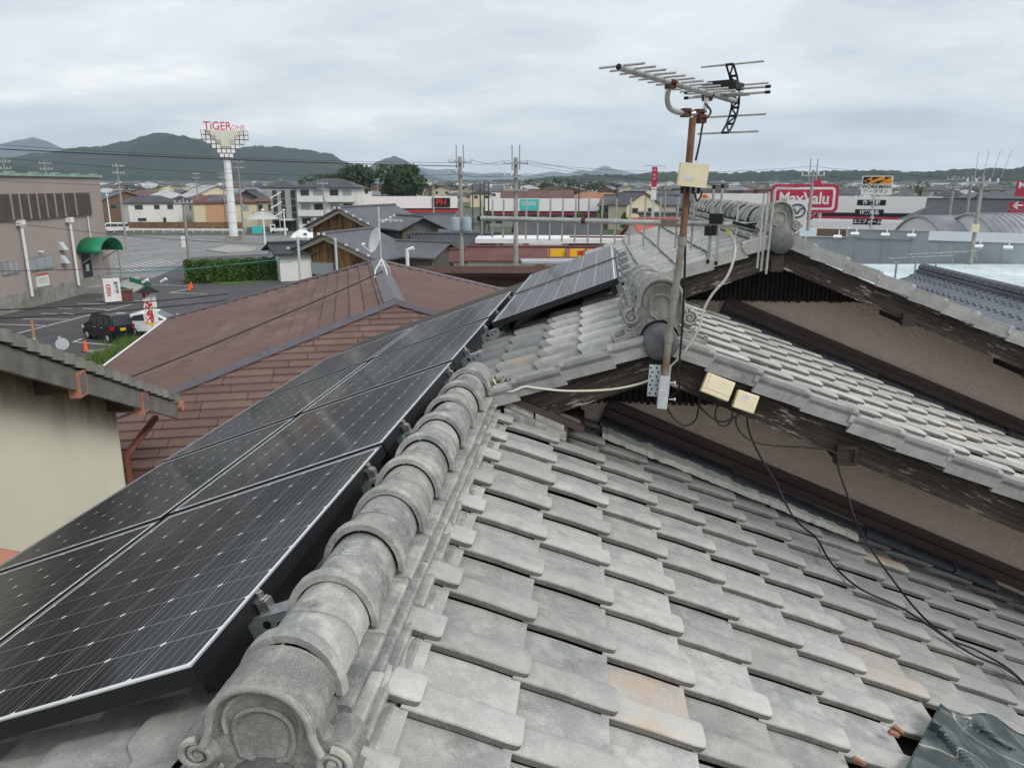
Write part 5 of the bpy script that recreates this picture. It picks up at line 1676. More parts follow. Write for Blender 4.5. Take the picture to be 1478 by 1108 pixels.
# ------------------------------------------------------------------ trees and hedges
plain('bark', (0.075, 0.058, 0.042), 0.9, 0.25, 3)
def leaf_mat(name, a, b, c):
    n = NT(name)
    k = n.mix(n.step(n.noise(0.25, 4, 0.6), 0.38, 0.62), a, b)
    k = n.mix(n.math('MULTIPLY', n.step(n.noise(2.4, 3, 0.6), 0.5, 0.7), 0.6), k, c)
    n.b.inputs['Subsurface Weight'].default_value = 0.0
    return n.done(k, 0.75, 0.2)
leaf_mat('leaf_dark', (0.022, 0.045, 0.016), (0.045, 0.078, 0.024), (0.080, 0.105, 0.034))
leaf_mat('leaf_mid', (0.040, 0.088, 0.018), (0.070, 0.135, 0.028), (0.12, 0.18, 0.045))
def tree(px, D, wpx, top_y, label, mat='leaf_dark', n=900, group=None, squash=1.0, base_y=None):
    p = gpt(px, D)
    s_ = scale_at(D)
    H = (268 - top_y) * s_ - p.z
    rw = wpx * s_ / 2
    t = thing('tree', label, 'tree', p, random.uniform(0, 6), group)
    hc = max(rw * 0.75 * squash, H * 0.36) if n > 500 else H * 0.47
    m = MB(); m.tube([(0, 0, 0), (0.1, 0, H * 0.3), (0, 0.1, H * 0.7)], [rw * 0.09, rw * 0.07, rw * 0.03], 7)
    for k in range(5):
        a = k * 1.3; m.tube([(0, 0, H * 0.35), (math.cos(a) * rw * .3, math.sin(a) * rw * .3, H * 0.55), (math.cos(a) * rw * .6, math.sin(a) * rw * .6, H * .7)], [rw * .04, rw * .03, rw * .01], 5)
    link('trunk', m.mesh('trunk', 'bark'), t)
    c = MB()
    blobs = []
    for k in range(22):
        a, b = random.uniform(0, 2 * math.pi), random.uniform(-0.7, 1)
        rr_ = math.sqrt(max(0, 1 - b * b)) * random.uniform(0.45, 0.85)
        blobs.append((Vector((math.cos(a) * rr_ * rw, math.sin(a) * rr_ * rw, H - hc + b * hc * 0.72)), random.uniform(0.22, 0.40) * rw))
    ls = max(0.25, rw * 0.075)
    for k in range(n):
        bc, br = random.choice(blobs)
        d = Vector((random.gauss(0, 1), random.gauss(0, 1), random.gauss(0.15, 0.9))).normalized()
        q = bc + d * br * random.uniform(0.8, 1.08)
        if q.z > H: q.z = H - random.uniform(0, .5)
        nrm = (d + Vector((random.gauss(0, .5), random.gauss(0, .5), random.gauss(0.3, .5)))).normalized()
        u = nrm.orthogonal().normalized(); v = nrm.cross(u)
        a = random.uniform(0, 6.28); u, v = u * math.cos(a) + v * math.sin(a), v * math.cos(a) - u * math.sin(a)
        e = ls * random.uniform(0.6, 1.3)
        c.add([q - u * e, q + v * e * .7, q + u * e, q - v * e * .7], [(0, 1, 2, 3)])
    link('crown', c.mesh('crown', mat), t)
    return t
tree(512, 330, 58, 239, 'broad dark tree with a rounded crown behind the apartment block', n=2600, squash=0.8)
tree(585, 340, 82, 240, 'wide dome-shaped tree beside the PH store', n=3200, squash=0.75)
tree(462, 345, 44, 252, 'dark conifer clump beside the rounded tree', n=900)
tree(440, 345, 26, 255, 'small dark tree at the edge of the conifer clump', n=600)
tree(481, 340, 36, 250, 'dark tree between the conifer clump and the rounded tree', n=900)
for k in range(13):
    px = 752 + k * 12.5
    tree(px, 470 + random.uniform(-30, 30), 26, 257 + random.uniform(-1.5, 3) + (8 if k > 9 else 0) + (5 if k == 0 else 0), 'tree of the dark wooded belt behind the teal shop', n=490, group='trees of the wooded belt')
tree(836, 165, 13, 301, 'small round street tree beside the white fascia shop', 'leaf_mid', 260)
tree(866, 160, 15, 298, 'bushy street tree at the corner of the white fascia shop', 'leaf_mid', 300)
tree(903, 150, 13, 302, 'clipped round tree in front of the cream houses', 'leaf_mid', 260)
tree(706, 170, 12, 301, 'green tree between the PH store and the teal sign', 'leaf_mid', 260)
tree(655, 140, 16, 309, 'shrubby tree under the utility pole transformer', 'leaf_mid', 260)
for (px, D, w, ty) in ((190, 330, 18, 268), (225, 360, 26, 266), (250, 350, 18, 268), (120, 300, 20, 266), (700, 420, 24, 264), (650, 420, 30, 263), (950, 420, 30, 268), (990, 420, 26, 267), (1080, 500, 30, 266), (1210, 520, 34, 264), (1330, 480, 40, 263), (1395, 430, 26, 266), (1450, 420, 34, 264)):
    tree(px, D, w, ty, 'low green tree among the roofs of the far town', 'leaf_mid', 260, 'trees of the far town')
# clipped hedge
h0, h1 = gp(268, 410), gp(408, 404)
hd = (h1 - h0); Lh_ = hd.length; hd.normalize()
hg = MB()
for k in range(9000):
    u = random.random(); f = random.random()
    hgt, wid = 2.05, 3.0
    sec = random.choice((0, 0, 1, 1, 1, 2))
    nx = Vector((-hd.y, hd.x, 0))
    if sec == 0: z, dpt = hgt - random.random() ** 2 * 0.2, random.uniform(0, wid)
    elif sec == 1: z, dpt = random.uniform(0, hgt), random.random() ** 2 * 0.2
    else: z, dpt = random.uniform(0, hgt), wid - random.random() ** 2 * .2
    bulge = 0.18 * math.sin(u * 23) + 0.12 * math.sin(u * 51 + 1)
    cr = min(1, z / hgt)
    dpt = dpt + bulge + (0.35 * cr ** 4 if dpt < 1 else -0.35 * cr ** 4)
    uu = u if random.random() < 0.93 else (0 if random.random() < .5 else 1)
    q = h0 + hd * (uu * Lh_ + (random.uniform(0, .2))) + nx * dpt + Vector((0, 0, z + 0.08 * math.sin(u * 40)))
    d = Vector((random.gauss(0, 1), random.gauss(0, 1), random.gauss(0.4, 1))).normalized()
    a = d.orthogonal().normalized() * 0.11; b = d.cross(a)
    hg.add([q - a, q + b * .7, q + a, q - b * .7], [(0, 1, 2, 3)])
hb_ = thing('hedge', 'long clipped green hedge beside the parking lot', 'hedge', h0)
hg.v = [tuple(Vector(p) - h0) for p in hg.v]
link('foliage', hg.mesh('foliage', 'leaf_mid'), hb_)
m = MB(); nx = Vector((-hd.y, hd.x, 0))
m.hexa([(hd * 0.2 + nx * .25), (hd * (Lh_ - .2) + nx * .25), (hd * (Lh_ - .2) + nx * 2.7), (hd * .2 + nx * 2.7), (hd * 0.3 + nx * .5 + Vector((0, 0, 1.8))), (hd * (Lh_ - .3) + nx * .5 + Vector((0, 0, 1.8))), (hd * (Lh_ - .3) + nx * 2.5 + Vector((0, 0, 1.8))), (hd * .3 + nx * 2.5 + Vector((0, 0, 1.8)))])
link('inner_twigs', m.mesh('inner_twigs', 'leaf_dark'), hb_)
plain('hedge_grass', (0.07, 0.13, 0.03), 0.95, 0.3, 2)
slab('verge_grass', [(330, 412), (420, 402), (520, 396), (520, 385), (400, 396), (300, 408)], 0.05, 'hedge_grass')

# ------------------------------------------------------------------ the big taupe shop beside the parking lot
K0, K1 = gp(-10, 458), gp(163, 413)
kd = Vector((K1.x - K0.x, K1.y - K0.y, 0)); KL = kd.length; kd.normalize()
shop = thing('taupe_shop', 'windowless taupe shop building with green awning and white drainpipes', 'building', (K1.x, K1.y, GZ), math.atan2(kd.y, kd.x))
# local: x along the wall, 0 at the far corner and negative towards us, y inwards (to the west)
TOPZ = (268 - 257) * scale_at(74) - GZ
box_part(shop, 'wall', 'wall_taupe', -40, 0, 0, 30, 0.9, TOPZ)
box_part(shop, 'plinth', 'concrete_dirty', -40, -2.2, -0.10, 0.0, 0, 1.35)
plain('verdigris', (0.26, 0.36, 0.31), 0.6, 0.15, 2)
box_part(shop, 'roof_coping', 'verdigris', -40.2, 0.2, -0.2, 30, TOPZ + 0.01, TOPZ + 0.22)
for k in range(9):
    box_part(shop, 'coping_clip', 'verdigris', -1.2 - k * 3.1, -0.6 - k * 3.1, -0.24, 0.3, TOPZ + 0.22, TOPZ + 0.34)
def shop_pt(px, py):
    """a point of the shop wall seen at px, py, as local x, z"""
    r = ray(px, py); n_ = Vector((-kd.y, kd.x, 0)); t_ = n_.dot(K1) / n_.dot(r); q = r * t_
    return (q - K1).dot(kd), q.z - GZ
def sz(x, y): return (x / 4.8167, 240 + y / 4.8167)
plain('louvre', (0.155, 0.125, 0.112), 0.7, 0.12, 1)
(xa, zt), (xb, zb_) = shop_pt(*sz(0, 195)), shop_pt(*sz(632, 335))
xe_ = xb
lv = box_part(shop, 'louvre_band', 'louvre', -40, xe_, -0.12, 0.0, zb_, shop_pt(*sz(615, 182))[1])
zt_ = shop_pt(*sz(615, 182))[1]
for k in range(14):
    box_part(shop, 'louvre_blade', 'louvre', -40, xe_ - 0.05, -0.22, -0.12, zb_ + (zt_ - zb_) * (k + .2) / 14, zb_ + (zt_ - zb_) * (k + .62) / 14)
for px in (60, 120, 185, 245, 305, 368, 430, 510):
    x_, _ = shop_pt(*sz(px, 270)); box_part(shop, 'louvre_post', 'wall_taupe', x_ - .06, x_ + .06, -0.27, -0.1, zb_, zt_)
for (px, py0, py1) in ((118, 385, 915), (460, 365, 850)):
    x_, z_ = shop_pt(*sz(px, py0)); 
    m = MB(); m.tube([(x_, -0.28, z_ - .2), (x_, -0.28, 0.9)], 0.115, 8); m.bx(x_ - .27, x_ + .27, -0.5, -0.02, z_ - .3, z_ + .12)
    link('drainpipe', m.mesh('drainpipe', 'white_pvc'), shop)
x_, z_ = shop_pt(*sz(600, 345)); m = MB(); m.tube([(x_, -0.12, z_), (x_, -0.12, z_ - 3.2)], 0.06, 6); link('drainpipe', m.mesh('drainpipe', 'white_pvc'), shop)
for (p0_, p1_) in (((0, 665), (133, 735)), ((172, 640), (375, 700))):
    (xa, za), (xb, zb2) = shop_pt(*sz(*p0_)), shop_pt(*sz(*p1_))
    zt2 = za; 
    wq_ = box_part(shop, 'window', 'frame_grey', min(xa, xb), max(xa, xb), -0.08, 0.0, zb2 - .05, zt2)
    box_part(wq_, 'pane', 'window_pale', min(xa, xb) + .12, max(xa, xb) - .12, -0.10, -0.02, zb2 + .08, zt2 - .12)
    for k in range(1, 3):
        xm = xa + (xb - xa) * k / 3; box_part(wq_, 'mullion', 'frame_grey', xm - .05, xm + .05, -0.12, -.02, zb2, zt2)
for (px, py) in ((420, 552), (432, 645)):
    x_, z_ = shop_pt(*sz(px, py)); m = MB(); m.hexa([(x_ - .3, -0.5, z_ - .35), (x_ + .3, -0.5, z_ - .35), (x_ + .3, 0, z_ - .35), (x_ - .3, 0, z_ - .35), (x_ - .3, -0.1, z_ + .3), (x_ + .3, -0.1, z_ + .3), (x_ + .3, 0, z_ + .3), (x_ - .3, 0, z_ + .3)])
    link('vent_hood', m.mesh('vent_hood', 'galv_light'), shop)
x_, z_ = shop_pt(*sz(270, 597)); m = MB(); m.tube([(x_, 0, z_), (x_, -.35, z_ + .05)], 0.1, 8); link('vent_pipe', m.mesh('vent_pipe', 'white_pvc'), shop)
plain('poster_red', (0.5, 0.06, 0.05), 0.6, 0.1, 1)
x_, z_ = shop_pt(*sz(292, 790)); nt_ = box_part(shop, 'notice_board', 'wall_white', x_ - .85, x_ + .85, -0.08, 0, z_ - .5, z_ + .5)
box_part(nt_, 'red_strip', 'poster_red', x_ - .85, x_ + .85, -0.10, -0.02, z_ + .38, z_ + .5)
for k in range(3): box_part(nt_, 'print_line', 'frame_grey', x_ - .6, x_ + .6, -0.09, -0.02, z_ - .2 + k * .15, z_ - .16 + k * .15)
# entrance: dark door, barrel awning on posts, ramp with green rails
(xd, zd0), (xd1, _) = shop_pt(*sz(578, 815)), shop_pt(*sz(655, 815))
dr = box_part(shop, 'door', 'frame_grey', xd, xd1, -0.05, 0.02, 0.5, 4.0)
box_part(dr, 'pane', 'window_glass', xd + .15, xd1 - .15, -0.08, 0, 0.7, 3.8)
box_part(dr, 'pane_sticker', 'wall_white', xd + .7, xd + 1.2, -0.10, -.02, 1.9, 2.5)
plain('awning_green', (0.010, 0.185, 0.085), 0.5, 0.12, 2)
plain('rail_green', (0.012, 0.14, 0.07), 0.5, 0.1, 2)
(xa, za) = shop_pt(*sz(545, 600)); (xb, zb2) = shop_pt(*sz(690, 600))
zc_ = shop_pt(*sz(620, 592))[1]; zr_ = shop_pt(*sz(615, 492))[1]
AW = 2.1
m = MB()
na = 14
for j, yy in enumerate((0.0, -AW)):
    for k in range(na + 1):
        t = math.pi * k / na
        cx_m, rx_ = (xa + xb) / 2, abs(xb - xa) / 2 + 0.3
        m.v.append((cx_m - math.cos(t) * rx_, yy, zc_ + math.sin(t) * (zr_ - zc_)))
for k in range(na): m.f.append((k, k + 1, na + 1 + k + 1, na + 1 + k))
aw = link('awning', m.mesh('awning', 'awning_green', 60), shop); aw.modifiers.new('s', 'SOLIDIFY').thickness = 0.08
m = MB()
for x_ in (xa + .1, xb - .1):
    m.tube([(x_, -AW + .3, 0.2), (x_, -AW + .3, zc_)], 0.07, 6); m.tube([(x_, -.2, zc_ - .9), (x_, -1.2, zc_ - .25), (x_, -AW + .3, zc_)], 0.05, 6)
link('awning_post', m.mesh('awning_post', 'frame_grey'), aw)
m = MB(); m.bx(xd - 0.2, xb + .6, -2.4, -0.11, 0, 0.55); m.hexa([(xd - .2, -3.9, 0), (xb + .6, -3.9, 0), (xb + .6, -2.4, 0), (xd - .2, -2.4, 0), (xd - .2, -3.9, .05), (xb + .6, -3.9, .05), (xb + .6, -2.4, .55), (xd - .2, -2.4, .55)])
rp = link('ramp', m.mesh('ramp', 'concrete'), shop)
for x_ in (xd - .2, xb + .6):
    m = MB(); m.hexa([(x_ - .1, -4.1, 0.0), (x_ + .1, -4.1, 0), (x_ + .1, -2.2, .4), (x_ - .1, -2.2, .4), (x_ - .1, -4.1, .45), (x_ + .1, -4.1, .45), (x_ + .1, -2.2, 1.0), (x_ - .1, -2.2, 1.0)])
    link('ramp_rail', m.mesh('ramp_rail', 'rail_green'), rp)

# sign box beside the entrance
plain('sign_red', (0.55, 0.035, 0.05), 0.5, 0.06, 2)
plain('sign_white', (0.72, 0.72, 0.72), 0.45, 0.05, 2)
plain('sign_black', (0.010, 0.010, 0.012), 0.45, 0.1, 2)
plain('sign_blue', (0.08, 0.22, 0.42), 0.5, 0.1, 2)
plain('sign_pink', (0.47, 0.028, 0.075), 0.5, 0.06, 2)
plain('sign_teal', (0.05, 0.50, 0.47), 0.5, 0.06, 2)
plain('sign_yellow', (0.70, 0.42, 0.02), 0.5, 0.08, 2)
plain('sign_orange', (0.80, 0.32, 0.03), 0.5, 0.06, 2)
p, rz = spot(161, 71, 12, -8.3)
sg_ = thing('sign_box', 'white upright sign box reading KIRIN beside the green ramp', 'sign', p, rz)
box_part(sg_, 'sign_case', 'sign_white', -0.62, 0.62, -0.3, 0.3, 0.1, 1.95)
text('lettering', 'KIRIN', 0.46, 'sign_red', sg_, (-0.30, -0.31, 1.05), (R(90), R(90), 0), sx=0.85, bold=0.015)
text('lettering', '自家焼', 0.34, 'sign_black', sg_, (0.28, -0.31, 1.25), (R(90), R(90), 0), bold=0.01)
p, rz = spot(180, 71.5, 0, -8.8); rb = thing('planter_box', 'dark red wooden box next to the white sign box', 'box', p, rz)
box_part(rb, 'case', 'roof_redbrown', -0.6, 0.6, -0.4, 0.4, 0.0, 0.85); box_part(rb, 'lid', 'roof_redbrown', -0.68, 0.68, -0.46, 0.46, 0.85, 0.93)

# traffic cones
plain('cone_orange', (0.72, 0.10, 0.025), 0.55, 0.1, 4)
cone0 = None
for (px, py, lab) in ((166.5, 428, 'orange traffic cone beside the foot of the green ramp'), (188, 431, 'orange traffic cone on the lane in front of the sign box'), (273.5, 420, 'orange traffic cone in the pair at the hedge corner'), (276.5, 417, 'orange traffic cone in the pair at the hedge corner'), (124.5, 508, 'orange traffic cone in front of the black car')):
    g_ = gp(px, py)
    if cone0 is None:
        c_ = thing('traffic_cone', lab, 'traffic cone', g_, 0, 'traffic cones')
        m = MB(); m.bx(-.2, .2, -.2, .2, 0, .05); link('base', m.mesh('base', 'roof_dark'), c_)
        m = MB(); m.lathe([(0.16, 0.05), (0.15, 0.08), (0.035, 0.70), (0.03, 0.71)], n=14); link('cone', m.mesh('cone', 'cone_orange', 40), c_)
        cone0 = c_
    else:
        c_ = copy_tree(cone0); c_.location = g_; c_['label'] = lab

# ------------------------------------------------------------------ vehicles
def paint(name, c, rough=0.25):
    n = NT(name)
    n.b.inputs['Coat Weight'].default_value = 0.6
    n.b.inputs['Coat Roughness'].default_value = 0.06
    return n.done(n.mix(n.step(n.noise(1.2, 3, .5), .3, .7), c, tuple(v * 1.12 for v in c)), rough, 0.5)
paint('paint_black', (0.008, 0.008, 0.012)); paint('paint_white', (0.70, 0.71, 0.72)); paint('paint_silver', (0.30, 0.32, 0.34))
plain('tyre', (0.012, 0.012, 0.012), 0.85, 0.1, 5)
plain('lamp_red', (0.45, 0.02, 0.02), 0.2, 0.1, 4); plain('lamp_clear', (0.7, 0.72, 0.74), 0.15, 0.05, 4); plain('plate_yellow', (0.75, 0.55, 0.03), 0.5, 0.05, 3); plain('plate_white', (0.75, 0.75, 0.72), 0.5, 0.05, 3)
def car(name, label, p, rz, pmat, L, Wd, prof_body, prof_glass, H, wheels, plate='plate_yellow', group=None, bed=False):
    """local x forward; profiles are side views (x, z)"""
    t = thing(name, label, 'car', p, rz, group)
    m = MB()
    def shell(prof, w0, w1, zmax):
        n_ = len(prof)
        for s_ in (1, -1):
            for (x, z) in prof:
                k = (z - 0.3) / (zmax - 0.3)
                m.v.append((x, s_ * (w0 + (w1 - w0) * max(0, k) ** 1.5) / 2, z))
        o_ = len(m.v) - 2 * n_
        m.f.append(tuple(o_ + i for i in range(n_))); m.f.append(tuple(o_ + n_ + i for i in range(n_))[::-1])
        for i in range(n_): m.f.append((o_ + i, o_ + n_ + i, o_ + n_ + (i + 1) % n_, o_ + (i + 1) % n_))
    shell(prof_body, Wd, Wd * 0.80, H)
    b = link('body', m.mesh('body', pmat, 40), t); bv = b.modifiers.new('b', 'BEVEL'); bv.width = 0.05; bv.segments = 3; bv.limit_method = 'ANGLE'
    def wat(z): 
        k = max(0, (z - 0.3) / (H - 0.3)) ** 1.5
        return (Wd + (Wd * 0.80 - Wd) * k) / 2
    for poly in prof_glass['side']:
        for s_ in (1, -1):
            g = MB(); g.prism([(x, s_ * (wat(z) + 0.004), z) for x, z in poly], (0, s_ * 0.012, 0))
            link('side_window', g.mesh('side_window', 'window_glass'), t)
    for (x0, z0, x1, z1, nm) in prof_glass['cross']:
        g = MB()
        d = Vector((z1 - z0, 0, -(x1 - x0))).normalized() * (0.014 if nm != 'windscreen' else 0.014)
        if nm == 'rear_window': d = -d if d.x > 0 else d
        else: d = d if d.x > 0 else -d
        ww0, ww1 = wat(z0) - .12, wat(z1) - .10
        g.hexa([Vector((x0, -ww0, z0)) - d, Vector((x0, ww0, z0)) - d, Vector((x1, ww1, z1)) - d, Vector((x1, -ww1, z1)) - d, Vector((x0, -ww0, z0)) + d, Vector((x0, ww0, z0)) + d, Vector((x1, ww1, z1)) + d, Vector((x1, -ww1, z1)) + d])
        link(nm, g.mesh(nm, 'window_glass'), t)
    for wx_ in wheels:
        for s_ in (1, -1):
            g = MB(); g.lathe([(0.20, -0.10), (0.27, -0.10), (0.285, -0.06), (0.285, 0.06), (0.27, 0.10), (0.20, 0.10)], (0, 0, 0), 20, 'Y')
            w_ = link('wheel', g.mesh('wheel', 'tyre', 40), t, (wx_, s_ * (Wd / 2 - 0.07), 0.285))
            r_ = MB(); r_.lathe([(0.19, -.02), (0.195, .0), (0.03, 0.025)], (0, s_ * 0.095, 0), 20, 'Y')
            for k in range(5):
                a = k * 2 * math.pi / 5; r_.box((math.cos(a) * .1, s_ * 0.115, math.sin(a) * .1), (.19, .02, .05), ry=-a)
            link('rim', r_.mesh('rim', 'galv_light'), w_)
    xr, xf = min(x for x, z in prof_body), max(x for x, z in prof_body)
    for s_ in (1, -1):
        box_part(t, 'tail_lamp', 'lamp_red', xr - .02, xr + .14, s_ * Wd / 2 - .10 - .08 * s_, s_ * Wd / 2 + .10 - .08 * s_, 0.80, 1.02)
        box_part(t, 'headlight', 'lamp_clear', xf - .16, xf + .02, s_ * Wd / 2 - .14 - .10 * s_, s_ * Wd / 2 + .12 - .12 * s_, 0.66, 0.84)
        box_part(t, 'door_mirror', pmat, xf - .95, xf - .85, s_ * (Wd / 2 + .02), s_ * (Wd / 2 + .18), 0.98, 1.12)
        for hx in (0.25, -0.55): box_part(t, 'door_handle', 'galv_light', hx - .08, hx + .08, s_ * (wat(.85) - .02), s_ * (wat(.85) + .025), 0.84, 0.87)
    box_part(t, 'number_plate', plate, xr - .03, xr - .005, -.17, .17, 0.72, 0.88)
    box_part(t, 'bumper', pmat, xr - .04, xr + .1, -Wd / 2 + .06, Wd / 2 - .06, .28, .5)
    return t
kei = dict(L=3.4, Wd=1.475, H=1.72, wheels=(1.12, -1.22),
           prof_body=[(-1.66, .26), (-1.70, .55), (-1.69, 1.0), (-1.60, 1.60), (-1.45, 1.70), (0.35, 1.72), (0.62, 1.66), (1.05, 1.08), (1.60, .95), (1.68, .75), (1.70, .40), (1.62, .24)],
           prof_glass=dict(side=[[(-1.52, 1.06), (-1.45, 1.52), (-.90, 1.54), (-.90, 1.04)], [(-.82, 1.04), (-.82, 1.55), (-.08, 1.56), (-.08, 1.02)], [(0.0, 1.02), (0.0, 1.56), (.42, 1.55), (.86, 1.04)]],
                           cross=[(-1.685, 1.04, -1.62, 1.52, 'rear_window'), (0.98, 1.14, 0.66, 1.60, 'windscreen')]))
a155 = gp(158, 489)
car('compact_car', 'boxy black compact car parked beside the kerb bed', a155, YAW + R(180 - 34), 'paint_black', **kei)
hat = dict(L=4.0, Wd=1.69, H=1.50, wheels=(1.30, -1.25),
           prof_body=[(-1.95, .28), (-2.0, .6), (-1.92, .98), (-1.45, 1.36), (-.7, 1.50), (.1, 1.48), (.95, 1.02), (1.75, .85), (1.98, .62), (1.98, .35), (1.9, .26)],
           prof_glass=dict(side=[[(-1.45, 1.0), (-1.15, 1.30), (-.55, 1.39), (-.5, .98)], [(-.42, .98), (-.46, 1.40), (.05, 1.38), (.70, .98)]],
                           cross=[(-1.88, 1.02, -1.48, 1.34, 'rear_window'), (0.90, 1.06, 0.16, 1.44, 'windscreen')]))
car('hatchback', 'white hatchback parked behind the striped banner', gp(228, 481), YAW + R(8), 'paint_white', plate='plate_white', **hat)
van = dict(L=4.7, Wd=1.7, H=1.95, wheels=(1.5, -1.3),
           prof_body=[(-2.3, .28), (-2.34, .7), (-2.25, 1.85), (-2.1, 1.95), (1.3, 1.95), (1.6, 1.88), (2.2, 1.12), (2.34, .9), (2.34, .4), (2.25, .26)],
           prof_glass=dict(side=[[(-2.1, 1.15), (-2.05, 1.72), (-.9, 1.74), (-.9, 1.12)], [(-.8, 1.12), (-.8, 1.74), (.6, 1.74), (.6, 1.12)], [(0.7, 1.12), (.7, 1.74), (1.4, 1.72), (1.9, 1.12)]], cross=[(-2.31, 1.15, -2.27, 1.75, 'rear_window'), (2.16, 1.2, 1.64, 1.84, 'windscreen')]))
car('van', 'white van parked at the end of the brown fence', gp(168, 335), YAW + R(180), 'paint_white', plate='plate_white', **van)
p, rz = spot(398, 165, 180)
tk = thing('kei_truck', 'small white pickup truck near the apartment block', 'truck', p, rz)
box_part(tk, 'cab', 'paint_white', .7, 1.7, -.7, .7, .35, 1.75); box_part(tk, 'bed', 'paint_white', -1.7, .65, -.7, .7, .5, 1.0); box_part(tk, 'side_window', 'window_glass', .85, 1.45, -.72, .72, 1.1, 1.6)
for wx_ in (1.1, -1.1):
    for s_ in (1, -1):
        m = MB(); m.lathe([(.2, -.1), (.28, -.1), (.28, .1), (.2, .1)], (0, 0, 0), 14, 'Y'); link('wheel', m.mesh('wheel', 'tyre'), tk, (wx_, s_ * .6, .28))

# striped banner beside the black car
p, rz = spot(216.5, 50.5, 0, -7.0)
bn = thing('advertising_banner', 'red and white vertical banner under a little dark roof', 'banner', p, rz)
def banner_mat():
    n = NT('banner_print')
    f = n.noise(5.5, 2, 0.5, n.mapping(n.obj(), (1.6, 1, 1.0)))
    return n.done(n.mix(n.step(f, 0.49, 0.51), (0.45, 0.03, 0.03), (0.72, 0.70, 0.68)), 0.7, 0.2)
banner_mat()
m = MB(); m.cyl((0, 0, 0), (0, 0, 3.5), 0.035); link('pole', m.mesh('pole', 'galv_light'), bn)
box_part(bn, 'banner_cloth', 'banner_print', -0.34, 0.12, -0.10, -0.07, 1.35, 3.15); box_part(bn, 'white_panel', 'sign_white', 0.14, 0.38, -0.10, -0.05, 1.35, 3.15)
box_part(bn, 'lower_border', 'sign_yellow', -0.34, 0.12, -0.105, -0.068, 1.22, 1.35)
m = MB(); m.add([(-.65, -.5, 3.2), (.65, -.5, 3.2), (.65, .5, 3.2), (-.65, .5, 3.2), (-.0, -.5, 3.62), (-.0, .5, 3.62)], [(0, 4, 5, 3), (1, 2, 5, 4), (0, 1, 4), (2, 3, 5), (0, 3, 2, 1)]); link('little_roof', m.mesh('little_roof', 'roof_dark'), bn)
m = MB()
for dx in (-.1, .9): m.cyl((dx - .15, -.1, 3.75), (dx + .15, -.3, 3.95), .09, n=8)
link('spot_lamp', m.mesh('spot_lamp', 'white_pvc'), bn)
# signposts peeping over the cream house verge
p, rz = spot(88, 40.5, 0, -7.3)
sp_ = thing('road_sign', 'grey round road sign seen from behind above the weathered verge', 'road sign', p, rz)
m = MB(); m.cyl((0, 0, 0), (0, 0, 2.6), .05); link('post', m.mesh('post', 'galv_light'), sp_)
m = MB(); m.lathe([(.28, 0), (.28, .03)], (0.08, -.08, 2.25), 20, 'Y'); link('sign_disc', m.mesh('sign_disc', 'galv_light'), sp_)
plain('tarp_blue', (0.20, 0.28, 0.36), .6, .15, 3)
p, rz = spot(51, 42, 0, -7.3)
sp_ = thing('post_with_bands', 'slim post with red, white and purple bands near the shop plinth', 'post', p, rz)
for k, mt_ in enumerate(('galv_light', 'tarp_blue', 'galv_light', 'red_brown_light')):
    m = MB(); m.cyl((0, 0, k * .8), (0, 0, (k + 1) * .8 - .004), .065 if k else .05); link('band', m.mesh('band', mt_), sp_)
p, rz = spot(40, 41, 0, -8); gb = thing('green_box_sign', 'small green and white notice beside the weathered verge', 'sign', p, rz)
box_part(gb, 'panel', 'sign_teal', -.25, .15, -.02, .02, .9, 1.6); box_part(gb, 'margin', 'sign_white', .16, .25, -.02, .02, .9, 1.6); box_part(gb, 'post', 'galv_light', -.02, .02, .03, .06, 0, 1.6)
p, rz = spot(100, 40, 0, -8.9); bt = thing('covered_crate', 'low crate under a pale blue tarpaulin beside the round road sign', 'crate', p, rz)
m = MB(); m.hexa([(-.9, -.5, 0), (.9, -.5, 0), (.9, .6, 0), (-.9, .6, 0), (-.7, -.3, .75), (.7, -.35, .6), (.65, .4, .65), (-.6, .45, .8)]); plain('tarp_blue', (0.20, 0.28, 0.36), .6, .15, 3); link('tarpaulin', m.mesh('tarpaulin', 'tarp_blue'), bt)
# ------------------------------------------------------------------ tall sign of white cubes with lettering
p = gp(338, 347); Dg = math.hypot(p.x, p.y); s_ = scale_at(Dg)
_, rz = spot(338, Dg)
ts = thing('tower_sign', 'tall white pole sign with stepped white cubes and red TIGER lettering', 'sign', p, rz)
Hb = (268 - 232) * s_ - GZ
m = MB(); m.tube([(0, 0, 0), (0, 0, Hb)], [0.75, 0.58], 20); link('pole', m.mesh('pole', 'white_pvc', 40), ts)
for k in range(7): 
    m = MB(); m.lathe([(0.74 - .02 * k, 0), (0.74 - .02 * k, .06)], (0, 0, 1.2 + k * 1.8), 20); link('pole_joint', m.mesh('pole_joint', 'frame_grey'), ts)
m = MB(); m.bx(-1.3, 1.3, -1.1, 1.1, 0, .8); link('plinth', m.mesh('plinth', 'concrete_dirty'), ts)
cs = 0.74
lv_ = [3, 5, 7, 9, 9]
for r_, n_ in enumerate((2.6, 4.4, 6.2, 8, 9.6, 9.6)):
    cnt_ = round(n_)
    for k in range(cnt_):
        x = (k - (cnt_ - 1) / 2) * cs * 1.02
        mid = abs(x) < (r_ - 1.4) * cs * 0.95
        if mid and r_ >= 2: continue
        o = box_part(ts, 'cube_frame', 'sign_black', x - cs / 2, x + cs / 2, -1.0, 1.0, Hb + r_ * cs, Hb + (r_ + 1) * cs)
        for (dx, dy_) in ((0, -1.015),):
            box_part(o, 'cube_panel', 'sign_white', x - cs / 2 + .06, x + cs / 2 - .06, -1.02, -0.99, Hb + r_ * cs + .06, Hb + (r_ + 1) * cs - .06)
m = MB()
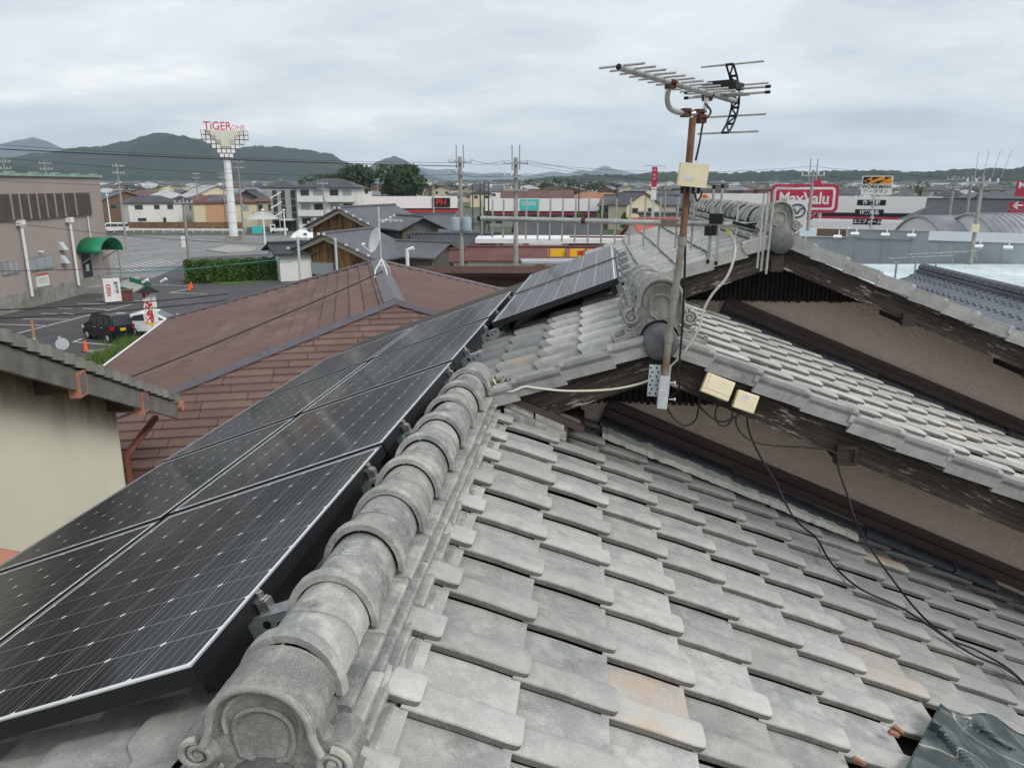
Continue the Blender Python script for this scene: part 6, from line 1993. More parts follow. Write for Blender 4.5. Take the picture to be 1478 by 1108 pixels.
for k in range(17):
    a0, a1 = -1 + 2 * k / 17, -1 + 2 * (k + .62) / 17
    m.hexa([(a0 * .5, -1.05, Hb + 2.1 * cs), (a1 * .5, -1.05, Hb + 2.1 * cs), (a1 * .5, -.8, Hb + 2.1 * cs), (a0 * .5, -.8, Hb + 2.1 * cs), (a0 * 2.9, -1.3, Hb + 6 * cs), (a1 * 2.9, -1.3, Hb + 6 * cs), (a1 * 2.9, -.8, Hb + 6 * cs), (a0 * 2.9, -.8, Hb + 6 * cs)])
link('fan_panel', m.mesh('fan_panel', 'wall_cream'), ts)
text('lettering', 'TiGER', 1.85, 'sign_red', ts, (-1.05, -1.0, Hb + 6 * cs + .62), (R(90), 0, 0), bold=.02, depth=.06, sx=0.9)
plain('sign_pale_red', (0.60, 0.22, 0.22), 0.5, 0.1, 2)
text('lettering', 'ONE', 1.05, 'sign_pale_red', ts, (2.2, -1.0, Hb + 6 * cs + .45), (R(90), 0, 0), bold=.01, depth=.05)

# ------------------------------------------------------------------ houses beyond the lot
house_at('two_storey_house', 'white two-storey house with dark hip roof and small square windows', 215, 200, 14, 11.5, 7.5, 5.6, 1.5, 'hip', 'wall_white', 'roof_charcoal',
         [('f', -3.6, 4.6, 1.6, .9), ('f', .2, 4.6, 1.1, .9), ('f', 3.1, 4.6, 1.2, 1.0), ('f', -3.2, 1.9, 1.7, .6), ('f', 1.6, 1.6, .6, 1.2)])
house_at('two_storey_house', 'grey house end beside the white two-storey house', 258, 204, 14, 5, 6, 5.6, 1.4, 'hip', 'wall_grey', 'roof_dark', [('f', -.6, 3, .8, 4.2), ('f', 1.6, 4.4, .8, 1.2)])
house_at('two_storey_house', 'cream house with terracotta hip roof behind the white one', 287, 212, -8, 8, 8, 5.9, 1.4, 'hip', 'wall_cream', 'roof_brown', [('f', -.5, 4.7, 1.4, 1.0, 'window_pale')])
t = house_at('two_storey_house', 'cream and salmon house with solar panels on a dark red roof', 320, 194, 6, 13.5, 7.5, 5.6, 1.7, 'hip', 'wall_cream', 'roof_redbrown',
         [('f', -3.1, 4.3, 1.6, 1.0, 'window_pale'), ('f', -.6, 4.3, 1.5, 1.0, 'window_pale'), ('f', 4.2, 4.3, 1.5, 1.0, 'window_pale'), ('f', -.8, 1.4, 1.8, 1.3, 'window_pale'), ('f', 6.0, 2.5, .5, 1.3)])
box_part(t, 'salmon_panel', 'wall_salmon', -4.3, 0.9, -3.83, -3.7, 0, 5.3)
m = MB(); m.hexa([(-3.8, -3.6, 5.88), (3.2, -3.6, 5.88), (2.0, -.6, 7.05), (-2.6, -.6, 7.05), (-3.8, -3.6, 5.96), (3.2, -3.6, 5.96), (2.0, -.6, 7.13), (-2.6, -.6, 7.13)]); link('roof_panel_array', m.mesh('roof_panel_array', 'roof_slate'), t)
house_at('two_storey_house', 'long pale gable house behind the salmon house', 303, 240, 22, 12, 9, 7.0, 2.4, 'gy', 'wall_cream', 'roof_silver', [('f', 0, 6, 1.2, 1)])
house_at('two_storey_house', 'dark gabled house between the cream houses and the apartments', 362, 205, -15, 7, 9, 6.2, 2.0, 'gy', 'wall_darkgrey', 'roof_dark', [('f', 1.4, 4.6, .9, 1.2, 'window_pale')])
house_at('two_storey_house', 'beige house with a small terracotta roof beside the apartments', 380, 195, 0, 5.5, 7, 5.8, 1.3, 'hip', 'wall_beige', 'roof_brown', [('f', -1, 4.4, .9, 1.3), ('f', 1.2, 4.4, .9, 1.3)])
house_at('house', 'low dark tiled house at the end of the white van', 160, 225, 10, 9, 8, 4.8, 2.0, 'gx', 'wall_brown', 'roof_slate', [('f', 0, 2, 2, 1.2)])
# carport, sheds
p, rz = spot(375, 172, 0); cpn = thing('carport', 'white arched carport beside the apartment block', 'carport', p, rz)
m = MB(); m.grid(lambda u, v: ((u - .5) * 7, (v - .5) * 5, 2.6 + 1.3 * math.sin(math.pi * u)), 12, 2); o = link('arched_roof', m.mesh('arched_roof', 'white_pvc', 50), cpn); e_ = MB(); e_.prism([((q / 12 - .5) * 6.9, -2.4, 2.58 + 1.3 * math.sin(math.pi * q / 12)) for q in range(13)], (0, .06, 0)); link('end_panel', e_.mesh('end_panel', 'white_pvc'), cpn); o.modifiers.new('s', 'SOLIDIFY').thickness = .08
for sx2 in (-3.4, 3.4):
    for sy2 in (-2.3, 2.3): box_part(cpn, 'post', 'galv_light', sx2 - .06, sx2 + .06, sy2 - .06, sy2 + .06, 0, 2.7)
p, rz = spot(366, 166, 0); gbx = thing('turquoise_skip', 'turquoise waste bin standing near the carport', 'bin', p, rz)
m = MB(); m.hexa([(-.9, -.7, 0), (.9, -.7, 0), (.9, .7, 0), (-.9, .7, 0), (-1.1, -.8, 1.3), (1.1, -.8, 1.3), (1.1, .8, 1.3), (-1.1, .8, 1.3)]); link('bin_body', m.mesh('bin_body', 'sign_teal'), gbx); box_part(gbx, 'lid', 'sign_teal', -1.15, 1.15, -.85, .85, 1.3, 1.4)
# brown board fence and white guard rail
a, b = gp(165, 331), gp(352, 331.5)
fd = Vector((b.x - a.x, b.y - a.y, 0)); FL = fd.length
fn = thing('board_fence', 'long brown board fence in front of the houses', 'fence', a, math.atan2(fd.y, fd.x))
plain('fence_brown', (0.20, 0.115, 0.07), 0.85, 0.2, 0.8, rnd=0.15)
for k in range(14):
    m = MB(); m.bx(k * FL / 14, (k + 1) * FL / 14 - .06, 0, .06, .05, 1.6); link('fence_panel', m.mesh('fence_panel', 'fence_brown'), fn)
for k in range(15): box_part(fn, 'post', 'fence_brown', k * FL / 14 - .08, k * FL / 14 + .02, .07, .17, 0, 1.65)
a, b = gp(165, 335.5), gp(350, 336.5)
fd = Vector((b.x - a.x, b.y - a.y, 0)); FL = fd.length
gr_ = thing('guard_rail', 'white guard rail along the far edge of the parking lot', 'guard rail', a, math.atan2(fd.y, fd.x))
box_part(gr_, 'rail', 'white_pvc', 0, FL, -.05, .05, .45, .85)
for k in range(14): box_part(gr_, 'post', 'white_pvc', k * FL / 13 - .07, k * FL / 13 + .07, .06, .16, 0, .9)

# ------------------------------------------------------------------ three-storey apartments
p, rz = spot(452, 176, -12)
ap = thing('apartment_block', 'three-storey white apartment block with dark hip roofs and stair tower', 'apartment block', p, rz)
box_part(ap, 'wall', 'wall_white', -2.6, 10.2, -4.5, 4.5, 0, 8.9)
box_part(ap, 'stair_tower', 'wall_grey', -8.2, -2.6, -4.0, 4.5, 0, 8.9)
m = roof_mesh(13.0, 9.2, 8.95, 1.9, 'hip', .6); m.v = [(x + 3.8, y, z) for x, y, z in m.v]; link('roof', m.mesh('roof', 'roof_charcoal'), ap)
m = roof_mesh(7.0, 8, 8.95, 1.5, 'hip', .5); m.v = [(x - 6, y + .3, z) for x, y, z in m.v]; link('roof', m.mesh('roof', 'roof_charcoal'), ap)
for fl in range(3):
    z0 = fl * 2.9 + .3
    for k in range(2):
        x0 = -2.3 + k * 6.1
        bo = box_part(ap, 'balcony', 'wall_white', x0, x0 + 5.7, -5.7, -5.55, z0 - .1, z0 + 1.15); box_part(bo, 'balcony_floor', 'wall_grey', x0, x0 + 5.7, -5.55, -4.5, z0 - .2, z0 - .02)
        for q in range(2): window(ap, 'f', x0 + 1.4 + q * 2.7, z0 + 1.5, 1.7, 1.7, 0, -4.5, 'window_pale' if (q + fl) % 2 else 'window_glass')
for xw in (-7.3, -5.6, -3.5):
    m = MB(); m.bx(xw - .45, xw + .45, -4.06, -3.98, 2.6, 8.3); wo = link('window', m.mesh('window', 'window_glass'), ap)
    for z_ in (3.8, 5.2, 6.6): box_part(wo, 'transom', 'frame_grey', xw - .47, xw + .47, -4.1, -4.0, z_ - .08, z_ + .08)
m = MB()
for k in range(3):
    m.hexa([(-8.0, -5.2, 2.6 + k * 2), (-5.6, -5.2, 3.9 + k * 2), (-5.6, -5.05, 3.9 + k * 2), (-8.0, -5.05, 2.6 + k * 2), (-8.0, -5.2, 2.85 + k * 2), (-5.6, -5.2, 4.15 + k * 2), (-5.6, -5.05, 4.15 + k * 2), (-8.0, -5.05, 2.85 + k * 2)])
link('outer_stair', m.mesh('outer_stair', 'white_pvc'), ap)
box_part(ap, 'entrance', 'roof_dark', -7.6, -3.2, -4.1, -3.9, 0, 2.2); box_part(ap, 'entrance_canopy', 'white_pvc', -7.9, -3.6, -5.2, -4.0, 2.2, 2.4)
p, rz = spot(431, 150, 0); dm = thing('tarped_heap', 'white tarpaulin with blue and red print over a rounded heap', 'tarpaulin', p, rz)
m = MB(); m.grid(lambda u, v: ((u - .5) * 4.2, (v - .5) * 3, 1.45 * max(0, math.sin(math.pi * u)) ** .7 * max(0, math.sin(math.pi * v)) ** .5 + .05 * math.sin(19 * u)), 20, 8); link('tarpaulin', m.mesh('tarpaulin', 'sign_white', 40), dm)
box_part(dm, 'blue_print', 'sign_blue', .3, .9, -1.45, -1.3, .5, .9)
p, rz = spot(446, 150, 0); dm = thing('tarped_heap', 'smaller plain white tarpaulin beside the printed one', 'tarpaulin', p, rz)
m = MB(); m.grid(lambda u, v: ((u - .5) * 2.6, (v - .5) * 2.5, 1.0 * max(0, math.sin(math.pi * u)) ** .7 * max(0, math.sin(math.pi * v)) ** .5), 12, 6); link('tarpaulin', m.mesh('tarpaulin', 'sign_white', 40), dm)

# ------------------------------------------------------------------ old wooden houses
def wood_house(label, px, D, rot, w, d, h, rh, wm, wins=(), caps=True, **k):
    t = house_at('wooden_house', label, px, D, rot, w, d, h, rh, 'gx', wm, 'roof_tile_rows', wins, 0.8, **k)
    # white plaster ends of the verge rafters and pale band under the verge
    kk = rh / (d / 2)
    for q in range(5):
        for s2 in (1, -1):
            y = s2 * (0.3 + q * (d / 2) / 4.4)
            z = h + rh - abs(y) * kk + .02
            box_part(t, 'round_tile_end', 'sign_white', -w / 2 - .95, -w / 2 - .8, y - .12, y + .12, z - .02, z + .20)
    m = MB()
    for s2 in (1, -1):
        m.hexa([(-w / 2 - .5, 0, h + rh - .62), (-w / 2 - .5, s2 * (d / 2 + .5), h - kk * .5 - .62), (-w / 2 - .02, s2 * (d / 2 + .5), h - kk * .5 - .62), (-w / 2 - .02, 0, h + rh - .62), (-w / 2 - .5, 0, h + rh - .2), (-w / 2 - .5, s2 * (d / 2 + .5), h - kk * .5 - .2), (-w / 2 - .02, s2 * (d / 2 + .5), h - kk * .5 - .2), (-w / 2 - .02, 0, h + rh - .2)])
    link('plaster_band', m.mesh('plaster_band', 'wall_beige'), t)
    return t
wood_house('two-storey wooden house with charred board gable and grey tiles', 530, 99, 60, 12.5, 8.0, 5.0, 1.85, 'charred_boards', [('f', -2, 3.6, 2.2, 1.0, 'window_pale')])
wood_house('front wooden house with charred board gable and lattice window', 500, 84, 60, 9.0, 10.6, 2.55, 2.15, 'charred_boards', [('l', 0.6, 1.2, 2.4, 1.1, 'window_pale')])
wood_house('grey boarded upper storey with a small tiled gable', 590, 92, -62, 5.0, 4.6, 4.9, 1.0, 'grey_boards', [('l', 0, 3.9, 1.5, .9, 'window_pale')])
house_at('tiled_outbuilding', 'lean tiled wing beside the grey boarded storey', 608, 84, -30, 5.5, 6, 2.4, 1.1, 'gx', 'grey_boards', 'roof_tile_rows', ov=.6)
house_at('tiled_house_far', 'broad grey tiled roof behind the grey boarded storey', 612, 112, -10, 7.5, 9, 3.5, 1.9, 'gx', 'grey_boards', 'roof_tile_rows', ov=.7)
house_at('tiled_house_far', 'long ribbed tile roof with pale verge beside the utility pole', 652, 88, -8, 8.2, 8.5, 2.0, 2.05, 'gx', 'wall_brown', 'roof_tile_rows_dark', ov=.6)
house_at('tiled_outbuilding', 'small dark tiled shed roof behind the transformer pole', 688, 92, -8, 4.6, 5, 2.6, 1.3, 'gx', 'wall_beige', 'roof_tile_rows_dark', ov=.5)
t = house_at('black_roof_house', 'white walled house with a flat black roof beside the hedge', 428, 84, 12, 5.6, 6, 2.9, .7, 'gx', 'wall_white', 'roof_dark', [('f', .9, 1.6, 1.1, 1.5, 'window_pale')], ov=.6)
p, rz = spot(652, 70, 0); gw = thing('garden_wall', 'pale green block wall with a brown coping', 'wall', p, rz)
box_part(gw, 'wall', 'wall_block') if False else box_part(gw, 'wall_face', 'wall_beige', -1.9, 1.9, -.1, .1, 0, 2.1); box_part(gw, 'coping', 'wall_brown', -2.0, 2.0, -.16, .16, 2.1, 2.25)
plain('wall_mint', (0.47, 0.50, 0.43), .85, .1, 1, streak=.3)
gw.children[0].data.materials[0] = MATS['wall_mint']
for (px, top, D) in ((424.5, 338, 64), (479.5, 342, 62), (584.5, 357, 58)):
    p, rz = spot(px, D); pt = thing('pipe_post', 'slim grey pipe post beside the white walled black roof house' if px < 450 else 'slim grey pipe post in front of the lattice window gable' if px < 560 else 'white pipe post with a small lamp behind the brown ridge', 'post', p, rz, 'pipe posts behind the brown roof')
    m = MB(); m.cyl((0, 0, 0), (0, 0, (268 - top) * scale_at(D) - GZ), .10 if px < 560 else .13); link('pipe', m.mesh('pipe', 'galv_light' if px < 560 else 'white_pvc'), pt)
    if px > 560:
        m = MB(); zt2 = (268 - top) * scale_at(D) - GZ; m.cyl((0, 0, zt2 - .1), (.5, -.1, zt2 + .05), .12, .16); link('lamp_head', m.mesh('lamp_head', 'white_pvc'), pt)

# ------------------------------------------------------------------ shops with white fascias
def store(name, label, x0, x1, ytop, yf, ybase, D, depth=20, stripe=(), rot=0):
    px = (x0 + x1) / 2
    p, rz = spot(px, D, rot)
    s2h, s2 = scale_px(D, px)
    w = (x1 - x0) * s2h
    t = thing(name, label, 'shop', p, rz)
    zt2, zf = (268 - ytop) * s2 - p.z, (268 - yf) * s2 - p.z
    box_part(t, 'fascia', 'sign_white', -w / 2, w / 2, 0, .6, zf, zt2)
    box_part(t, 'wall', 'wall_grey', -w / 2 + .4, w / 2 - .4, .7, depth, 0, zt2 - .5)
    z = zf
    for (mat, hpx, out) in stripe:
        box_part(t, 'fascia_stripe', mat, -w / 2 - .1, w / 2 + .1, -out, .65, z - hpx * s2, z - .005)
        z -= hpx * s2
    return t, w, zt2, zf, s2
t, w, zt2, zf, s2 = store('white_shop', 'long white shop with a black PH sign and red awning', 470, 661, 283, 300, 325, 178, 18, (('sign_black', 2.6, .1), ('sign_red', 2.4, .8)))
sx_ = (636 - 565.5) * s2
sb_ = box_part(t, 'sign_panel', 'sign_black', sx_ - 2.0, sx_ + 2.0, -.25, 0, zf + .25, zt2 - .35)
text('lettering', 'PH', 1.9, 'sign_red', t, (sx_, -.30, (zf + zt2) / 2 - .05), (R(90), 0, 0), bold=.03)
for k in range(7): box_part(t, 'shop_window', 'window_glass', -4 + k * 2.3, -2.4 + k * 2.3, .62, .72, .6, 2.6)
box_part(t, 'red_canopy', 'sign_red', -3.5, 6.5, -2.2, .6, 2.2, 2.5)
t, w, zt2, zf, s2 = store('white_shop', 'white shop with a teal DAISO sign and pink stripe', 699, 866, 286, 304, 322, 186, 22, (('sign_black', 2.4, .1), ('sign_pink', 1.6, .5)))
sx_ = (764 - 782.5) * s2
box_part(t, 'sign_panel', 'sign_teal', sx_ - 2.1, sx_ + 2.1, -.2, 0, zf + .2, zt2 - .15)
text('lettering', 'DAISO', 1.15, 'sign_white', t, (sx_, -.25, (zf + zt2) / 2 + .25), (R(90), 0, 0), bold=.02)
for k in range(11): box_part(t, 'shop_window', 'window_pale' if k % 2 else 'window_glass', -11 + k * 2.1, -9.4 + k * 2.1, .62, .72, .6, 2.4)
t, w, zt2, zf, s2 = store('white_shop', 'white supermarket with black and pink stripes behind the red sign', 1100, 1358, 283, 306, 326, 205, 30, (('sign_black', 5.5, .3), ('sign_pink', 3.0, .6)))
text('lettering', 'ドリンク', 1.3, 'sign_white', t, (-8.5, -.4, zf - 2.6 * s2), (R(90), 0, 0), bold=.02)
t, w, zt2, zf, s2 = store('white_shop', 'pale shop with an orange round badge behind the far ridge', 1006, 1112, 279, 300, 322, 190, 20)
m = MB(); m.lathe([(.02, -.1), (1.1, -.1), (1.1, 0)], (-w / 2 + 1.8, 0, zt2 - 1.2), 24, 'Y'); link('round_badge', m.mesh('round_badge', 'sign_orange'), t)
m = MB(); m.lathe([(.01, -.15), (.6, -.15), (.6, 0)], (-w / 2 + 1.8, 0, zt2 - 1.1), 20, 'Y'); link('badge_face', m.mesh('badge_face', 'sign_red'), t)
store('long_white_roof', 'low white flat roofed hall in front of the supermarket', 1160, 1345, 318, 332, 345, 120, 20)

# red supermarket sign
p, rz = spot(1162, 150); s2h, s2 = scale_px(150, 1162)
ms_ = thing('supermarket_sign', 'large red sign with white border reading MaxValu', 'sign', p, rz)
z0, z1 = (268 - 306) * s2 - p.z, (268 - 266) * s2 - p.z
hw = 49.5 * s2h
m = MB(); rad = .9
def rrect(hw, z0, z1, r_, y, n=5):
    out = []
    for (cx2, cz2, a0) in ((hw - r_, z1 - r_, 0), (-hw + r_, z1 - r_, 90), (-hw + r_, z0 + r_, 180), (hw - r_, z0 + r_, 270)):
        for k in range(n + 1):
            a = R(a0 + 90 * k / n); out.append((cx2 + math.cos(a) * r_, y, cz2 + math.sin(a) * r_))
    return out
m.prism(rrect(hw, z0, z1, .9, 0), (0, .5, 0)); bd_ = link('board', m.mesh('board', 'sign_pink'), ms_)
MATS['sign_pink'].node_tree.nodes['Principled BSDF']
m = MB(); m.prism(rrect(hw - .55, z0 + .5, z1 - .5, .6, -.03), (0, .04, 0)); link('white_border', m.mesh('white_border', 'sign_white'), ms_)
m = MB(); m.prism(rrect(hw - .95, z0 + .9, z1 - .9, .35, -.06), (0, .06, 0)); link('red_field', m.mesh('red_field', 'sign_pink'), ms_)
m = MB(); m.bx(1.2, 2.6, 0, .5, z1, z1 + .7); m.bx(1.6, 2.2, 0, .5, z1 + .7, z1 + 1.2); link('leaf_tab', m.mesh('leaf_tab', 'sign_pink'), ms_)
text('lettering', 'MaxValu', 2.85, 'sign_white', ms_, (0, -.08, (z0 + z1) / 2 - .05), (R(90), 0, 0), bold=.07, sx=.86)
for dx in (-3, 3): box_part(ms_, 'post', 'galv_light', dx - .2, dx + .2, .1, .4, 0, z0)
# winged-badge dealer sign
p, rz = spot(1154, 118); s2h, s2 = scale_px(118, 1154)
mz = thing('dealer_sign', 'white upright sign with a winged oval badge', 'sign', p, rz)
z0, z1 = (268 - 331) * s2 - p.z, (268 - 288) * s2 - p.z
hw = 14.5 * s2h
box_part(mz, 'panel', 'sign_white', -hw, hw, 0, .4, z0, z1); box_part(mz, 'post', 'galv_light', -.2, .2, .1, .3, 0, z0)
zc2 = z0 + (z1 - z0) * .64; ro = hw * .78
plain('badge_dark', (0.03, 0.045, 0.07), .4, .1, 1)
m = MB(); m.tube([(math.cos(a) * ro, -.04, zc2 + math.sin(a) * ro * .86) for a in (2 * math.pi * k / 32 for k in range(33))], .11, 6)
wp_ = bez([(-ro * .98, -.04, zc2 + .32), (-ro * .45, -.04, zc2 + .30), (0, -.04, zc2 - .35), (ro * .45, -.04, zc2 + .30), (ro * .98, -.04, zc2 + .32)], 6)
m.tube(wp_, [.05 + .09 * (1 - abs(2 * k / (len(wp_) - 1) - 1)) for k in range(len(wp_))], 6)
link('winged_badge', m.mesh('winged_badge', 'badge_dark'), mz)
text('lettering', 'mazda', .62, 'sign_blue', mz, (.1, -.03, z0 + .65), (R(90), 0, 0), bold=.02)
# work wear sign
p, rz = spot(1264, 108); s2h, s2 = scale_px(108, 1264)
wk = thing('workwear_sign', 'white sign with orange and black stripes over three black boards', 'sign', p, rz)
def zp(y): return (268 - y) * s2 - p.z
def wx2(x): return (x - 1264) * s2h
box_part(wk, 'panel', 'sign_white', wx2(1243), wx2(1288), 0, .4, zp(281), zp(254.5))
op = box_part(wk, 'stripe_field', 'sign_orange', wx2(1245), wx2(1286), -.03, .02, zp(265.5), zp(255.5))
za, zb3 = zp(265.3), zp(255.7)
zm = (za + zb3) / 2
for poly in ([(1245, za), (1252, za), (1245, zm)], [(1245, zb3), (1258, zb3), (1249, zm), (1245, zm)], [(1258, zb3), (1271, zb3), (1258, zm)], [(1257, za), (1268, za), (1276, zm), (1270, zm)], [(1276, zb3), (1286, zb3), (1276, zm)], [(1249, zm), (1257, zm), (1252, za)]):
    m = MB(); m.prism([(wx2(x), -.05, z) for x, z in poly], (0, .03, 0)); link('black_wedge', m.mesh('black_wedge', 'sign_black'), op)
text('lettering', 'WORKMAN', .60, 'sign_black', wk, (wx2(1265), -.02, zp(269.7)), (R(90), 0, 0), bold=.015, sx=1.02)
text('lettering', 'ワークマン', .56, 'sign_black', wk, (wx2(1265), -.02, zp(276.5)), (R(90), 0, 0), bold=.008)
for (y0, y1, tx, dx) in ((288, 296, '作 業 服', -1.5), (301.5, 310.5, '作業用品', -3), (315, 323.5, 'ユニフォーム', -5)):
    b_ = box_part(wk, 'board', 'sign_black', wx2(1240 + dx + 1), wx2(1282 + dx + 1), 0, .35, zp(y1), zp(y0))
    text('lettering', tx, .56, 'sign_white', wk, (wx2(1261 + dx + 1), -.03, zp((y0 + y1) / 2)), (R(90), 0, 0), bold=.012)
m = MB(); m.cyl((0, .2, 0), (0, .2, zp(281)), .22); link('post', m.mesh('post', 'galv_light'), wk)
# red direction sign at the edge
p, rz = spot(1482, 95); s2h, s2 = scale_px(95, 1482)
ed = thing('direction_sign', 'red and white direction sign with an arrow beside the curved roofs', 'sign', p, rz)
def zp(y): return (268 - y) * s2 - p.z
for (y0, y1) in ((261, 283), (291, 301), (303, 308)):
    box_part(ed, 'panel', 'sign_pink', -1.0 + (.1 if y0 < 280 else -.25), 1.2, 0, .3, zp(y1), zp(y0))
text('lettering', '←', 1.1, 'sign_white', ed, (-.45, -.03, zp(296)), (R(90), 0, 0), bold=.03)
text('lettering', 'M', .9, 'sign_white', ed, (-.35, -.03, zp(268)), (R(90), 0, 0), bold=.03)
m = MB(); m.cyl((.2, .4, 0), (.2, .4, zp(261)), .15); link('post', m.mesh('post', 'galv_light'), ed)
# tall pink and white pylon
p, rz = spot(944, 125); s2h, s2 = scale_px(125, 944)
py_ = thing('pylon_sign', 'tall slim pylon with pink and white panels and a lamp bar', 'sign', p, rz)
def zp(y): return (268 - y) * s2 - p.z
box_part(py_, 'pink_panel', 'sign_pink', -.42, .42, -.2, .2, zp(270), zp(242)); box_part(py_, 'white_panel', 'sign_white', -.42, .42, -.2, .2, zp(288), zp(270.1)); box_part(py_, 'post', 'galv_light', -.22, .22, -.1, .1, 0, zp(288))
for k, ch_ in enumerate('MAX'): text('lettering', ch_, .5, 'sign_white', py_, (0, -.22, zp(247 + k * 6)), (R(90), 0, 0))
box_part(py_, 'lamp_bar', 'galv_light', -1.5, 1.5, -.08, .08, zp(241.2), zp(239.8)); box_part(py_, 'lamp_head', 'white_pvc', 1.2, 1.7, -.3, .1, zp(245), zp(241))
# ------------------------------------------------------------------ roofs and halls on the east side
s2h, s2 = scale_px(62, 1330)
p, rz = spot(1330, 62, -4)
gh = thing('grey_hall', 'long flat blue-grey hall wall with a raised parapet and floodlights', 'building', p, rz)
def zp(y): return (268 - y) * s2 - p.z
def wx2(x): return (x - 1330) * s2h
box_part(gh, 'wall', 'wall_bluegrey', wx2(1090), wx2(1620), 0, 14, 0, zp(346))
box_part(gh, 'parapet', 'wall_bluegrey', wx2(1226), wx2(1350), -.004, .3, zp(346.5), zp(333))
box_part(gh, 'coping', 'frame_grey', wx2(1224), wx2(1351), -.06, .36, zp(333), zp(332)); box_part(gh, 'coping', 'frame_grey', wx2(1351.2), wx2(1620), -.06, .3, zp(346), zp(345)); box_part(gh, 'coping', 'frame_grey', wx2(1090), wx2(1225), -.06, .3, zp(346), zp(345))
for k in range(12): box_part(gh, 'panel_joint', 'frame_grey', wx2(1110 + k * 43), wx2(1110.4 + k * 43), -.012, 0, 0, zp(347))
box_part(gh, 'dark_screen', 'wall_brown', wx2(1172), wx2(1222), 1.0, 1.2, zp(345), zp(333.5)); box_part(gh, 'white_post', 'white_pvc', wx2(1222.5), wx2(1225), .4, 1.2, zp(345), zp(330))
for (x, y) in ((1241, 333), (1288, 333), (1327, 333), (1424, 345.5), (1463, 345.5), (1214, 338)):
    m = MB(); m.cyl((wx2(x), -.1, zp(y) - .15), (wx2(x), -.5, zp(y) + .2), .03); m.box((wx2(x) - .05, -.6, zp(y) - .25), (.55, .35, .12), rx=.4); m.cyl((wx2(x), -.35, zp(y) + .18), (wx2(x), -.35, zp(y) - .4), .05)
    link('floodlight', m.mesh('floodlight', 'white_pvc'), gh)
m = MB(); m.tube([(wx2(1241), -.03, zp(340)), (wx2(1241), -.03, zp(345.5)), (wx2(1327), -.03, zp(345.5)), (wx2(1327), -.03, zp(337))], .03, 5); link('conduit', m.mesh('conduit', 'frame_grey'), gh)
aq0, aq1 = at_d(1120, 382, 58), at_d(1640, 380, 58)
pz0 = at_d(1300, 381, 58).z
m = MB()
far_ = [at_z(x, 381, pz0) for x in (1120, 1650)]; near_ = [at_z(x, 425, pz0 - .2) for x in (1650, 1120)]
aq = thing('aqua_roof', 'pale aqua metal roof in front of the grey hall', 'roof', (far_[0].x, far_[0].y, GZ))
m.prism([tuple(v - Vector((far_[0].x, far_[0].y, GZ))) for v in far_ + near_], (0, 0, -.25)); link('roof_sheet', m.mesh('roof_sheet', 'roof_aqua'), aq)
m = MB(); m.prism([(v.x - far_[0].x, v.y - far_[0].y, 0) for v in [far_[0].lerp(far_[1], .02), far_[1].lerp(far_[0], .02), near_[0].lerp(near_[1], .02) , near_[1].lerp(near_[0], .02)]], (0, 0, pz0 - GZ - .5)); link('house_wall', m.mesh('house_wall', 'wall_grey'), aq)
e0, e1 = far_
for k in range(30):
    a = far_[0].lerp(far_[1], (k + .5) / 30) - Vector((far_[0].x, far_[0].y, GZ)); b = near_[1].lerp(near_[0], (k + .5) / 30) - Vector((far_[0].x, far_[0].y, GZ))
    m = MB(); m.tube([a + Vector((0, 0, .0)), b + Vector((0, 0, .0))], .015, 4); link('seam', m.mesh('seam', 'roof_aqua'), aq)
# barrel roofs
for (px, D, wpx, ytop, ye, lab) in ((1398, 92, 120, 311, 341, 'grey ribbed barrel roof behind the hall, nearer the dealer sign'), (1490, 88, 150, 308, 341, 'grey ribbed barrel roof behind the hall, beside the direction sign')):
    p, rz = spot(px, D, 24); s3 = scale_px(D, px)[1]
    br = thing('barrel_roof_hall', lab, 'building', p, rz)
    ze, zt3 = (268 - ye) * s3 - p.z, (268 - ytop) * s3 - p.z
    Lb_, Wb = wpx * s3 * 1.05, 13.0
    def arch(v): return ((v - .5) * Wb, ze + (zt3 - ze) * max(0, math.sin(math.pi * v)) ** .75)
    m = MB(); m.grid(lambda u, v: ((u - .5) * Lb_, *arch(v)), 1, 20)
    o = link('barrel_roof', m.mesh('barrel_roof', 'roof_silver', 50), br); o.modifiers.new('s', 'SOLIDIFY').thickness = .12
    for k in range(19):
        x = (-.5 + k / 18) * Lb_ * .985
        m = MB(); m.tube([(x, arch(q / 16)[0], arch(q / 16)[1] + .05) for q in range(17)], .045, 4); link('roof_rib', m.mesh('roof_rib', 'roof_silver'), br)
    m = MB(); m.prism([(-Lb_ / 2 + .2, arch(q / 12)[0] * .98, arch(q / 12)[1] - .15) for q in range(13)] + [(-Lb_ / 2 + .2, Wb / 2 * .98, 0), (-Lb_ / 2 + .2, -Wb / 2 * .98, 0)], (Lb_ - .4, 0, 0))
    link('wall', m.mesh('wall', 'wall_white'), br)
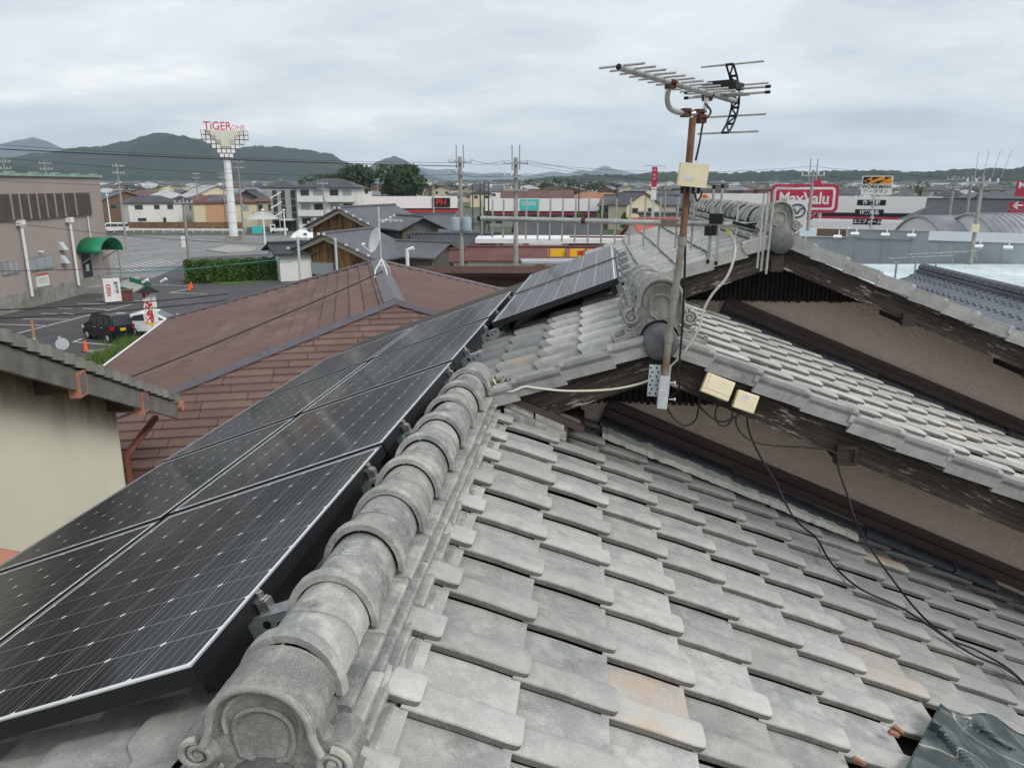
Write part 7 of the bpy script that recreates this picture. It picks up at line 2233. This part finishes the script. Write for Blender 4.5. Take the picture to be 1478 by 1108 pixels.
# neighbour with blue-grey tiles
Ra, Rb = at_d(1338, 394, 21.5), at_d(1500, 431.5, 17.05)
rzv = Vector((Rb.x - Ra.x, Rb.y - Ra.y, 0)); RL = rzv.length; rzv.normalize()
nn = Vector((rzv.y, -rzv.x, 0)); nn = nn if nn.dot(Ra) < 0 else -nn
bh = thing('blue_tile_house', 'neighbouring house with blue-grey interlocking tiles', 'house', (Ra.x, Ra.y, GZ), 0)
m = MB()
z0 = Ra.z
pitch = math.tan(R(24))
def bt_(s3, d3, h3=0.0): 
    q = Ra + rzv * s3 + nn * d3
    return Vector((q.x - Ra.x, q.y - Ra.y, z0 - d3 * pitch + h3 - GZ))
m.quad(bt_(-.3, 0, -.05), bt_(RL + 3, 0, -.05), bt_(RL + 3, 5.5, -.05), bt_(-.3, 5.5, -.05)); m.quad(bt_(-.3, 0, -.2), bt_(RL + 3, 0, -.2), bt_(RL + 3, 5.5, -.2), bt_(-.3, 5.5, -.2))
rf_ = link('roof', m.mesh('roof', 'roof_tile_blue'), bh)
f_ = MB()
for i in range(18):
    for k in range(int((RL + 3) / .28)):
        a, d0 = -.25 + k * .28, .05 + i * .26
        prof = [(0, .0), (.04, .045), (.10, .05), (.14, .012), (.28, .0)]
        vs_ = [bt_(a + x, d0 - .02, z) for x, z in prof] + [bt_(a + x, d0 + .27, z + .035) for x, z in prof] + [bt_(a + x, d0 + .27, z - .01) for x, z in prof]
        f_.add(vs_, [(q, q + 1, q + 6, q + 5) for q in range(4)] + [(q + 5, q + 6, q + 11, q + 10) for q in range(4)])
plain('blue_tile', (0.155, 0.172, 0.20), 0.45, 0.12, 2.0, c2=(0.12, 0.135, 0.16))
o = link('roof_tile_field', f_.mesh('roof_tile_field', 'blue_tile'), rf_); o['kind'] = 'stuff'
for k in range(int((RL + 3) / .3)):
    m = MB(); a = -.3 + k * .3
    m.tube([bt_(a, 0, .10), bt_(a + .27, 0, .10)], .11, 8); o = link('ridge_cap', m.mesh('ridge_cap', 'roof_slate'), rf_)
m = MB(); m.hexa([bt_(-.3, -.14, -.08), bt_(RL + 3, -.14, -.08), bt_(RL + 3, .16, -.04), bt_(-.3, .16, -.04), bt_(-.3, -.14, .06), bt_(RL + 3, -.14, .06), bt_(RL + 3, .16, .12), bt_(-.3, .16, .12)]); link('ridge_course', m.mesh('ridge_course', 'roof_slate'), rf_)
m = MB(); q_ = [bt_(0.2, 0, -.3), bt_(RL + 2.5, 0, -.3), bt_(RL + 2.5, 5.0, -.3), bt_(.2, 5.0, -.3)]
m.add([*q_, *[Vector((v.x, v.y, 0)) for v in q_]], [(0, 1, 5, 4), (1, 2, 6, 5), (2, 3, 7, 6), (3, 0, 4, 7)]); link('house_wall', m.mesh('house_wall', 'wall_white'), bh)
m = MB()
for i in range(18):
    m.box(bt_(-.33, .2 + i * .28, .0), (.12, .30, .14), rz=math.atan2(rzv.y, rzv.x), rx=0.0)
# small aerials standing on and behind that roof
def yagi(px, py_top, D, label, py_base):
    p = at_d(px, py_base, D); s3 = scale_at(D)
    t = thing('roof_aerial', label, 'aerial', p, spot(px, D)[1])
    H_ = (py_base - py_top) * s3
    m = MB(); m.cyl((0, 0, 0), (0, 0, H_), .02); link('mast', m.mesh('mast', 'galvanised'), t)
    m = MB(); m.cyl((-.7, 0, H_), (.9, 0, H_ + .15), .014)
    for k in range(9): m.cyl((-.6 + k * .17, -.2, H_ + .01 + k * .016), (-.6 + k * .17, .2, H_ + .01 + k * .016), .008)
    m.cyl((.9, 0, H_ - .1), (.75, 0, H_ + .4), .01); m.cyl((.9, 0, H_ + .15), (1.02, 0, H_ + .3), .01)
    link('boom', m.mesh('boom', 'aluminium'), t)
    return t
yagi(1349, 372, 23, 'small television aerial on the blue-grey tiled house', 396)
yagi(1318, 378, 24, 'thin television aerial with a droopy cable behind the verge', 408)
p = at_d(1290, 415, 22); t = thing('roof_post', 'bare metal post behind the verge near the aqua roof', 'post', p)
m = MB(); m.cyl((0, 0, -.5), (0, 0, .62), .025); m.box((0, 0, .62), (.14, .05, .06)); link('post', m.mesh('post', 'galvanised'), t)

# ------------------------------------------------------------------ the forecourt in the middle distance
s2 = scale_at(82)
p, rz = spot(800, 82, 2)
cn = thing('forecourt_canopy', 'white flat canopy on thick posts behind the solar panels', 'canopy', p, rz)
def zp(y): return (268 - y) * s2 - p.z
def wx2(x): return (x - 800) * s2
box_part(cn, 'canopy_edge', 'sign_white', wx2(685), wx2(915), 0, 6, zp(350), zp(343.5))
for x in (759, 818): box_part(cn, 'post', 'wall_white', wx2(x - 5), wx2(x + 5), .4, 1.2, 0, zp(350))
house_at('gabled_shop', 'low white shop with a dark grey low gable roof', 805, 100, 8, 10, 8, 3.6, 1.6, 'gx', 'wall_white', 'roof_charcoal', ov=.5)
house_at('red_roof_hall', 'low hall with a dark red roof below the white canopy', 790, 76, 0, 15, 5, 2.6, .9, 'gx', 'wall_white', 'roof_redbrown', ov=.4)
house_at('red_roof_hall', 'long dark red roof beyond the yellow signs', 905, 84, 0, 11, 5, 3.0, .9, 'gx', 'wall_white', 'roof_redbrown', ov=.4)
house_at('red_roof_hall', 'dark red roofed shed beside the white vans', 705, 78, 0, 7, 4, 2.3, .8, 'gx', 'wall_white', 'roof_redbrown', ov=.4)
house_at('bright_red_roof', 'bright red sloping roof between the aerial rods', 958, 92, 25, 7, 7, 3.6, 2.0, 'gx', 'wall_white', 'roof_red', ov=.4)
for k, x in enumerate((806, 835, 861)):
    p, rz = spot(x, 62, 10)
    ys = thing('yellow_sign_box', ('plain yellow sign box with a red end beside the canopy post', 'yellow sign box with a red square emblem in its middle', 'yellow sign box partly behind the upper solar panel')[k], 'sign', p, rz)
    z0, z1 = (268 - 369) * scale_at(62) - p.z, (268 - 358) * scale_at(62) - p.z
    box_part(ys, 'case', 'sign_yellow', -.62, .62, -.15, .15, z0, z1); box_part(ys, 'red_end', 'sign_red', -.74, -.62, -.16, .16, z0 - .01, z1 + .01); box_part(ys, 'grey_end', 'frame_grey', -.84, -.74, -.16, .16, z0, z1); box_part(ys, 'post', 'galv_light', -.08, .08, .16, .3, 0, z1)
    if k == 1: box_part(ys, 'emblem', 'sign_red', .0, .42, -.17, -.14, z0 + .12, z1 - .12)
p, rz = spot(800, 58, 6); cp2 = thing('bus_shelter', 'grey flat shelter roof with yellow panels below it', 'shelter', p, rz)
s4 = scale_at(58)
def zp(y): return (268 - y) * s4 - p.z
box_part(cp2, 'roof_slab', 'roof_silver', -2.4, 3.0, -1.2, 1.2, zp(377), zp(374)); box_part(cp2, 'yellow_panel', 'sign_yellow', -1.4, -.6, -.4, -.3, zp(386), zp(380)); box_part(cp2, 'yellow_panel', 'sign_yellow', 0.0, .6, -.4, -.3, zp(385), zp(380))
for dx in (-2.1, 2.7): box_part(cp2, 'post', 'galv_light', dx - .08, dx + .08, -.08, .08, 0, zp(377))
for k, (px, D, w3) in enumerate(((706, 66, 4.8), (742, 64, 4.2), (770, 66, 4.0))):
    car('white_van', ('white van parked behind the brown wing roof', 'white van with black trim behind the concrete pole', 'white van beside the canopy post')[k], spot(px, D)[0], spot(px, D)[1] + R((8, -6, 10)[k]), 'paint_white', plate='plate_white', **van)
house_at('grass_bank', 'small brick edged lawn beyond the white vans', 722, 100, 0, 6, 6, .6, .1, 'flat', 'wall_brown', 'hedge_grass', cat='lawn', ov=0)

# houses to the east of the teal shop
for (lab, px, D, rot, w, d, h, rh, kind, wm, rm) in (
    ('cream and brown house with a steep asymmetric roof', 916, 172, 30, 8, 8, 5.6, 2.4, 'gy', 'wall_cream', 'roof_charcoal'),
    ('dark roofed house with panels beside the cream gable', 899, 182, -20, 8, 8, 5.2, 2.0, 'gx', 'wall_brown', 'roof_slate'),
    ('orange tiled house behind the white fascia shop', 873, 225, 10, 12, 8, 5.6, 1.8, 'hip', 'wall_cream', 'roof_orange'),
    ('orange tiled low house left of the pink pylon', 849, 240, 0, 11, 8, 5.8, 1.6, 'hip', 'wall_beige', 'roof_orange'),
    ('terracotta roofed house in front of the wooded belt', 922, 260, 0, 10, 8, 6.0, 1.6, 'hip', 'wall_beige', 'roof_orange'),
    ('white walled garage block beside the pink pylon', 968, 150, 0, 11, 7, 4.2, .3, 'flat', 'wall_grey', 'roof_charcoal'),
    ('dark tiled house behind the garage block', 960, 190, 12, 12, 8, 5.0, 2.0, 'hip', 'wall_beige', 'roof_slate'),
    ('dark brown warehouse roof behind the teal shop', 775, 230, 4, 20, 10, 6.0, 2.2, 'gx', 'wall_brown', 'roof_brown'),
    ('grey tiled house cluster behind the white canopy', 1000, 205, -10, 12, 9, 5.5, 2.0, 'hip', 'wall_white', 'roof_slate'),
    ('old tiled farmhouse with a big dark hip roof near the poles', 1385, 150, 10, 15, 9, 3.6, 3.0, 'hip', 'wall_brown', 'roof_tile_rows_dark'),
    ('grey tiled farmhouse with a white gable by the direction sign', 1445, 160, -25, 14, 9, 4.0, 3.0, 'gx', 'wall_white', 'roof_tile_rows_dark'),
    ('low dark tiled house beneath the tall farmhouse', 1415, 125, 5, 12, 7, 3.2, 2.0, 'gx', 'wall_brown', 'roof_tile_rows_dark'),
    ('white house behind the supermarket end wall', 1375, 190, 0, 8, 7, 5.0, 1.6, 'gx', 'wall_white', 'roof_charcoal')):
    house_at('town_house', lab, px, D, rot, w, d, h, rh, kind, wm, rm, [('f', -w * .25, h * .75, 1.3, 1.0), ('f', w * .22, h * .75, 1.3, 1.0), ('f', 0, h * .3, 1.6, 1.2)])

# the far town: roofs in rows up to the foot of the hills
random.seed(41)
walls_ = ('wall_white', 'wall_cream', 'wall_beige', 'wall_grey', 'wall_brown')
wl_ = {'wall_white': 'white', 'wall_cream': 'cream', 'wall_beige': 'beige', 'wall_grey': 'grey', 'wall_brown': 'brown'}
roofs_ = ('roof_slate', 'roof_charcoal', 'roof_dark', 'roof_brown', 'roof_tile_blue', 'roof_slate', 'roof_silver')
rl_ = {'roof_slate': 'slate grey', 'roof_charcoal': 'charcoal', 'roof_dark': 'black', 'roof_brown': 'brown', 'roof_tile_blue': 'blue-grey', 'roof_silver': 'silver'}
kl_ = {'hip': 'hipped', 'gx': 'gabled', 'gy': 'gabled'}
mass_w, mass_r = MB(), MB()
for D, step in ((232, 30), (275, 27), (330, 25), (400, 24), (490, 22), (600, 19), (740, 11), (920, 9)):
    px = -40 + random.uniform(0, 20)
    while px < 1530:
        if random.random() < 0.80 and not (D < 300 and (480 < px < 880 or 1000 < px < 1370)) and not (D < 360 and 500 < px < 640):
            kd_ = random.choice(('hip', 'gx', 'gy', 'hip'))
            wm, rm = random.choice(walls_), random.choice(roofs_)
            w, d, h = random.uniform(8, 13), random.uniform(7, 9), random.choice((3.2, 5.4, 5.8, 6.0))
            Dj, rh, ro_ = D + random.uniform(-18, 18), random.uniform(1.4, 2.4), random.uniform(-40, 40)
            if D < 700:
                wins = [('f', -w * .25, h * .75, 1.4, 1.0), ('f', w * .25, h * .75, 1.4, 1.0)] if D < 420 else []
                house_at('far_house', 'small far town house with %s walls and a %s %s roof' % (wl_[wm], rl_[rm], kl_[kd_]), px, Dj, ro_, w, d, h, rh, kd_, wm, rm, wins, group='houses of the far town', ov=.4)
            else:
                p, rz = spot(px, Dj, ro_)
                M_ = Matrix.Translation(p) @ Matrix.Rotation(rz, 4, 'Z')
                for src, dst in ((wall_mesh(w, d, h, rh, kd_), mass_w), (roof_mesh(w, d, h, rh, kd_, .4), mass_r)):
                    dst.add([M_ @ Vector(v) for v in src.v], src.f)
        px += step * random.uniform(0.8, 1.5)
nw = len(mass_w.f)
mass_w.add(mass_r.v, mass_r.f)
me = mass_w.mesh('distant_town', 'wall_white')
me.materials.append(MATS['roof_slate'])
me.polygons.foreach_set('material_index', [0 if i < nw else 1 for i in range(len(me.polygons))])
tag(link('distant_town', me), 'crowd of tiny houses at the foot of the hills', 'town', kind='stuff')

# ------------------------------------------------------------------ utility poles and wires
plain('pole_concrete', (0.30, 0.29, 0.27), 0.85, 0.12, 2, streak=.2)
plain('pole_dark', (0.07, 0.065, 0.06), 0.85, 0.12, 2)
plain('insulator', (0.55, 0.55, 0.53), 0.35, 0.1, 2)
plain('transformer_grey', (0.30, 0.36, 0.40), 0.5, 0.12, 3)
plain('wire', (0.018, 0.018, 0.02), 0.5, 0.1, 2)
def upole(px, top_y, D, label, arms=2, r=.17, mat='pole_concrete', rot=0, tall_rods=False, transformer=False, group=None):
    p, rz = spot(px, D, rot)
    s3 = scale_at(D)
    H_ = (268 - top_y) * scale_px(D, px)[1] - p.z
    t = thing('utility_pole', label, 'utility pole', p, rz, group)
    body = H_ - (0.9 if tall_rods else 0)
    m = MB(); m.tube([(0, 0, 0), (0, 0, body)], [r * 1.15, r * .8], 10); link('pole', m.mesh('pole', mat, 40), t)
    if tall_rods:
        for dx in (-.28, .28):
            m = MB(); m.cyl((dx, 0, body - 0.9), (dx, 0, H_), .05); link('steel_rod', m.mesh('steel_rod', 'galvanised'), t)
    for k in range(arms):
        z = body - .45 - k * .95
        m = MB(); m.bx(-.95, .95, -r - .14, -r - .04, z - .05, z + .05); a_ = link('crossarm', m.mesh('crossarm', 'galvanised'), t)
        for dx in (-.85, -.35, .4, .85):
            m = MB(); m.lathe([(.05, 0), (.085, .05), (.05, .10), (.08, .14), (.03, .22)], (dx, -r - .09, z + .05), 8); link('insulator', m.mesh('insulator', 'insulator'), a_)
    if transformer:
        z = transformer
        for dx in (-.46, .46):
            m = MB(); m.lathe([(.36, 0), (.40, .04), (.40, 1.0), (.36, 1.08), (.12, 1.12)], (dx, -.1, z), 16); m.cyl((dx, -.1, z + 1.1), (dx, -.1, z + 1.35), .06, n=8)
            link('transformer', m.mesh('transformer', 'transformer_grey', 40), t)
        box_part(t, 'bracket', 'galvanised', -.9, .9, -.12, .12, z - .14, z - .02)
    return t, Vector((p.x, p.y, p.z + body))
_, P1 = upole(664.5, 212, 65, 'concrete utility pole with grey transformers and steel rods on top', 2, .19, tall_rods=True, transformer=(268 - 332) * scale_at(65) - GZ)
_, P2 = upole(744.5, 212, 60, 'concrete utility pole with wide insulator arms behind the lower aerial', 3, .19, tall_rods=True)
_, P3 = upole(1172, 231, 72, 'slim concrete utility pole in front of the red supermarket sign', 1, .16, tall_rods=True)
_, P4 = upole(1417, 254, 60, 'concrete pole with meter box and four whip rods', 1, .14)
t = _
for dx in (-.45, .0, .5, 1.0):
    m = MB(); m.cyl((dx, 0, P4.z - GZ - .1), (dx * 1.25 + .12, 0, P4.z - GZ + 1.55), .018); link('whip_rod', m.mesh('whip_rod', 'aluminium'), t)
box_part(t, 'meter_box', 'cream_plastic', -.22, .22, -.4, -.14, (268 - 333) * scale_at(52) - GZ, (268 - 322) * scale_at(52) - GZ)
_, P5 = upole(262, 286, 92, 'grey lamp-less pole with a small box at the edge of the lot', 1, .16)
box_part(_, 'meter_box', 'white_pvc', -.6, -.2, -.2, .15, 2.8, 4.0)
upole(1376, 254, 112, 'concrete utility pole beside the dark tiled farmhouse', 2, .18, rot=20)
upole(1401, 254, 118, 'concrete utility pole between the farmhouse and the whip rods', 2, .18, rot=-10)
for (px, ty, D) in ((693, 262, 150), (699, 261, 148), (705, 262, 146), (682, 266, 170), (891, 262, 160), (836, 268, 160)):
    upole(px, ty, D, 'slim dark pole near the white fascia shops', 0, .14, 'pole_dark', group='slim dark poles by the shops')
for (px, ty, D) in ((172, 237, 130), (69, 233, 150), (10, 231, 140), (284, 249, 200), (346, 232, 150), (322, 248, 190), (466, 262, 150), (625, 252, 140), (961, 262, 140), (1115, 262, 180), (1165, 262, 170), (232, 262, 260), (405, 258, 240), (385, 262, 280), (445, 262, 250), (545, 258, 260), (1300, 262, 240), (1240, 262, 250), (770, 262, 260), (1010, 262, 230)):
    upole(px, ty, D, 'distant concrete utility pole standing among the town roofs', 2, .16, rot=random.uniform(-40, 40), group='distant utility poles')
# lot lamps
for (px, ty, by, lab) in ((383, 307, 354, 'white lamp post at the edge of the far lot'), (412, 306, 340, 'white lamp post in front of the apartment stair tower'), (161, 289, 334, 'thin lamp post behind the white van')):
    g_ = gp(px, by); D = math.hypot(g_.x, g_.y); t = thing('lamp_post', lab, 'lamp post', g_, spot(px, D)[1])
    H_ = (by - ty) * scale_at(D)
    m = MB(); m.cyl((0, 0, 0), (0, 0, H_), .16, .10); link('post', m.mesh('post', 'white_pvc'), t)
    m = MB(); m.lathe([(.08, 0), (.28, .12), (.28, .3), (.08, .42)], (0, 0, H_ - .1), 10); link('lamp_head', m.mesh('lamp_head', 'white_pvc'), t)
def wire_(a, b, sag, r, label='thin wire crossing in front of the forested hill', group='overhead wires'):
    a, b = Vector(a), Vector(b)
    pts = [a.lerp(b, k / 14) - Vector((0, 0, sag * 4 * (k / 14) * (1 - k / 14))) for k in range(15)]
    o = MB().tube(pts, r, 5).build('overhead_wire', 'wire')
    tag(o, label, 'wire', group)
P1t, P2t = P1 - Vector((0, 0, .3)), P2 - Vector((0, 0, .3))
wire_(at_d(-60, 212, 60), at_d(662, 240, 64.8), 0.15, .032, 'thick dark cable crossing in front of the forested hill', None)
wire_(at_d(-60, 205, 60), at_d(660, 235, 64.8), 0.3, .012)
wire_(at_d(-60, 222, 66), at_d(662, 252, 64.8), 0.6, .012)
wire_(at_d(-60, 258, 66), at_d(662, 268, 64.8), 0.4, .012)
for dz2 in (0, .95):
    for dx in (-.8, .8):
        wire_(P1t + Vector((dx, 0, -dz2 + .1)), P2t + Vector((dx, 0, -dz2 + .1)), .35, .014, 'wire from the transformer pole to the pole with wide insulator arms', 'wires between the two concrete poles')
        wire_(P2t + Vector((dx, 0, -dz2 + .1)), at_d(1178 + dx, 262 + dz2 * 6, 71), .8, .013, 'long wire from the wide-armed pole towards the red supermarket sign', 'wires towards the supermarket sign')
wire_(at_d(1172, 240, 72), at_d(1560, 262, 75), .3, .014, 'wire passing over the work wear sign', 'wires over the work wear sign')
wire_(at_d(1172, 252, 72), at_d(1560, 272, 75), .3, .014, 'wire passing over the work wear sign', 'wires over the work wear sign')
wire_(P2t, at_d(1172, 240, 72), .6, .012, 'thin wire reaching the top of the pole before the supermarket sign', None)
wire_(at_d(-60, 449, 34), at_d(330, 424, 40), .12, .024, 'thick black wire crossing low above the black car', 'low wires above the black car')
wire_(at_d(-60, 462, 34), at_d(330, 433, 40), .12, .022, 'thick black wire crossing low above the black car', 'low wires above the black car')
wire_(at_d(-60, 392, 45), at_d(420, 378, 60), .1, .016, 'thin wire passing in front of the taupe shop and hedge', 'wires in front of the shop')
wire_(at_d(-60, 312, 50), at_d(500, 352, 62), .5, .014, 'thin wire passing in front of the taupe shop and hedge', 'wires in front of the shop')
plain('wire_teal', (0.03, 0.22, 0.18), .5, .1, 2)
o = MB().tube([at_d(150, 395, 62), at_d(265, 389, 62), at_d(420, 373, 64)], .03, 5).build('green_wire', 'wire_teal'); tag(o, 'green coated wire in front of the hedge', 'wire')
wire_(at_z(165, 553, be + .45), at_z(552, 392, bz + .55), .05, .018, 'dark wire lying low over the brown shingle slope', 'wire over the brown roof')

# ------------------------------------------------------------------ haze over the far town and the hills
hz = NT('haze_volume')
hz.t.nodes.remove(hz.b)
out_ = [n for n in hz.t.nodes if n.type == 'OUTPUT_MATERIAL'][0]
pv = nd(hz.t, 'ShaderNodeVolumePrincipled')
pv.inputs['Color'].default_value = (0.72, 0.86, 1.0, 1)
pv.inputs['Density'].default_value = HAZE
pv.inputs['Anisotropy'].default_value = 0.2
hz.t.links.new(pv.outputs[0], out_.inputs['Volume'])
m = MB(); m.bx(-14500, 14500, -600, 14000, GZ - 12, 560)
o = link('haze', m.mesh('haze', hz.m))
tag(o, 'pale even haze lying over the town and hills', 'haze', kind='stuff')
